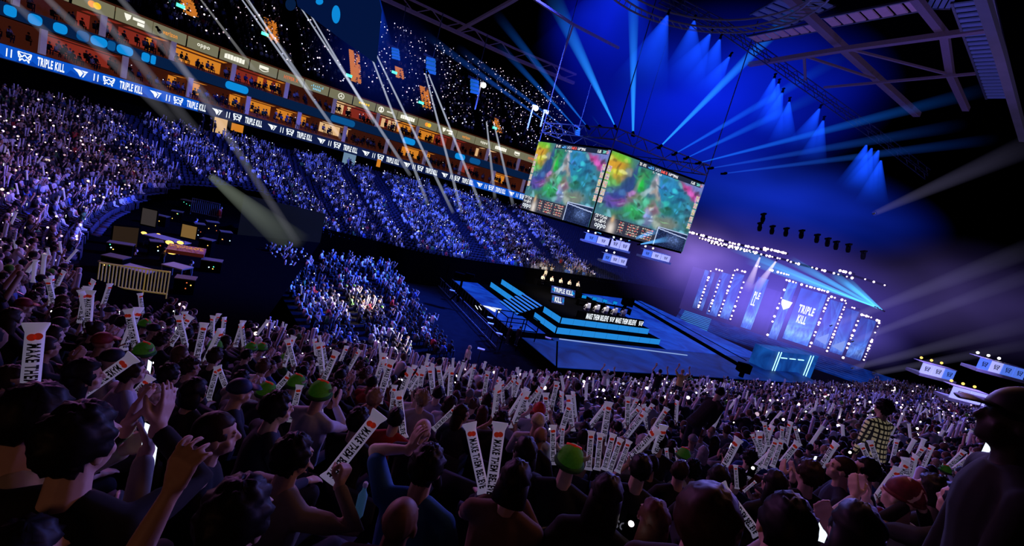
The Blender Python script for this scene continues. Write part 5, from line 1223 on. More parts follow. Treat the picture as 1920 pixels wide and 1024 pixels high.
def hair_mesh(kind):
    def short(d, vol=1.0, nz=.012, low=-.35, seed=0, back=-.75):
        face = d.y > .30 and d.z < .42 and abs(d.x) < .8
        side = d.z < low and d.y > -.15
        neck = d.z < back
        n = noise.noise(d * 5 + Vector((seed, 0, 0))) * nz * 1.4 + noise.noise(d * 14 + Vector((seed, 3, 0))) * nz * .7
        r = Vector((d.x * (.086 + n), -.012 + d.y * (.106 + n), .024 + d.z * (.108 + n)))
        if vol != 1: r = Vector((r.x * vol, r.y * vol, r.z * vol))
        if face or side or neck: r = Vector((d.x * .06, -.01 + d.y * .07, .01 + d.z * .08))
        return r
    if kind == 'short': bm = shell(lambda d: short(d))
    elif kind == 'crop': bm = shell(lambda d: short(d, .965, .004, -.2, 5, -.55))
    elif kind == 'thick': bm = shell(lambda d: short(d, 1.08, .011, -.45, 9, -.8), 34, 24)
    elif kind == 'curly': bm = shell(lambda d: short(d, 1.12, .02, -.5, 3, -.85), 40, 28)
    elif kind in ('long', 'bob'):
        bm = shell(lambda d: short(d, 1.04, .01, -.6, 2, -.9))
        H_ = -.27 if kind == 'long' else -.11
        loft(bm, [(Vector((0, -.03, .03)), .09, .085, EXv, EYv), (Vector((0, -.045, -.05)), .098, .075, EXv, EYv), (Vector((0, -.055, (H_ - .05) / 2 - .02)), .104, .066, EXv, EYv), (Vector((0, -.06, H_)), .085 if kind == 'long' else .1, .045, EXv, EYv)], 18)
    elif kind == 'bun':
        bm = shell(lambda d: short(d, 1.0, .008, -.5, 2, -.8)); ball(bm, (0, -.10, .10), .045, None, 12, 8)
    elif kind == 'beanie':
        bm = shell(lambda d: Vector((d.x * (.09 + .003 * math.sin(d.x * 60)), -.012 + d.y * .108, .03 + d.z * .115)) if d.z > -.18 else Vector((d.x * .06, d.y * .07, d.z * .05)))
        tube(bm, [Vector((math.cos(a * math.pi / 12) * .086, -.012 + math.sin(a * math.pi / 12) * .104, .014)) for a in range(25)], .014, 8, False)
    elif kind == 'cap':
        bm = shell(lambda d: Vector((d.x * .09, -.012 + d.y * .11, .035 + d.z * .1)) if d.z > -.12 else Vector((d.x * .06, d.y * .07, d.z * .05)))
        loft(bm, [(Vector((0, .08, .04)), .07, .008, EXv, EZv), (Vector((0, .14, .035)), .07, .007, EXv, EZv), (Vector((0, .175, .025)), .045, .006, EXv, EZv)], 14)
    elif kind == 'hood':
        bm = shell(lambda d: Vector((d.x * (.115 + .02 * noise.noise(d * 3)), -.03 + d.y * (.125 + .03 * noise.noise(d * 2.5)), .01 + d.z * (.135 + .02 * noise.noise(d * 4)))) if not (d.y > .45 and d.z < .5) else Vector((d.x * .07, d.y * .08, d.z * .08)))
    me = mesh_from_bm('hair_' + kind, bm, M['hair'], True); return me
HAIR = {k: hair_mesh(k) for k in ('short', 'crop', 'thick', 'curly', 'long', 'bob', 'bun', 'beanie', 'cap', 'hood')}
# green fan hat with pale horns
bm = shell(lambda d: Vector((d.x * (.098 + .006 * noise.noise(d * 6)), -.012 + d.y * .116, .035 + d.z * (.118 + .006 * noise.noise(d * 7)))) if d.z > -.25 else Vector((d.x * .06, d.y * .07, d.z * .05)), 24, 16)
M['green'] = pmat('green_plush', (.09, .3, .03), .95, noise_amt=.35, nscale=60, emis=(.04, .2, .01), es=.05)
M['greendark'] = pmat('dark_green_plush', (.03, .14, .03), .95, noise_amt=.3, nscale=60)
M['horn'] = pmat('pale_horn', (.75, .72, .66), .5)
HATB = mesh_from_bm('fan_hat', bm, M['green'], True)
bm = bmesh.new()
tube(bm, [Vector((math.cos(a * math.pi / 12) * .098, -.012 + math.sin(a * math.pi / 12) * .116, .012)) for a in range(25)], .02, 8, False); HATBRIM = mesh_from_bm('hat_brim', bm, M['greendark'], True)
bm = bmesh.new(); tube(bm, [(-.05, .01, .135), (0, -.02, .15), (.05, .01, .135)], [.012, .016, .012], 8); HATRED = mesh_from_bm('hat_tuft', bm, M['red'], True)
def horn(s):
    bm = bmesh.new(); tube(bm, [(s * .085, -.01, .07), (s * .118, -.01, .088), (s * .128, -.005, .12)], [.02, .016, .006], 8); return mesh_from_bm('hat_horn', bm, M['horn'], True)
HORNS = [horn(-1), horn(1)]
# pose library --------------------------------------------------------------
def P_(w, d, n, curl=.3, **k): return dict(w=w, d=d, n=n, curl=curl, **k)
def clap(hz, y=.36, z=.62): return (P_((-.05, y - .06, hz + z - .08), (.05, .55, .85), (1, 0, 0), .12), P_((.05, y - .06, hz + z - .08), (-.05, .55, .85), (-1, 0, 0), .12))
S_, ST_ = .47, .90
LIB = {}
def lib(k, **a): LIB[k] = build_person(k, **a); LIB[k]['args'] = a
c_ = clap(S_); lib('lap', seated=True)
lib('clap', seated=True, L=c_[0], R=c_[1], hy=.15)
lib('sticks', seated=True, L=P_((-.17, .34, S_ + .52), (0, .5, .85), (1, .0, 0), 1.1, thumb=.8), R=P_((.17, .34, S_ + .56), (0, .5, .85), (-1, .0, 0), 1.1, thumb=.8), sleeve='short')
lib('phone', seated=True, R=P_((.10, .40, S_ + .46), (-.1, .3, .95), (-.2, -.95, .2), .35, thumb=.5), hp=-.1, hy=-.2)
lib('lean', seated=True, lean=.18, hy=.4, fem=True)
lib('turn', seated=True, hy=-.85, fem=True, sleeve='short')
lib('one_stick', seated=True, R=P_((.24, .28, S_ + .66), (.1, .3, .95), (-1, .1, 0), 1.1, thumb=.8), hy=-.2)
c_ = clap(ST_); lib('stand', seated=False); lib('stand_clap', seated=False, L=c_[0], R=c_[1], hy=.3)
lib('cheer', seated=False, L=P_((-.27, .1, ST_ + .92), (-.1, .1, 1), (.3, .9, 0), .2, spread=.2), R=P_((.27, .1, ST_ + .92), (.1, .1, 1), (-.3, .9, 0), .2, spread=.2), sleeve='short')
SKIN_SHADED = (.02, .015, .014)  # shade of the silhouette painted into its skin colour
SKIN = [(.62, .42, .33), (.5, .31, .22), (.36, .2, .13), (.2, .11, .07), (.68, .47, .38)]
HAIRC = {'black': (.008, .007, .008), 'dark brown': (.03, .017, .011), 'brown': (.09, .045, .025), 'fair': (.34, .24, .15), 'grey': (.32, .32, .36), 'reddish': (.07, .022, .014)}
def make_person(pose, mat, label, hair='short', hc='black', shirt=(.05, .05, .05), skin=0, scale=1.0, hat=False, group='seated spectators', pm=None):
    P = pm or LIB[pose]
    e = empty('person', label=label, cat='person', group=group, mat=mat @ Matrix.Scale(scale, 4))
    link('body', P['body'], e, None, SKIN[skin]); link('top', P['top'], e, None, shirt); link('trousers', P['trousers'], e, None)
    hm = Matrix.Translation(P['hd']) @ P['Rh'].to_4x4()
    if hat:
        h = link('fan_hat', HATB, e, hm); link('hat_brim', HATBRIM, h); link('hat_tuft', HATRED, h)
        for m_ in HORNS: link('hat_horn', m_, h)
        h['label'] = 'green plush hat with pale horns'
    elif hair and hair != 'bald':
        link('cap' if hair == 'cap' else 'beanie' if hair == 'beanie' else 'hood' if hair == 'hood' else 'hair', HAIR[hair], e, hm, HAIRC[hc] if isinstance(hc, str) else hc)
    return e, P
# sticks, phones -------------------------------------------------------------
SL = .62
def stick_mesh():
    bm = bmesh.new(); rg = []
    for z, w, h in ((0, .062, .006), (.012, .062, .01), (.06, .045, .036), (.15, .046, .04), (SL - .15, .046, .04), (SL - .06, .046, .036), (SL - .012, .064, .01), (SL, .064, .006)):
        rg.append((Vector((0, 0, z)), w, h, EXv, EYv))
    loft(bm, rg, 16); me = mesh_from_bm('stick_tube', bm, M['stick'], True); return me
STICK = stick_mesh()
def wrap_text(side):
    me = text_mesh('MAKE THEM BELIEVE', M['ink'], .2, .05).copy(); n = len(me.vertices); v = np.empty(n * 3, np.float32); me.vertices.foreach_get('co', v); v = v.reshape(-1, 3)
    v[:, 0] /= np.ptp(v[:, 0]); o = np.empty_like(v); o[:, 2] = SL * .45 - v[:, 0] * .43; o[:, 0] = v[:, 1] * .062 * side * -1 ; 
    x = o[:, 0] / .0465; o[:, 1] = side * (.0402 * np.sqrt(np.clip(1 - x * x, .05, 1)) + .007)
    me.vertices.foreach_set('co', o.ravel()); me.update(); return me
STXT = [wrap_text(-1), wrap_text(1)]
def dots_mesh(side):
    bm = bmesh.new()
    for cx, cz in ((-.014, SL - .085), (.014, SL - .08)):
        bm.faces.new([bm.verts.new((cx + .022 * math.cos(a * math.pi / 8), side * .0455, cz + .022 * math.sin(a * math.pi / 8))) for a in range(16)])
    return mesh_from_bm('red_discs', bm, M['red'])
SDOT = [dots_mesh(-1), dots_mesh(1)]
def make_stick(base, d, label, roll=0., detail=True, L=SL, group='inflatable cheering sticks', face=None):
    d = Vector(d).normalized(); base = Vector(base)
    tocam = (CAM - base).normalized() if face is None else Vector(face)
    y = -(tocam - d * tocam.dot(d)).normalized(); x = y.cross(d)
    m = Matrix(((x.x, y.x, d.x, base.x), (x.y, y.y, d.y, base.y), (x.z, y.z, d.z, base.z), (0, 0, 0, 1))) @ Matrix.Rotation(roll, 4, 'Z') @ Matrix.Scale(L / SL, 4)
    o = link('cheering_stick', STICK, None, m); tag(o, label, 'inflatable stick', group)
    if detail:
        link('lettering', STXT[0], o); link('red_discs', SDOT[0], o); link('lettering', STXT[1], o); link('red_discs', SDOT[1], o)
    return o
bm = bmesh.new(); box(bm, (0, 0, 0), (.075, .009, .15)); bmesh.ops.bevel(bm, geom=bm.edges[:], offset=.003, segments=1, affect='EDGES'); PHONE = mesh_from_bm('phone_body', bm, M['black'])
bm = bmesh.new(); box(bm, (0, -.006, 0), (.068, .002, .14)); PSCR = mesh_from_bm('phone_screen', bm, M['phonescreen'])
bm = bmesh.new(); ball(bm, (.018, .012, .05), .011, u=10, v=6); PTOR = mesh_from_bm('phone_torch', bm, M['spark'], True)
bm = bmesh.new(); ball(bm, (.0, .0, .03), .019, u=8, v=6); PTOR2 = mesh_from_bm('phone_torch_bright', bm, M['spark'], True)
def make_phone(P, label, yaw=0., torch=True, big=False, group='phones held up in the crowd', tilt=0., s=1.0):
    m = Matrix.Translation(P) @ Matrix.Rotation(yaw, 4, 'Z') @ Matrix.Rotation(tilt, 4, 'X') @ Matrix.Scale(s, 4)
    o = link('phone', PHONE, None, m); tag(o, label, 'phone', group)
    link('phone_screen', PSCR, o)
    if torch: link('torch_light', PTOR2 if big else PTOR, o)
    return o
# seat -------------------------------------------------------------------------
def seat_parts():
    bm = bmesh.new(); box(bm, (0, .02, .44), (.46, .44, .09)); bmesh.ops.bevel(bm, geom=bm.edges[:], offset=.02, segments=2, affect='EDGES'); a = mesh_from_bm('seat_pan', bm, M['seat'], True)
    bm = bmesh.new(); rg = [(Vector((0, -.2, .42)), .22, .03, EXv, EYv), (Vector((0, -.235, .6)), .225, .035, EXv, EYv), (Vector((0, -.265, .76)), .2, .03, EXv, EYv), (Vector((0, -.275, .80)), .15, .02, EXv, EYv)]; loft(bm, rg, 18); b = mesh_from_bm('backrest', bm, M['seatshell'], True)
    bm = bmesh.new(); box(bm, (0, 0, .6), (.05, .36, .05)); box(bm, (0, -.05, .3), (.05, .12, .6)); c = mesh_from_bm('armrest', bm, M['black'])
    return a, b, c
SEAT = seat_parts()
def make_seat(mat, label):
    e = empty('arena_seat', label=label, cat='seat', group='folding arena seats', mat=mat)
    link('seat_pan', SEAT[0], e); link('backrest', SEAT[1], e)
    for s in (-.26, .26): link('armrest', SEAT[2], e, Matrix.Translation((s, 0, 0)))
    return e
# ------------------------------------------------------------------ lights on crowd and stage
def spot(name, P, T, power, col, deg, blend=.6, size=1.5):
    l = bpy.data.lights.new(name, 'SPOT'); l.energy = power; l.color = col; l.spot_size = R_(deg); l.spot_blend = blend; l.shadow_soft_size = size
    o = bpy.data.objects.new(name, l); COL.objects.link(o); o.location = P; o.rotation_euler = (Vector(T) - Vector(P)).to_track_quat('-Z', 'Y').to_euler(); return o
def arealight(name, P, T, power, col, sx, sy):
    l = bpy.data.lights.new(name, 'AREA'); l.energy = power; l.color = col; l.shape = 'RECTANGLE'; l.size = sx; l.size_y = sy
    o = bpy.data.objects.new(name, l); COL.objects.link(o); o.location = P; o.rotation_euler = (Vector(T) - Vector(P)).to_track_quat('-Z', 'Y').to_euler(); return o
K = .62
spot('blue_flood', (-6, 52, 36), (9, 80, 6), 160000 * K, (.06, .12, 1), 40)
spot('white_flood', (-6, 52, 35), (6, 76, 6), 12000 * K, (.6, .45, 1), 40)
spot('blue_flood', (2, 42, 36), (-8, 66, 7), 190000 * 1.35 * K, (.05, .11, 1), 46)
spot('blue_flood', (0, 34, 36), (-30, 58, 7), 150000 * 1.15 * K, (.06, .11, 1), 44)
spot('white_flood', (2, 38, 34), (-6, 60, 6), 45000 * .16 * K, (.5, .45, 1), 40)
spot('white_flood', (6, 30, 34), (-30, 54, 6), 40000 * .16 * K, (.6, .45, 1), 46)
spot('violet_flood', (-8, 34, 34), (-40, 34, 7), 85000 * .19 * K, (.22, .16, 1), 56)
spot('pink_flood', (0, 30, 30), (-36, 26, 7), 55000 * .22 * K, (1, .4, .7), 50)
spot('block_blue', (10, 50, 30), (-13, 38, 1.5), 150000 * 5.2 * K, (.02, .10, 1), 44)
spot('block_white', (12, 44, 30), (-12, 36, 1.5), 22000 * .12 * K, (.6, .7, 1), 40)
wt = onz(655, 575, 1.5); spot('warm_patch', (12, 40, 28), wt, 1500000 * K, (1, .8, .35), 6.2, .9)
wt2 = onz(760, 640, 1.5); spot('warm_patch', (12, 46, 24), wt2, 1000000 * K, (1, .8, .35), 5, .9)
# near crowd: rim light from the arena side
arealight('stage_rim', (18, 48, 20), (2, 10, 6), 16000 * 1.0 * K, (.20, .20, 1), 16, 8)
arealight('left_rim', (-22, 34, 22), (-2, 8, 8), 10000 * .6 * K, (.65, .2, .8), 10, 8)
arealight('right_rim', (50, 44, 16), (16, 14, 5), 15000 * .75 * K, (.27, .2, 1), 16, 8)
spot('front_white', (12, 40, 20), (8, 29, 1), 26000 * .35 * K, (.9, .88, 1), 30)
arealight('near_pink', (-16, 14, 13.5), (-1, 2.5, 11), 260 * K, (1, .38, .6), 4, 4)
spot('caster_fill', (1, 44, 9), onz(1046, 537, 3.2), 60000 * K, (1, .86, .6), 34)  # added fill with no fixture, brightens the casters
arealight('near_warm_fill', (2.5, 4.2, 13.2), (-1, 1.6, 11.4), 18, (1, .42, .3), 2, 2)  # added fill with no fixture, warms the near hands
arealight('back_warm_fill', (-1.5, -1.3, 12.1), (-.65, 1.2, 11.4), 2.6, (1, .42, .22), .8, .8)  # added fill behind the camera, warms the raised hand
# stage
spot('stage_key', (14, 40, 30), st(6, 6, 2), 180000 * K, (1, .95, .9), 20)
spot('stage_blue', (0, 66, 30), st(0, 8, 1), 60000 * K, (.03, .13, 1), 60)
spot('stage_blue', (30, 66, 30), st(20, 10, 1), 50000 * K, (.05, .16, 1), 60)
spot('wall_violet', (44, 60, 26), (44, 70, 3), 30000 * K, (.4, .3, 1), 70)
spot('pit_amber', tuple(at(325, 440, 29) + Vector((0, 0, 3))), tuple(at(310, 500, 26)), 420 * K, (1, .6, .15), 120)
spot('roof_violet', (34, 40, 16), (38, 46, 37), 22000 * .25 * K, (.5, .33, .8), 90)

# ------------------------------------------------------------------ landmarks for telling people apart
MARKS = []
def mark(px, py, phrase): MARKS.append((px, py, phrase))
mark(1067, 870, 'the big green hat'); mark(1660, 800, 'the standing plaid shirt'); mark(900, 850, 'the V of two big sticks'); mark(600, 745, 'the white-shirted green hat'); mark(792, 808, 'the bald head')
mark(60, 690, 'the tall left stick'); mark(285, 745, 'the fair-haired profile'); mark(405, 815, 'the lettered black hoodie'); mark(1200, 880, 'the lettered black tee'); mark(1575, 880, 'the bearded man')
mark(1688, 935, 'the wine beanie'); mark(1350, 738, 'the leaning man in black'); mark(1790, 735, 'the right white desk'); mark(245, 560, 'the amber barrier'); mark(880, 665, 'the white-robed figure')
mark(1140, 700, 'the white figure cheering'); mark(1467, 690, 'the glowing blue box'); mark(965, 705, 'the man standing in white'); mark(110, 565, 'the pale cap'); mark(1450, 850, 'the paired lettered sticks'); mark(1890, 800, 'the standing silhouette')
mark(1150, 840, 'the five clustered sticks'); mark(165, 605, 'the white-shirted clapper'); mark(40, 550, 'the steel handrail'); mark(330, 440, 'the amber work lamps'); mark(1388, 688, 'the crane base'); mark(965, 630, 'the operator pen'); mark(700, 640, 'the floor seating block'); mark(1300, 700, 'the raised fists')
_used = {}
def where(P, desc):
    px, py, d = proj(P)
    bx = min(MARKS, key=lambda m: math.hypot(m[0] - px, m[1] - py)); dx, dy = px - bx[0], py - bx[1]
    dr = ('right of' if dx > 0 else 'left of') if abs(dx) > abs(dy) * 1.1 else ('below' if dy > 0 else 'above')
    k = (desc, dr, bx[2]); _used[k] = _used.get(k, 0) + 1; n = _used[k]
    return desc, n, dr, bx[2]
NTH = ['nearest', 'second', 'third', 'fourth', 'fifth', 'sixth', 'seventh', 'eighth', 'ninth', 'tenth', 'eleventh', 'twelfth'] + [f'{i}th' for i in range(13, 60)]
def nth_label(P, desc):
    d, n, dr, ph = where(P, desc); return f'{d}, {NTH[n - 1]} {dr} {ph}'
def order_for_labels(items):
    """so that ordinals count outwards from each landmark"""
    def k(it):
        px, py, d = proj(it[0]); return min(math.hypot(m[0] - px, m[1] - py) for m in MARKS)
    return sorted(items, key=k)

# ------------------------------------------------------------------ ground height under a point
_gs = np.linspace(4, NS - 1, 240); _gt = np.linspace(0, 1, NROW * 2)
_G = np.array([bowl(s, t)[:] for s in _gs for t in _gt])
def deckz(x, y):
    i = np.argmin((_G[:, 0] - x) ** 2 + (_G[:, 1] - y) ** 2)
    t = (i % len(_gt)) / (len(_gt) - 1); s = _gs[i // len(_gt)]
    k = min(NROW - 1, int(t * NROW)); return bowl(s, k / NROW).z
FOCUS = Vector((10, 48, 2))
def yaw_to(P, T=FOCUS): d = T - Vector(P); return math.atan2(-d.x, d.y)
MAN = []
SKIN.append(SKIN_SHADED)
def place(px, py, d0, pose, label, yaw=0, hair='short', hc='black', shirt=(.03, .03, .035), skin=0, hat=False, scale=1., by='hd', seat=True, side=1, group=None, fixed=False, absyaw=None):
    Pm = LIB[pose]; best = None
    for f in ([1.0] if fixed else np.linspace(.8, 1.25, 31)):
        d = d0 * f; H = at(px, py, d); yw = (yaw_to(H) if absyaw is None else absyaw) + R_(yaw); loc = (Pm['hd'] if by == 'hd' else Pm['arms'][side][1]) * scale
        root = H - Matrix.Rotation(yw, 3, 'Z') @ loc; e = abs(root.z - deckz(root.x, root.y)) + abs(f - 1) * 1.2
        if best is None or e < best[0]: best = (e, root, yw, root.z - deckz(root.x, root.y))
    _, root, yw, gap = best
    if not fixed and abs(gap) > .2: print('gap', label[:40], round(gap, 2))
    m = Matrix.Translation(root) @ Matrix.Rotation(yw, 4, 'Z')
    e, P = make_person(pose, m, label, hair, hc, shirt, skin, scale, hat, group or 'spectators in the nearest rows')
    MAN.append(root)
    if seat and LIB[pose]['args'].get('seated', True):
        make_seat(m, 'dark folding arena seat under the ' + ' '.join(label.split(',')[0].split()[:9]))
    return e, m, P
def custom(k, **a):
    LIB[k] = build_person(k, vox=.0075, **a); LIB[k]['args'] = a
custom('reach', seated=True, R=P_((.26, .30, S_ + .95), (.12, .12, .98), (-.1, .95, -.1), .62, spread=.55, thumb=.35, scale=1.05), sleeve='short', hp=-.15)
custom('big_clap', seated=True, L=P_((-.01, .34, S_ + .62), (.1, .45, .9), (1, .15, 0), .15, spread=.15), R=P_((.09, .34, S_ + .64), (0, .45, .9), (-1, .15, 0), .15, spread=.15), hy=-.35)
custom('big_phone', seated=True, R=P_((.10, .38, S_ + .55), (-.5, .4, .75), (-.4, -.6, .5), .5, thumb=.5), L=P_((-.08, .38, S_ + .47), (.5, .5, .6), (.5, -.5, .4), .4, thumb=.4), hp=-.15)
custom('big_stick', seated=True, R=P_((.22, .24, S_ + .60), (.0, .35, .95), (-1, .1, 0), 1.25, thumb=.85), hy=-.1)
custom('big_two', seated=True, L=P_((-.10, .33, S_ + .44), (0, .45, .9), (1, .0, 0), 1.25, thumb=.85), R=P_((.06, .34, S_ + .46), (0, .45, .9), (-1, 0, 0), 1.25, thumb=.85))
custom('arm_up', seated=True, L=P_((-.16, .2, S_ + .70), (.1, .3, .95), (.6, .7, 0), .3, spread=.2), sleeve='short')
custom('plain', seated=True)
custom('plain_fem', seated=True, fem=True)
custom('brace', seated=False, L=P_((-.34, .30, ST_ + .52), (-.6, .7, 0), (0, 0, -1), .3), R=P_((.42, .18, ST_ + .50), (.9, .2, 0), (0, 0, -1), .3), hp=-.2)
custom('bow', seated=False, lean=.32, hp=-.35, hy=.3)
BLK, DRK, CRM, GRY, WHT = (.012, .012, .014), (.02, .025, .045), (.42, .36, .30), (.22, .21, .24), (.62, .62, .66)
place(150, 832, 1.4, 'big_clap', 'person with thick black hair clapping hands high, dark top, nearest at the left', 24, 'thick', 'black', BLK)
e3, m3, _ = place(405, 815, 2.05, 'plain', 'person in black hoodie with grey lettering on the back', -42, 'crop', 'dark brown', BLK)
place(325, 915, 1.35, 'reach', 'person reaching one bare spread-fingered hand up from below the frame', 0, 'short', 'black', BLK, 1, by='w', side=1)
place(272, 852, 1.7, 'big_phone', 'person in cream sleeves holding up a glowing phone with both hands', -20, 'short', 'black', CRM, 0, by='w', side=1)
place(285, 745, 4.5, 'plain_fem', 'fair-haired person in profile wearing dark green jacket', -62, 'short', 'fair', (.02, .06, .05), 0)
e6, m6, _ = place(550, 858, 1.95, 'big_stick', 'black-haired person in beige sweater holding one stick', -12, 'thick', 'black', (.30, .25, .21), 0)
place(445, 975, 1.35, 'plain', 'black cropped head and black top, lowest at the left of the bottom edge', 0, 'thick', 'black', BLK)
place(600, 740, 4.4, 'clap', 'person with green hat, white T-shirt and clapping hands', 0, None, 'black', WHT, hat=True)
place(500, 738, 5.2, 'lap', 'person with green hat and dark top left of the white-shirted one', 0, None, 'black', DRK, hat=True)
place(556, 722, 5.8, 'lap', 'person with small green hat between the two larger green hats', 0, None, 'black', DRK, hat=True)
place(365, 735, 3.7, 'plain_fem', 'person with black bob and dark top above the lettered hoodie', 0, 'bob', 'black', BLK)
place(520, 768, 3.3, 'plain', 'person with thick black hair and blue-lit shoulder above the beige sweater', -30, 'thick', 'black', DRK)
place(450, 735, 4.4, 'lap', 'person in navy top and navy cap left of green hats', -30, 'cap', (.02, .03, .09), DRK)
place(85, 755, 2.7, 'turn', 'black-haired person turned right beside the tall stick', -10, 'thick', 'black', BLK)
place(50, 795, 2.75, 'big_stick', 'person at the left edge gripping the tall upright stick', 0, 'short', 'black', BLK, 1, by='w', side=1)
place(247, 698, 3.5, 'plain', 'dark-haired person in pale collared shirt above the fair-haired profile', -20, 'thick', 'dark brown', (.45, .42, .45))
place(158, 706, 3.1, 'plain_fem', 'long black-haired person behind the diagonal blurred stick', -20, 'long', 'black', BLK)
place(20, 720, 3.2, 'turn', 'pink-lit face at the left edge above the tall stick hand', 0, 'short', 'dark brown', (.3, .2, .3))
place(672, 790, 4.0, 'plain', 'person with thick black hair and black top behind the sloping stick', 0, 'thick', 'black', BLK)
place(742, 785, 5.0, 'lap', 'person in red shirt with dark hair left of the bald head', 10, 'short', 'black', (.4, .02, .02))
place(792, 808, 4.6, 'plain', 'bald person in black top facing the stage', 0, 'bald', 'black', BLK, 0)
place(790, 748, 6.2, 'lean', 'curly fair-haired person bowed forward above the bald head', 30, 'curly', 'fair', (.3, .27, .36), 0)
place(822, 738, 6.8, 'lap', 'person in pale grey shirt with dark hair right of the bowed curly one', 0, 'short', 'black', (.4, .37, .46), 0)
e22, m22, _ = place(800, 876, 2.5, 'arm_up', 'black-haired person in blue T-shirt with round print and raised arm', 0, 'thick', 'black', (.03, .13, .34), 0)
place(750, 980, 1.75, 'plain', 'dark bald head nearest at the bottom edge, black top', 0, 'bald', 'black', BLK, 3, scale=1.05)
e24, m24, _ = place(965, 902, 2.35, 'big_two', 'black-haired person in brown top holding the V of two sticks', 0, 'bob', 'black', (.16, .09, .06), 0)
place(982, 848, 3.8, 'plain_fem', 'person with black bob and black top right of the V sticks', 40, 'bob', 'black', BLK)
place(1013, 818, 5.0, 'plain', 'dark bald person below the pale cap above the green hat', -20, 'bald', 'black', BLK, 2)
place(1008, 793, 5.8, 'lap', 'person in pale cap and white shirt behind the dark bald person', 0, 'cap', (.55, .5, .35), WHT)
place(1011, 771, 6.8, 'sticks', 'person in red beanie with both arms up above the pale cap', 0, 'beanie', (.5, .03, .02), (.25, .25, .35))
place(1067, 868, 3.1, 'plain', 'person in big green hat with pale horns and black top', 0, None, 'black', BLK, hat=True, scale=1.05)
place(1135, 930, 2.25, 'plain_fem', 'long black-haired person in black right below the green hat', 0, 'long', 'black', BLK)
e31, m31, _ = place(1200, 880, 3.7, 'plain', 'black-haired person in black T-shirt with pale lettering on the back', 0, 'short', 'black', BLK)
place(1205, 832, 5.1, 'plain', 'grey-haired person in grey T-shirt above the lettered tee', 0, 'short', 'grey', (.36, .34, .36))
place(1222, 975, 2.5, 'plain_fem', 'long reddish-haired person lit by a phone torch at the bottom', 20, 'long', 'reddish', BLK)
place(1275, 885, 4.2, 'turn', 'brown-haired person turned to the side right of the lettered tee', 10, 'short', 'dark brown', BLK)
place(1238, 828, 5.2, 'lap', 'black-haired person in black right of the grey-haired one', 0, 'short', 'black', BLK)
place(1322, 968, 1.85, 'plain', 'person in brown hood at the bottom edge', 0, 'hood', (.045, .022, .014), (.035, .018, .012))
place(1470, 992, 1.7, 'plain', 'large black-haired head lowest right of the brown hood', 0, 'short', 'black', BLK, scale=1.08)
place(1345, 900, 3.3, 'plain_fem', 'person with black bob left of the red-topped short stick', 0, 'bob', 'black', BLK)
place(1450, 908, 3.4, 'plain_fem', 'long black-haired person under the paired lettered sticks', 20, 'long', 'black', BLK)
e40, m40, _ = place(1515, 890, 3.6, 'clap', 'dark-haired clapping person with pale lettering on the black back', 10, 'thick', 'dark brown', BLK)
place(1577, 880, 4.3, 'plain', 'bearded man in profile facing left with a white collar', 70, 'crop', 'dark brown', DRK, 0)
place(1622, 884, 4.2, 'plain', 'dark-haired person facing left behind the bearded man', 65, 'short', 'black', DRK, 0)
place(1690, 932, 2.95, 'clap', 'person in wine beanie and white T-shirt clapping', 25, 'beanie', (.13, .02, .025), (.5, .48, .5), 0)
place(1745, 925, 3.1, 'plain', 'thick black-haired person in black right of the wine beanie', 20, 'thick', 'black', BLK)
place(1800, 945, 2.6, 'clap', 'long black-haired clapping person two seats right of the wine beanie', 15, 'long', 'black', BLK)
place(1853, 915, 3.3, 'plain_fem', 'long brown-haired person with an orange lit shoulder at the right', 15, 'long', 'brown', (.35, .06, .02))
place(1885, 985, 2.2, 'plain', 'thick black-haired person with cream collar in the bottom right corner', 15, 'thick', 'black', (.35, .3, .28))
place(1600, 1000, 2.1, 'big_phone', 'person in pale top at the bottom holding a phone, left of the beanie', 0, 'bob', 'black', (.4, .36, .42))
PLAID = bpy.data.materials.new('plaid_cloth'); PLAID.use_nodes = True
_nt = PLAID.node_tree; _tc = _nt.nodes.new('ShaderNodeTexCoord'); _sp = _nt.nodes.new('ShaderNodeSeparateXYZ'); _nt.links.new(_tc.outputs['Object'], _sp.inputs[0])
def _stripe(o, f, w):
    m = _nt.nodes.new('ShaderNodeMath'); m.operation = 'MULTIPLY'; m.inputs[1].default_value = f; _nt.links.new(o, m.inputs[0]); q = _nt.nodes.new('ShaderNodeMath'); q.operation = 'FRACT'; _nt.links.new(m.outputs[0], q.inputs[0])
    r = _nt.nodes.new('ShaderNodeMath'); r.operation = 'LESS_THAN'; r.inputs[1].default_value = w; _nt.links.new(q.outputs[0], r.inputs[0]); return r.outputs[0]
_mx = _nt.nodes.new('ShaderNodeMath'); _mx.operation = 'MAXIMUM'; _nt.links.new(_stripe(_sp.outputs['X'], 17, .36), _mx.inputs[0]); _nt.links.new(_stripe(_sp.outputs['Z'], 15, .36), _mx.inputs[1])
_mix = _nt.nodes.new('ShaderNodeMix'); _mix.data_type = 'RGBA'; _mix.inputs[6].default_value = (.85, .72, .42, 1); _mix.inputs[7].default_value = (.02, .018, .02, 1); _nt.links.new(_mx.outputs[0], _mix.inputs[0]); _nt.links.new(_mix.outputs[2], _nt.nodes['Principled BSDF'].inputs['Base Color'])
_nt.links.new(_mix.outputs[2], _nt.nodes['Principled BSDF'].inputs['Emission Color']); _nt.nodes['Principled BSDF'].inputs['Emission Strength'].default_value = .12; PLAID.cycles.emission_sampling = 'NONE'
LIB['plaid'] = dict(LIB['stand']); LIB['plaid']['top'] = LIB['stand']['top'].copy(); LIB['plaid']['top'].materials[0] = PLAID
place(1655, 765, 6.0, 'plaid', 'curly-haired person standing in yellow and black plaid shirt', 20, 'curly', 'black', seat=False)
place(1350, 737, 8.6, 'bow', 'man in black standing and leaning right among the seated crowd', -60, 'short', 'black', BLK, seat=False)
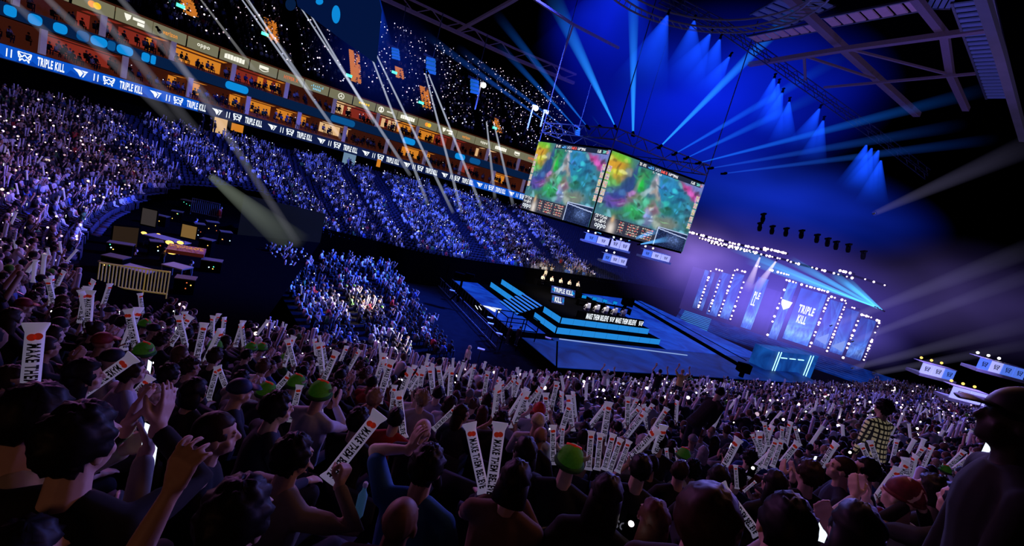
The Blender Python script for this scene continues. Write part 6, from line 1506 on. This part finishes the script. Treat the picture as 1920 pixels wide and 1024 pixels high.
place(1906, 792, 2.0, 'stand', 'dark standing silhouette with flat cap at the right edge', 70, 'cap', (.004, .004, .004), (.004, .004, .005), 5, seat=False)
place(965, 703, 17.5, 'stand', 'man standing in white T-shirt at the front of the near block', -20, 'short', 'black', WHT, seat=False)
place(1003, 712, 16, 'stand', 'person standing in black right of the man in white', 20, 'short', 'black', BLK, seat=False)
place(1048, 705, 16.5, 'stand', 'second person standing in black right of the man in white', 20, 'short', 'black', BLK, seat=False)
place(880, 652, 27, 'stand', 'white-robed figure standing in the aisle by the floor seats', 160, 'hood', (.6, .58, .5), (.7, .66, .55), seat=False, fixed=True)
place(1140, 697, 24, 'cheer', 'white-lit person cheering with both arms up before the stage', 0, 'beanie', (.7, .75, .75), (.75, .8, .8), seat=False, fixed=True)
place(1238, 697, 22, 'cheer', 'dark silhouette with raised fists before the stage', 0, 'short', 'black', BLK, seat=False, fixed=True)
place(1280, 697, 23, 'cheer', 'orange-lit person with raised arms right of the dark fists', 0, 'short', 'fair', (.6, .4, .15), seat=False, fixed=True)
place(166, 603, 8.6, 'clap', 'man in white T-shirt clapping beside the short handrail', -30, 'short', 'black', (.55, .5, .6), 0)
place(108, 565, 9.6, 'lean', 'person in pale cap looking right at the left side', -40, 'cap', (.6, .58, .62), (.3, .26, .36), 0)
place(45, 583, 9.0, 'turn', 'person in dark top with short hair in profile left of pale cap', 0, 'crop', 'black', DRK, 0)
place(145, 590, 9.2, 'reach', 'person with one bare arm lifted right of the pale cap', -20, 'short', 'dark brown', DRK, 0)
# printed lettering on backs
def back_print(parent, P, lines, size, mat, z=.33):
    for i, t in enumerate(lines):
        me = text_mesh(t, mat, .75, .03); y = -.145
        o = link('back_print', me, parent, Matrix(((1, 0, 0, 0), (0, 0, -1, y), (0, 1, 0, P['hz'] + z - i * size * 1.5), (0, 0, 0, 1))) @ Matrix.Diagonal((size, size, 1, 1)))
GPR = pmat('grey_print', (.5, .5, .52), .6, emis=(.4, .4, .5), es=.16)
back_print(e3, LIB['plain'], ['SCO', 'S  SCO', 'C'], .055, GPR, .36)
back_print(e31, LIB['plain'], ['-SOUL-'], .07, GPR, .34)
back_print(e40, LIB['clap'], ['SORA'], .06, GPR, .36)
bm = bmesh.new(); ringm(bm, .075, .085); ringm(bm, .12, .128); me = mesh_from_bm('round_print', bm, GPR)
link('back_print', me, e22, Matrix(((1, 0, 0, .04), (0, 0, -1, -.15), (0, 1, 0, S_ + .26), (0, 0, 0, 1)))); link('back_print', text_mesh('and', GPR, .6, .02), e22, Matrix(((1, 0, 0, .04), (0, 0, -1, -.15), (0, 1, 0, S_ + .26), (0, 0, 0, 1))) @ Matrix.Scale(.045, 4))
# hand-placed sticks: base px, top px, depth
SPEC = [((50, 790), (68, 605), 2.8, 'tallest upright white cheering stick with red top, at the far left'), ((140, 748), (252, 668), 3.3, 'long diagonal white cheering stick right of the tall one'), ((222, 772), (284, 706), 4.3, 'diagonal lettered cheering stick behind the fair-haired profile'),
        ((318, 792), (326, 728), 5, 'short upright cheering stick right of the fair-haired profile'), ((390, 752), (408, 688), 6.3, 'left stick of the small A-shaped pair'), ((432, 748), (408, 686), 6.2, 'right stick of the small A-shaped pair'), ((498, 752), (546, 700), 6.6, 'diagonal cheering stick above the left green hat'),
        ((545, 792), (562, 722), 5.6, 'upright cheering stick left of the white-shirted green hat'), ((603, 822), (598, 742), 5, 'upright cheering stick before the white-shirted green hat'), ((612, 902), (713, 775), 2.7, 'big sloping cheering stick held by the beige sweater'),
        ((757, 822), (747, 733), 5, 'upright cheering stick just left of the bald head'), ((733, 782), (740, 722), 6.1, 'slim cheering stick left of the upright one by the bald head'), ((812, 806), (856, 764), 6, 'short diagonal cheering stick right of the bald head'), ((908, 925), (880, 793), 3.1, 'left stick of the big V with bold MAKE THEM BELIEVE'),
        ((918, 938), (938, 792), 2.95, 'right stick of the big V'), ((1037, 872), (1037, 797), 5.5, 'left of two upright sticks behind the big green hat'), ((1052, 846), (1056, 798), 6.2, 'right of two upright sticks behind the big green hat'),
        ((1103, 882), (1109, 808), 5.4, 'first of five clustered sticks'), ((1119, 882), (1126, 812), 5.4, 'second of five clustered sticks'), ((1132, 882), (1150, 813), 5.5, 'third of five clustered sticks'), ((1142, 886), (1164, 822), 5.5, 'fourth of five clustered sticks'), ((1157, 886), (1180, 826), 5.6, 'fifth of five clustered sticks'),
        ((1254, 882), (1249, 840), 6.8, 'left of two short upright sticks right of the grey-haired person'), ((1273, 882), (1268, 840), 6.8, 'right of two short upright sticks right of the grey-haired person'), ((1432, 878), (1456, 824), 5.4, 'left of the paired lettered sticks leaning right'), ((1448, 876), (1466, 824), 5.5, 'right of the paired lettered sticks'),
        ((1427, 852), (1410, 814), 7, 'small stick leaning left of the paired lettered sticks'), ((1441, 838), (1433, 792), 7, 'small stick above the paired lettered sticks'), ((1464, 842), (1467, 800), 7, 'small upright stick right above the paired sticks'), ((1422, 1004), (1350, 908), 3.3, 'big lettered stick leaning left between brown hood and large head'),
        ((1493, 978), (1474, 918), 4, 'lettered stick right above the large black head'), ((1382, 917), (1379, 872), 5, 'short red-topped stick right of the black bob'), ((1394, 922), (1417, 903), 5, 'small tilted stick beside the red-topped one'), ((1722, 1045), (1694, 978), 4, 'stick tip at the bottom below the wine beanie'), ((1792, 1045), (1759, 978), 3.6, 'stick tip at the bottom right of the beanie'),
        ((1650, 882), (1631, 826), 6.3, 'stick held before the plaid shirt, left one'), ((1640, 884), (1614, 832), 6.4, 'stick leaning left of the plaid shirt'), ((825, 1035), (829, 988), 3, 'stick end with red dot at the bottom below the blue T-shirt'), ((0, 705), (28, 745), 3.6, 'stick sloping down at the left edge'), ((1312, 955), (1305, 928), 4, 'small stick end left of the brown hood'),
        ((1500, 835), (1490, 800), 7.5, 'small stick right of the upper paired sticks'), ((905, 775), (900, 745), 9, 'small upright stick above the V'), ((700, 760), (693, 730), 8, 'small stick above the sloping stick')]
for b, t, d, lb in SPEC:
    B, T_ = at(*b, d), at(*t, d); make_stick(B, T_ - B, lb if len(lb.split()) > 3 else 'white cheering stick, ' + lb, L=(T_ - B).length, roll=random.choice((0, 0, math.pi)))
# hand-placed phones
for x, y, d, lb, b in ((284, 832, 1.75, 'phone with bright white screen held above the cream sleeves', 0), (516, 885, 3, 'phone torch glowing left of the beige sweater', 1), (1181, 990, 2.6, 'phone with torch at the bottom by the reddish hair', 1), (1540, 988, 2.4, 'phone with blue screen at the bottom right of the large head', 0), (1568, 985, 2.5, 'phone with two bright torch lights right of the blue screen', 1), (1410, 882, 5, 'phone torch below the paired sticks', 1), (1592, 852, 6, 'phone torch above the bearded man', 1), (1850, 840, 5, 'phone glowing pale green by the silhouette', 0)):
    make_phone(at(x, y, d), lb, yaw_to(at(x, y, d)) + math.pi * (0 if b == 0 else .9), bool(b), True, s=1.0 if b else 1.1)
# bottle
P = at(672, 965, 3.1); e = empty('water_bottle', P, 'clear blue-lit water bottle left of the blue T-shirt', 'bottle'); bm = bmesh.new(); tube(bm, [P, P + EZv * .15, P + EZv * .19, P + EZv * .22], [.032, .032, .014, .014], 12)
o = link('bottle_body', mesh_from_bm('bottle', bm, pmat('bottle', (.1, .25, .4), .1, emis=(.05, .15, .3), es=.12), True)); reparent(o, e); bm = bmesh.new(); tube(bm, [P + EZv * .22, P + EZv * .24], .017, 10); o = link('cap', mesh_from_bm('cap', bm, M['white'])); reparent(o, e)  # blue light in the bottle put in as emission

# stage people: players in chairs, casters
def gaming_chair(m, label):
    e = empty('gaming_chair', label=label, cat='chair', group='gaming chairs on the stage', mat=m); g = pmat('chair_grey', (.35, .35, .38), .6) if 'cg' not in M else M['cg']; M['cg'] = g
    bm = bmesh.new(); box(bm, (0, .02, .43), (.5, .48, .1)); link('seat', mesh_from_bm('seat', bm, g), e)
    bm = bmesh.new(); loft(bm, [(Vector((0, -.23, .45)), .24, .06, EXv, EYv), (Vector((0, -.27, .8)), .28, .06, EXv, EYv), (Vector((0, -.31, 1.12)), .22, .05, EXv, EYv), (Vector((0, -.33, 1.3)), .15, .04, EXv, EYv)], 16); link('backrest', mesh_from_bm('backrest', bm, g, True), e)
    bm = bmesh.new(); tube(bm, [(0, 0, .08), (0, 0, .4)], .04, 8); 
    for k in range(5): a = k * 1.2566; bar(bm, (0, 0, .08), (.3 * math.cos(a), .3 * math.sin(a), .06), .05)
    link('base', mesh_from_bm('base', bm, M['black']), e)
p, q = onz(1088, 586, 2.4), onz(1172, 600, 2.4); dd = (q - p).normalized(); nn = Vector((-dd.y, dd.x, 0)); yw = math.atan2(-nn.x, nn.y)
for k in range(5):
    c = p.lerp(q, (k + .5) / 5); m = Matrix.Translation(c) @ Matrix.Rotation(yw, 4, 'Z')
    make_person('lap', m, f'player in white jersey seated at the near stage desk, {ordn[k]} from the cube side end', 'short', 'black', (.6, .58, .52), 0, group='players on stage'); gaming_chair(m, f'grey gaming chair at the near stage desk, {ordn[k]} from the left end of it')
p, q = onz(1006, 529, 2.4), onz(1088, 545, 2.4); dd = (q - p).normalized(); nn = Vector((dd.y, -dd.x, 0)); yw = math.atan2(-nn.x, nn.y)
for k in range(5):
    c = p.lerp(q, (k + .5) / 5); make_person('lap', Matrix.Translation(c) @ Matrix.Rotation(yw, 4, 'Z'), f'player in cream jersey behind the far stage desk, {ordn[k]} from its left end', 'short', 'dark brown', (.7, .64, .5), 0, group='players on stage')
make_person('stand', Matrix.Translation(onz(1029, 531, 2.4) - EY * -1.5) @ Matrix.Rotation(yw, 4, 'Z'), 'person in cream standing behind the far stage desk', 'short', 'dark brown', (.7, .64, .5), 0, group='players on stage')
# production crew on the mixing platform
for x, y, d, ps, lb, sh in ((360, 492, 27, 'stand', 'crew member in black standing right of the equipment table', BLK), (310, 468, 28, 'stand', 'dark crew member at the mixing console', BLK), (255, 470, 28, 'lap', 'crew member in brown seated left of the console', (.1, .05, .03)), (369, 412, 38, 'stand', 'crew member in blue at the far end of the platform', (.05, .1, .4)), (415, 390, 40, 'stand', 'crew member in red by the far barrier', (.35, .04, .03)), (300, 470, 29, 'lap', 'crew member in orange light behind the console', (.2, .06, .03))):
    H = at(x, y, d); yw = yaw_to(H); loc = LIB[ps]['hd']; make_person(ps, Matrix.Translation(H - Matrix.Rotation(yw, 3, 'Z') @ loc) @ Matrix.Rotation(yw, 4, 'Z'), lb, 'short', 'black', sh, 0, group='crew on the mixing platform')
for x, y, d in ((958, 612, 38), (975, 614, 38)):
    H = at(x, y, d); yw = yaw_to(H); make_person('stand', Matrix.Translation(H - LIB['stand']['hd']) @ Matrix.Rotation(yw, 4, 'Z'), 'dark camera operator in the pen, ' + ('left one' if x < 965 else 'right one'), 'short', 'black', BLK, group='camera operators')
for x, y, d in ((399, 222, 56), (406, 228, 56), (384, 216, 56), (659, 300, 69)):
    H = at(x, y, d); make_person('stand', Matrix.Translation(H - LIB['stand']['hd']) @ Matrix.Rotation(2.5, 4, 'Z'), 'dark figure in the ' + {399: 'bright doorway, left one', 406: 'bright doorway, right one', 384: 'grey doorway beside the bright one', 659: 'pale blue doorway'}[x] + ' below the ribbon board', 'short', 'black', BLK, group='figures in doorways')

# ------------------------------------------------------------------ the crowd
AIS = [1.28, 1.75, 2.27, 2.72, 3.35, 4.1, 5.0, 7.4, 8.1, 9.2, 11.2, 12.2]
seats = []
for k in range(NROW):
    t = (k + .5) / NROW; t0 = k / NROW
    ss = np.linspace(.0, NS - 1, 1400); pts = np.array([(cr(I_, s) * (1 - t) + cr(O_, s) * t) for s in ss]); dl = np.r_[0, np.cumsum(np.linalg.norm(np.diff(pts, axis=0), axis=1))]
    n = int(dl[-1] / .56); us = (np.arange(n) + .5 + rng.uniform(-.12, .12, n)) * .56
    S_s = np.interp(us, dl, ss)
    for s, u in zip(S_s, us):
        p = bowl(s, t); z = bowl(s, t0).z
        seats.append((p.x, p.y, z, s, k, u))
seats = np.array(seats)
keep = []; person_pos = []
aisle_u = None
for x, y, z, s, k, u in seats:
    da = min(abs(s - a) for a in AIS); ds = np.linalg.norm(cr(O_, min(s + .02, NS - 1)) - cr(O_, max(s - .02, 0))) / .04
    px, py, d = proj((x, y, z + 1.0))
    if d < 3 or px < -60 or px > 1990 or py > 1100 or py < -60: continue
    if da * ds * .7 < .75 and d > 12: continue
    if (x * x + y * y) < 5.3 ** 2 and d < 6: continue
    if 8 < d < 60 and (inpoly(px, py, PIT_PX) or inpoly(*proj((x, y, z))[:2], PIT_PX)): continue
    if s < 1.05: continue
    if s < 3.6 and k < 1: continue
    if any((r.x - x) ** 2 + (r.y - y) ** 2 < .3 ** 2 for r in MAN): continue
    if random.random() < .06: continue
    keep.append((x, y, z, s, d))
# raked floor block and flat floor seats
def blockgrid(c00, c10, c11, c01, z0, z1, dr=.85, ds=.56, skip=()):
    A, B, C_, D_ = [Vector((v.x, v.y, 0)) for v in (c00, c10, c11, c01)]; nr = int(((D_ - A).length + (C_ - B).length) / 2 / dr)
    for r in range(nr):
        f = (r + .5) / nr; a, b = A.lerp(D_, f), B.lerp(C_, f); n = int((b - a).length / ds)
        for q in range(n):
            g = (q + .5 + random.uniform(-.15, .15)) / n
            if any(abs(g - w) < .035 for w in skip) and random.random() < .85: continue
            p = a.lerp(b, g); yield p.x, p.y, z0 + (z1 - z0) * f, 20., 0
nb0 = len(keep)
cB = (onz(620, 668, 1.2), onz(855, 650, 1.2), onz(728, 492, 3.2), onz(488, 462, 3.2))
for x, y, z, s, _ in blockgrid(*cB, 0.1, 2.4, skip=(.35, .68)):
    px, py, d = proj((x, y, z + 1))
    if random.random() < .05: continue
    keep.append((x, y, z, 20., d))
bm = bmesh.new(); quad(bm, *[Vector((v.x, v.y, zz)) for v, zz in zip(cB, (.05, .05, 2.35, 2.35))]); struct('floor_raked_block', bm, M['dark'])
# floor crowd at the right, between the near stand and the stage
FR = [onz(x, y, 1.2) for x, y in ((995, 702), (1140, 712), (1300, 717), (1500, 722), (1640, 712), (1725, 722), (1775, 750), (1900, 775), (1990, 800))]
for i in range(len(FR) - 1):
    a, b = FR[i], FR[i + 1]; 
    def inner(P):
        q = min((cr(I_, s) for s in np.linspace(9, 13, 200)), key=lambda c: (c[0] - P.x) ** 2 + (c[1] - P.y) ** 2); return Vector((q[0], q[1], 0))
    ia, ib = inner(a), inner(b)
    if (a - ia).length < .8 and (b - ib).length < .8: continue
    for x, y, z, s, _ in blockgrid(ia, ib, b, a, .0, .0, .8, .56):
        px, py, d = proj((x, y, z + 1)); 
        if random.random() < .08 or px < 940: continue
        keep.append((x, y, z, 21., d))
# upper tier and suites
for kk in range(NUR):
    tt = (kk + .5) / NUR; u = U0
    while u < UV:
        u += .62
        if random.random() < .3: continue
        if any(abs(((u - U0) / 7.5) % 1 - .5) < .07 for _ in (0,)): continue
        P = fac(u, UT0 + (UT1 - UT0) * tt, UZ0 + (UZ1 - UZ0) * kk / NUR); px, py, d = proj(P + Vector((0, 0, 1)))
        if px < -40 or px > 1060 or py < -30: continue
        keep.append((P.x, P.y, P.z, 30., d))
for z_, o0, o1 in ((14.05, .6, 4.5), (17.8, .9, 4.5)):
    u = U0
    while u < UV:
        u += .5
        for o_ in (o0 + .2, o0 + 1.0, o0 + 2.2):
            if random.random() < .62: continue
            P = fac(u, o_, z_ + (.25 * (o_ - o0) if o_ < 3 else 0)); px, py, d = proj(P)
            if -40 < px < 1040: keep.append((P.x, P.y, P.z, 31., d))
A_ = np.array(keep); print('crowd', len(A_))
order = np.argsort(A_[:, 4]); A_ = A_[order]
vis = np.array([(lambda p: -10 < p[0] < 1930 and -10 < p[1] < 1040)(proj((a[0], a[1], a[2] + 1.1))) for a in A_])
near_idx = [i for i in np.where(vis)[0] if A_[i, 4] < 40][:225]
rest = np.setdiff1d(np.arange(len(A_)), near_idx)
# individual spectators
SHN = [('black', BLK, 38), ('navy', DRK, 18), ('charcoal', (.06, .06, .065), 10), ('white', WHT, 10), ('grey', GRY, 8), ('blue', (.05, .11, .32), 6), ('red', (.32, .03, .03), 3), ('green', (.05, .16, .05), 2), ('beige', (.34, .28, .22), 4)]
HN = [('short', 'short'), ('crop', 'cropped'), ('thick', 'thick'), ('curly', 'curly'), ('long', 'long'), ('bob', 'bobbed'), ('bun', 'bunned')]
PN = [('lap', 'sitting still', 24), ('clap', 'clapping', 16), ('sticks', 'holding two sticks', 24), ('phone', 'holding up a phone', 14), ('lean', 'leaning forward', 8), ('turn', 'looking aside', 6), ('one_stick', 'holding one stick', 20)]
def pick(L): 
    w = [l[-1] for l in L]; return random.choices(L, w)[0]
todo = []
for i in near_idx:
    x, y, z, s, d = A_[i]; ps = pick(PN); sh = pick(SHN); hr = random.choice(HN); hc = random.choices(['black', 'dark brown', 'brown', 'fair', 'grey', 'reddish'], [50, 20, 12, 5, 3, 3])[0]; hat = random.random() < .06; capk = random.random()
    todo.append((Vector((x, y, z)), ps, sh, hr, hc, hat, capk, d))
todo.sort(key=lambda it: min(math.hypot(m[0] - proj(it[0] + EZv)[0], m[1] - proj(it[0] + EZv)[1]) for m in MARKS))
DETAIL = 11.0
for P, ps, sh, hr, hc, hat, capk, d in todo:
    if hat: hd_ = 'green-hatted person'; hair = None
    elif capk < .06: hd_ = 'capped person'; hair = 'cap'; hc = random.choice([(.02, .02, .03), (.3, .3, .33), (.25, .03, .03)])
    elif capk < .1: hd_ = 'person in beanie'; hair = 'beanie'; hc = random.choice([(.02, .02, .03), (.15, .15, .2)])
    else: hair = hr[0]; hd_ = f'{hc}-haired person'.replace('dark brown', 'dark-brown')
    desc = f'{hd_} in {sh[0]} {ps[1]}'
    lb = nth_label(P + EZv, desc)
    yw = yaw_to(P) + random.uniform(-.25, .25); sc = random.uniform(.94, 1.05); m = Matrix.Translation(P) @ Matrix.Rotation(yw, 4, 'Z')
    e, PM = make_person(ps[0], m, lb, hair, hc, sh[1], random.choices(range(5), [40, 28, 14, 8, 10])[0], sc, hat, 'seated spectators of the near stand')
    rm = m @ Matrix.Scale(sc, 4)
    det = d < DETAIL
    if ps[0] in ('sticks', 'one_stick'):
        for sd in ((-1, 1) if ps[0] == 'sticks' else (1,)):
            g = rm @ PM['arms'][sd][0]; dr = Vector((random.uniform(-.45, .45), random.uniform(-.2, .2), 1)).normalized()
            make_stick(g - dr * .1, dr, nth_label(g, 'white stick ' + ('held up' if abs(dr.x) < .15 else 'tilted') + ' by ' + sh[0] + '-clad spectator'), roll=random.uniform(-.8, .8) + random.choice((0, math.pi)), detail=det)
    if ps[0] == 'phone':
        g = rm @ PM['arms'][1][0]; make_phone(g + Vector((0, 0, .05)), nth_label(g, f'lit phone held by a {sh[0]}-clad spectator'), yw + random.uniform(-.3, .3) + math.pi * random.choice((0, 1)), True, d > 7)
# more sticks and torches among the farther rows, each on its own
fr = [i for i in rest if vis[i] and 6 < A_[i, 4] < 34 and A_[i, 3] < 25]; fr = fr[:1500]; random.shuffle(fr)
pk = sorted(fr[:150], key=lambda i: min(math.hypot(m[0] - proj(A_[i, :3])[0], m[1] - proj(A_[i, :3])[1]) for m in MARKS))
for i in pk:
    x, y, z, s, d = A_[i]; dr = Vector((random.uniform(-.5, .5), random.uniform(-.3, .3), 1)).normalized(); g = Vector((x + random.uniform(-.2, .2), y + .25, z + random.uniform(.95, 1.25)))
    make_stick(g, dr, nth_label(g, 'small white stick ' + ('upright' if abs(dr.x) < .15 else 'leaning') + ' in packed rows'), roll=random.uniform(-.7, .7) + random.choice((0, math.pi)), detail=False, group='small cheering sticks in the packed rows')
pk = sorted(fr[150:260], key=lambda i: min(math.hypot(m[0] - proj(A_[i, :3])[0], m[1] - proj(A_[i, :3])[1]) for m in MARKS))
for i in pk:
    x, y, z, s, d = A_[i]; g = Vector((x + random.uniform(-.2, .2), y + .3, z + random.uniform(.9, 1.3)))
    make_phone(g, nth_label(g, 'tiny phone torch shining among the packed rows'), yaw_to(g) + math.pi, True, True, 'tiny phone torches in the packed rows', s=1.15)
# ---- the uncountable rest of the crowd as one object
def low(kind):
    bm = bmesh.new(); hz = .47 if kind != 2 else .9
    loft(bm, [(Vector((0, -.02, hz)), .17, .13, EXv, EYv), (Vector((0, 0, hz + .3)), .19, .13, EXv, EYv), (Vector((0, .03, hz + .48)), .19, .1, EXv, EYv), (Vector((0, .05, hz + .55)), .07, .06, EXv, EYv)], 7)
    for f in bm.faces: f.material_index = 2
    ball(bm, (0, .06, hz + .70), (.085, .1, .115), None, 7, 5, 0)
    n0 = len(bm.faces)
    bm.faces.ensure_lookup_table(); g = bmesh.ops.create_uvsphere(bm, u_segments=7, v_segments=5, radius=1, matrix=Matrix.Translation((0, .03, hz + .735)) @ Matrix.Diagonal((.1, .11, .105, 1)))
    for v in g['verts']:
        for f in v.link_faces: f.material_index = 1
    if kind == 2:
        for s in (-1, 1): tube(bm, [(s * .09, 0, .9), (s * .1, 0, .05)], [.08, .05], 5, True, 3)
    else:
        for s in (-1, 1): tube(bm, [(s * .09, 0, .47), (s * .12, .42, .5), (s * .12, .42, .05)], [.08, .06, .045], 5, True, 3)
    if kind == 0:
        for s in (-1, 1): tube(bm, [(s * .2, .02, hz + .46), (s * .24, .1, hz + .2), (s * .1, .34, hz + .16)], [.06, .05, .035], 5, True, 2)
    else:
        for s in (-1, 1): tube(bm, [(s * .2, .02, hz + .46), (s * .26, .18, hz + .28)], [.06, .05], 5, True, 2); tube(bm, [(s * .26, .18, hz + .28), (s * .16, .32, hz + .62)], [.045, .035], 5, True, 0); ball(bm, (s * .16, .32, hz + .66), .05, None, 5, 4, 0)
    if kind == 1:
        for s in (-1, 1): tube(bm, [(s * .16, .3, hz + .55), (s * (.16 + random.uniform(-.1, .15)), .34, hz + 1.15)], [.05, .05], 5, True, 4)
    return tmpl(bm)
TM = [low(0), low(1), low(2)]
def crowd_cols(n, zone, bright=1.0):
    c = np.zeros((n, 5, 3))
    sk = np.array(SKIN)[rng.integers(0, 5, n)]; c[:, 0] = sk; c[:, 1] = np.where(rng.random((n, 1)) < .8, np.array([[.012, .01, .01]]), np.array([[.12, .07, .04]]))
    pal = np.array([(.012, .012, .015), (.02, .025, .05), (.09, .09, .1), (.7, .7, .72), (.3, .3, .34), (.06, .13, .4), (.4, .04, .04), (.08, .22, .08), (.45, .38, .28)]); pr = np.array([.34, .14, .1, .2, .08, .06, .025, .02, .035])
    c[:, 2] = pal[rng.choice(9, n, p=pr / pr.sum())]; c[:, 3] = (.015, .015, .03); c[:, 4] = (.72, .7, .8)
    hat = rng.random(n) < .03; c[hat, 1] = (.08, .28, .03); hat = rng.random(n) < .05; c[hat, 1] = (.5, .5, .55)
    return c * bright
parts = []; B_ = A_[rest]
zone = B_[:, 3]; n = len(B_); r_ = rng.random(n)
kind = np.where(r_ < .80, 0, np.where(r_ < .87, 1, 2)); up_ = zone >= 30; kind = np.where(up_ & (kind == 1), 0, kind); kind = np.where((zone == 31) & (kind == 2), 0, kind)
yaws = np.array([yaw_to((b[0], b[1], b[2])) for b in B_]) + rng.uniform(-.3, .3, n); sc = rng.uniform(.93, 1.08, n)
for k in range(3):
    mk = kind == k; cc = crowd_cols(mk.sum(), None); cc[up_[mk]] *= .5; parts.append((TM[k], B_[mk, :3], yaws[mk], sc[mk], cc))  # upper tier and suites: shade painted in by darkening crowd colours
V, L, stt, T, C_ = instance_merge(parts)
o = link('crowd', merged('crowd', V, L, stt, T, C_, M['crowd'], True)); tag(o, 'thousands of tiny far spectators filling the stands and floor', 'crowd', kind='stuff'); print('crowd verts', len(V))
# ---- torches
tb_ = bmesh.new(); bmesh.ops.create_icosphere(tb_, subdivisions=1, radius=1); OCT = tmpl(tb_)
pos, size, col = [], [], []
for (x, y, z, s, d) in B_:
    f = .0
    if s == 30.: f, sz = .6, random.choice((.045, .06, .08, .11))
    elif s == 31.: f, sz = .10, .05
    elif s == 20.: f, sz = .10, .04
    elif s == 21.: f, sz = .10, random.choice((.03, .045))
    elif s < 4.2: f, sz = .28, random.choice((.04, .055, .075))
    else: f, sz = (.34, random.choice((.035, .055, .085))) if d > 16 else (.06, .018)
    if random.random() < f:
        pos.append((x + random.uniform(-.2, .2), y + random.uniform(-.3, .3), z + (1.0 if s != 31 else .9) + random.uniform(-.1, .45))); size.append(sz)
        if s == 30.: c = random.choice(((.9, .7, .95), (1, .75, .85), (.7, .7, 1), (.6, .6, .9)))
        elif 4.2 <= s < 9: c = random.choice(((1, .62, .8), (1, .8, .9), (.9, .65, 1), (1, .75, .65)))
        elif s < 4.2 or s == 20.: c = random.choice(((.75, .8, 1), (.9, .85, 1), (.55, .65, 1), (1, .85, .9)))
        else: c = random.choice(((1, .7, .9), (.8, .75, 1), (1, .9, .95)))
        k_ = random.uniform(.15, 1.2); col.append([q * k_ for q in c])
pos = np.array(pos); col = np.array(col)[:, None, :]; V, L, stt, T, C_ = instance_merge([(OCT, pos, np.zeros(len(pos)), np.array(size), col)])
o = link('phone_torches', merged('torches', V, L, stt, T, C_, M['sparkc'])); tag(o, 'countless pinpoint phone torches sparkling across the stands', 'phone torches', kind='stuff'); print('torches', len(pos))
# ---- seat rows
sb = bmesh.new(); box(sb, (0, 0, .42), (.46, .44, .08)); box(sb, (0, -.25, .62), (.46, .06, .42)); SB = tmpl(sb)
sel = seats[[i for i in range(len(seats)) if (lambda p: p[2] > 2.5 and -80 < p[0] < 2000 and p[1] < 1120 and not (8 < p[2] < 60 and inpoly(p[0], p[1], PIT_PX)))(proj(seats[i, :3] + np.array([0, 0, .4])))]]
cl = np.tile(np.array([[[.012, .015, .04]]]), (len(sel), 1, 1)); ys = np.array([yaw_to(b[:3]) for b in sel])
V, L, stt, T, C_ = instance_merge([(SB, sel[:, :3], ys, np.ones(len(sel)), cl)])
o = link('seat_rows', merged('seat_rows', V, L, stt, T, C_, M['crowd'])); tag(o, 'dark blue folding seats under and between the far spectators', 'seats', kind='stuff')

for o in bpy.data.objects:
    lb = o.get('label')
    if lb and len(lb.split()) > 16: print('LONG', len(lb.split()), lb)
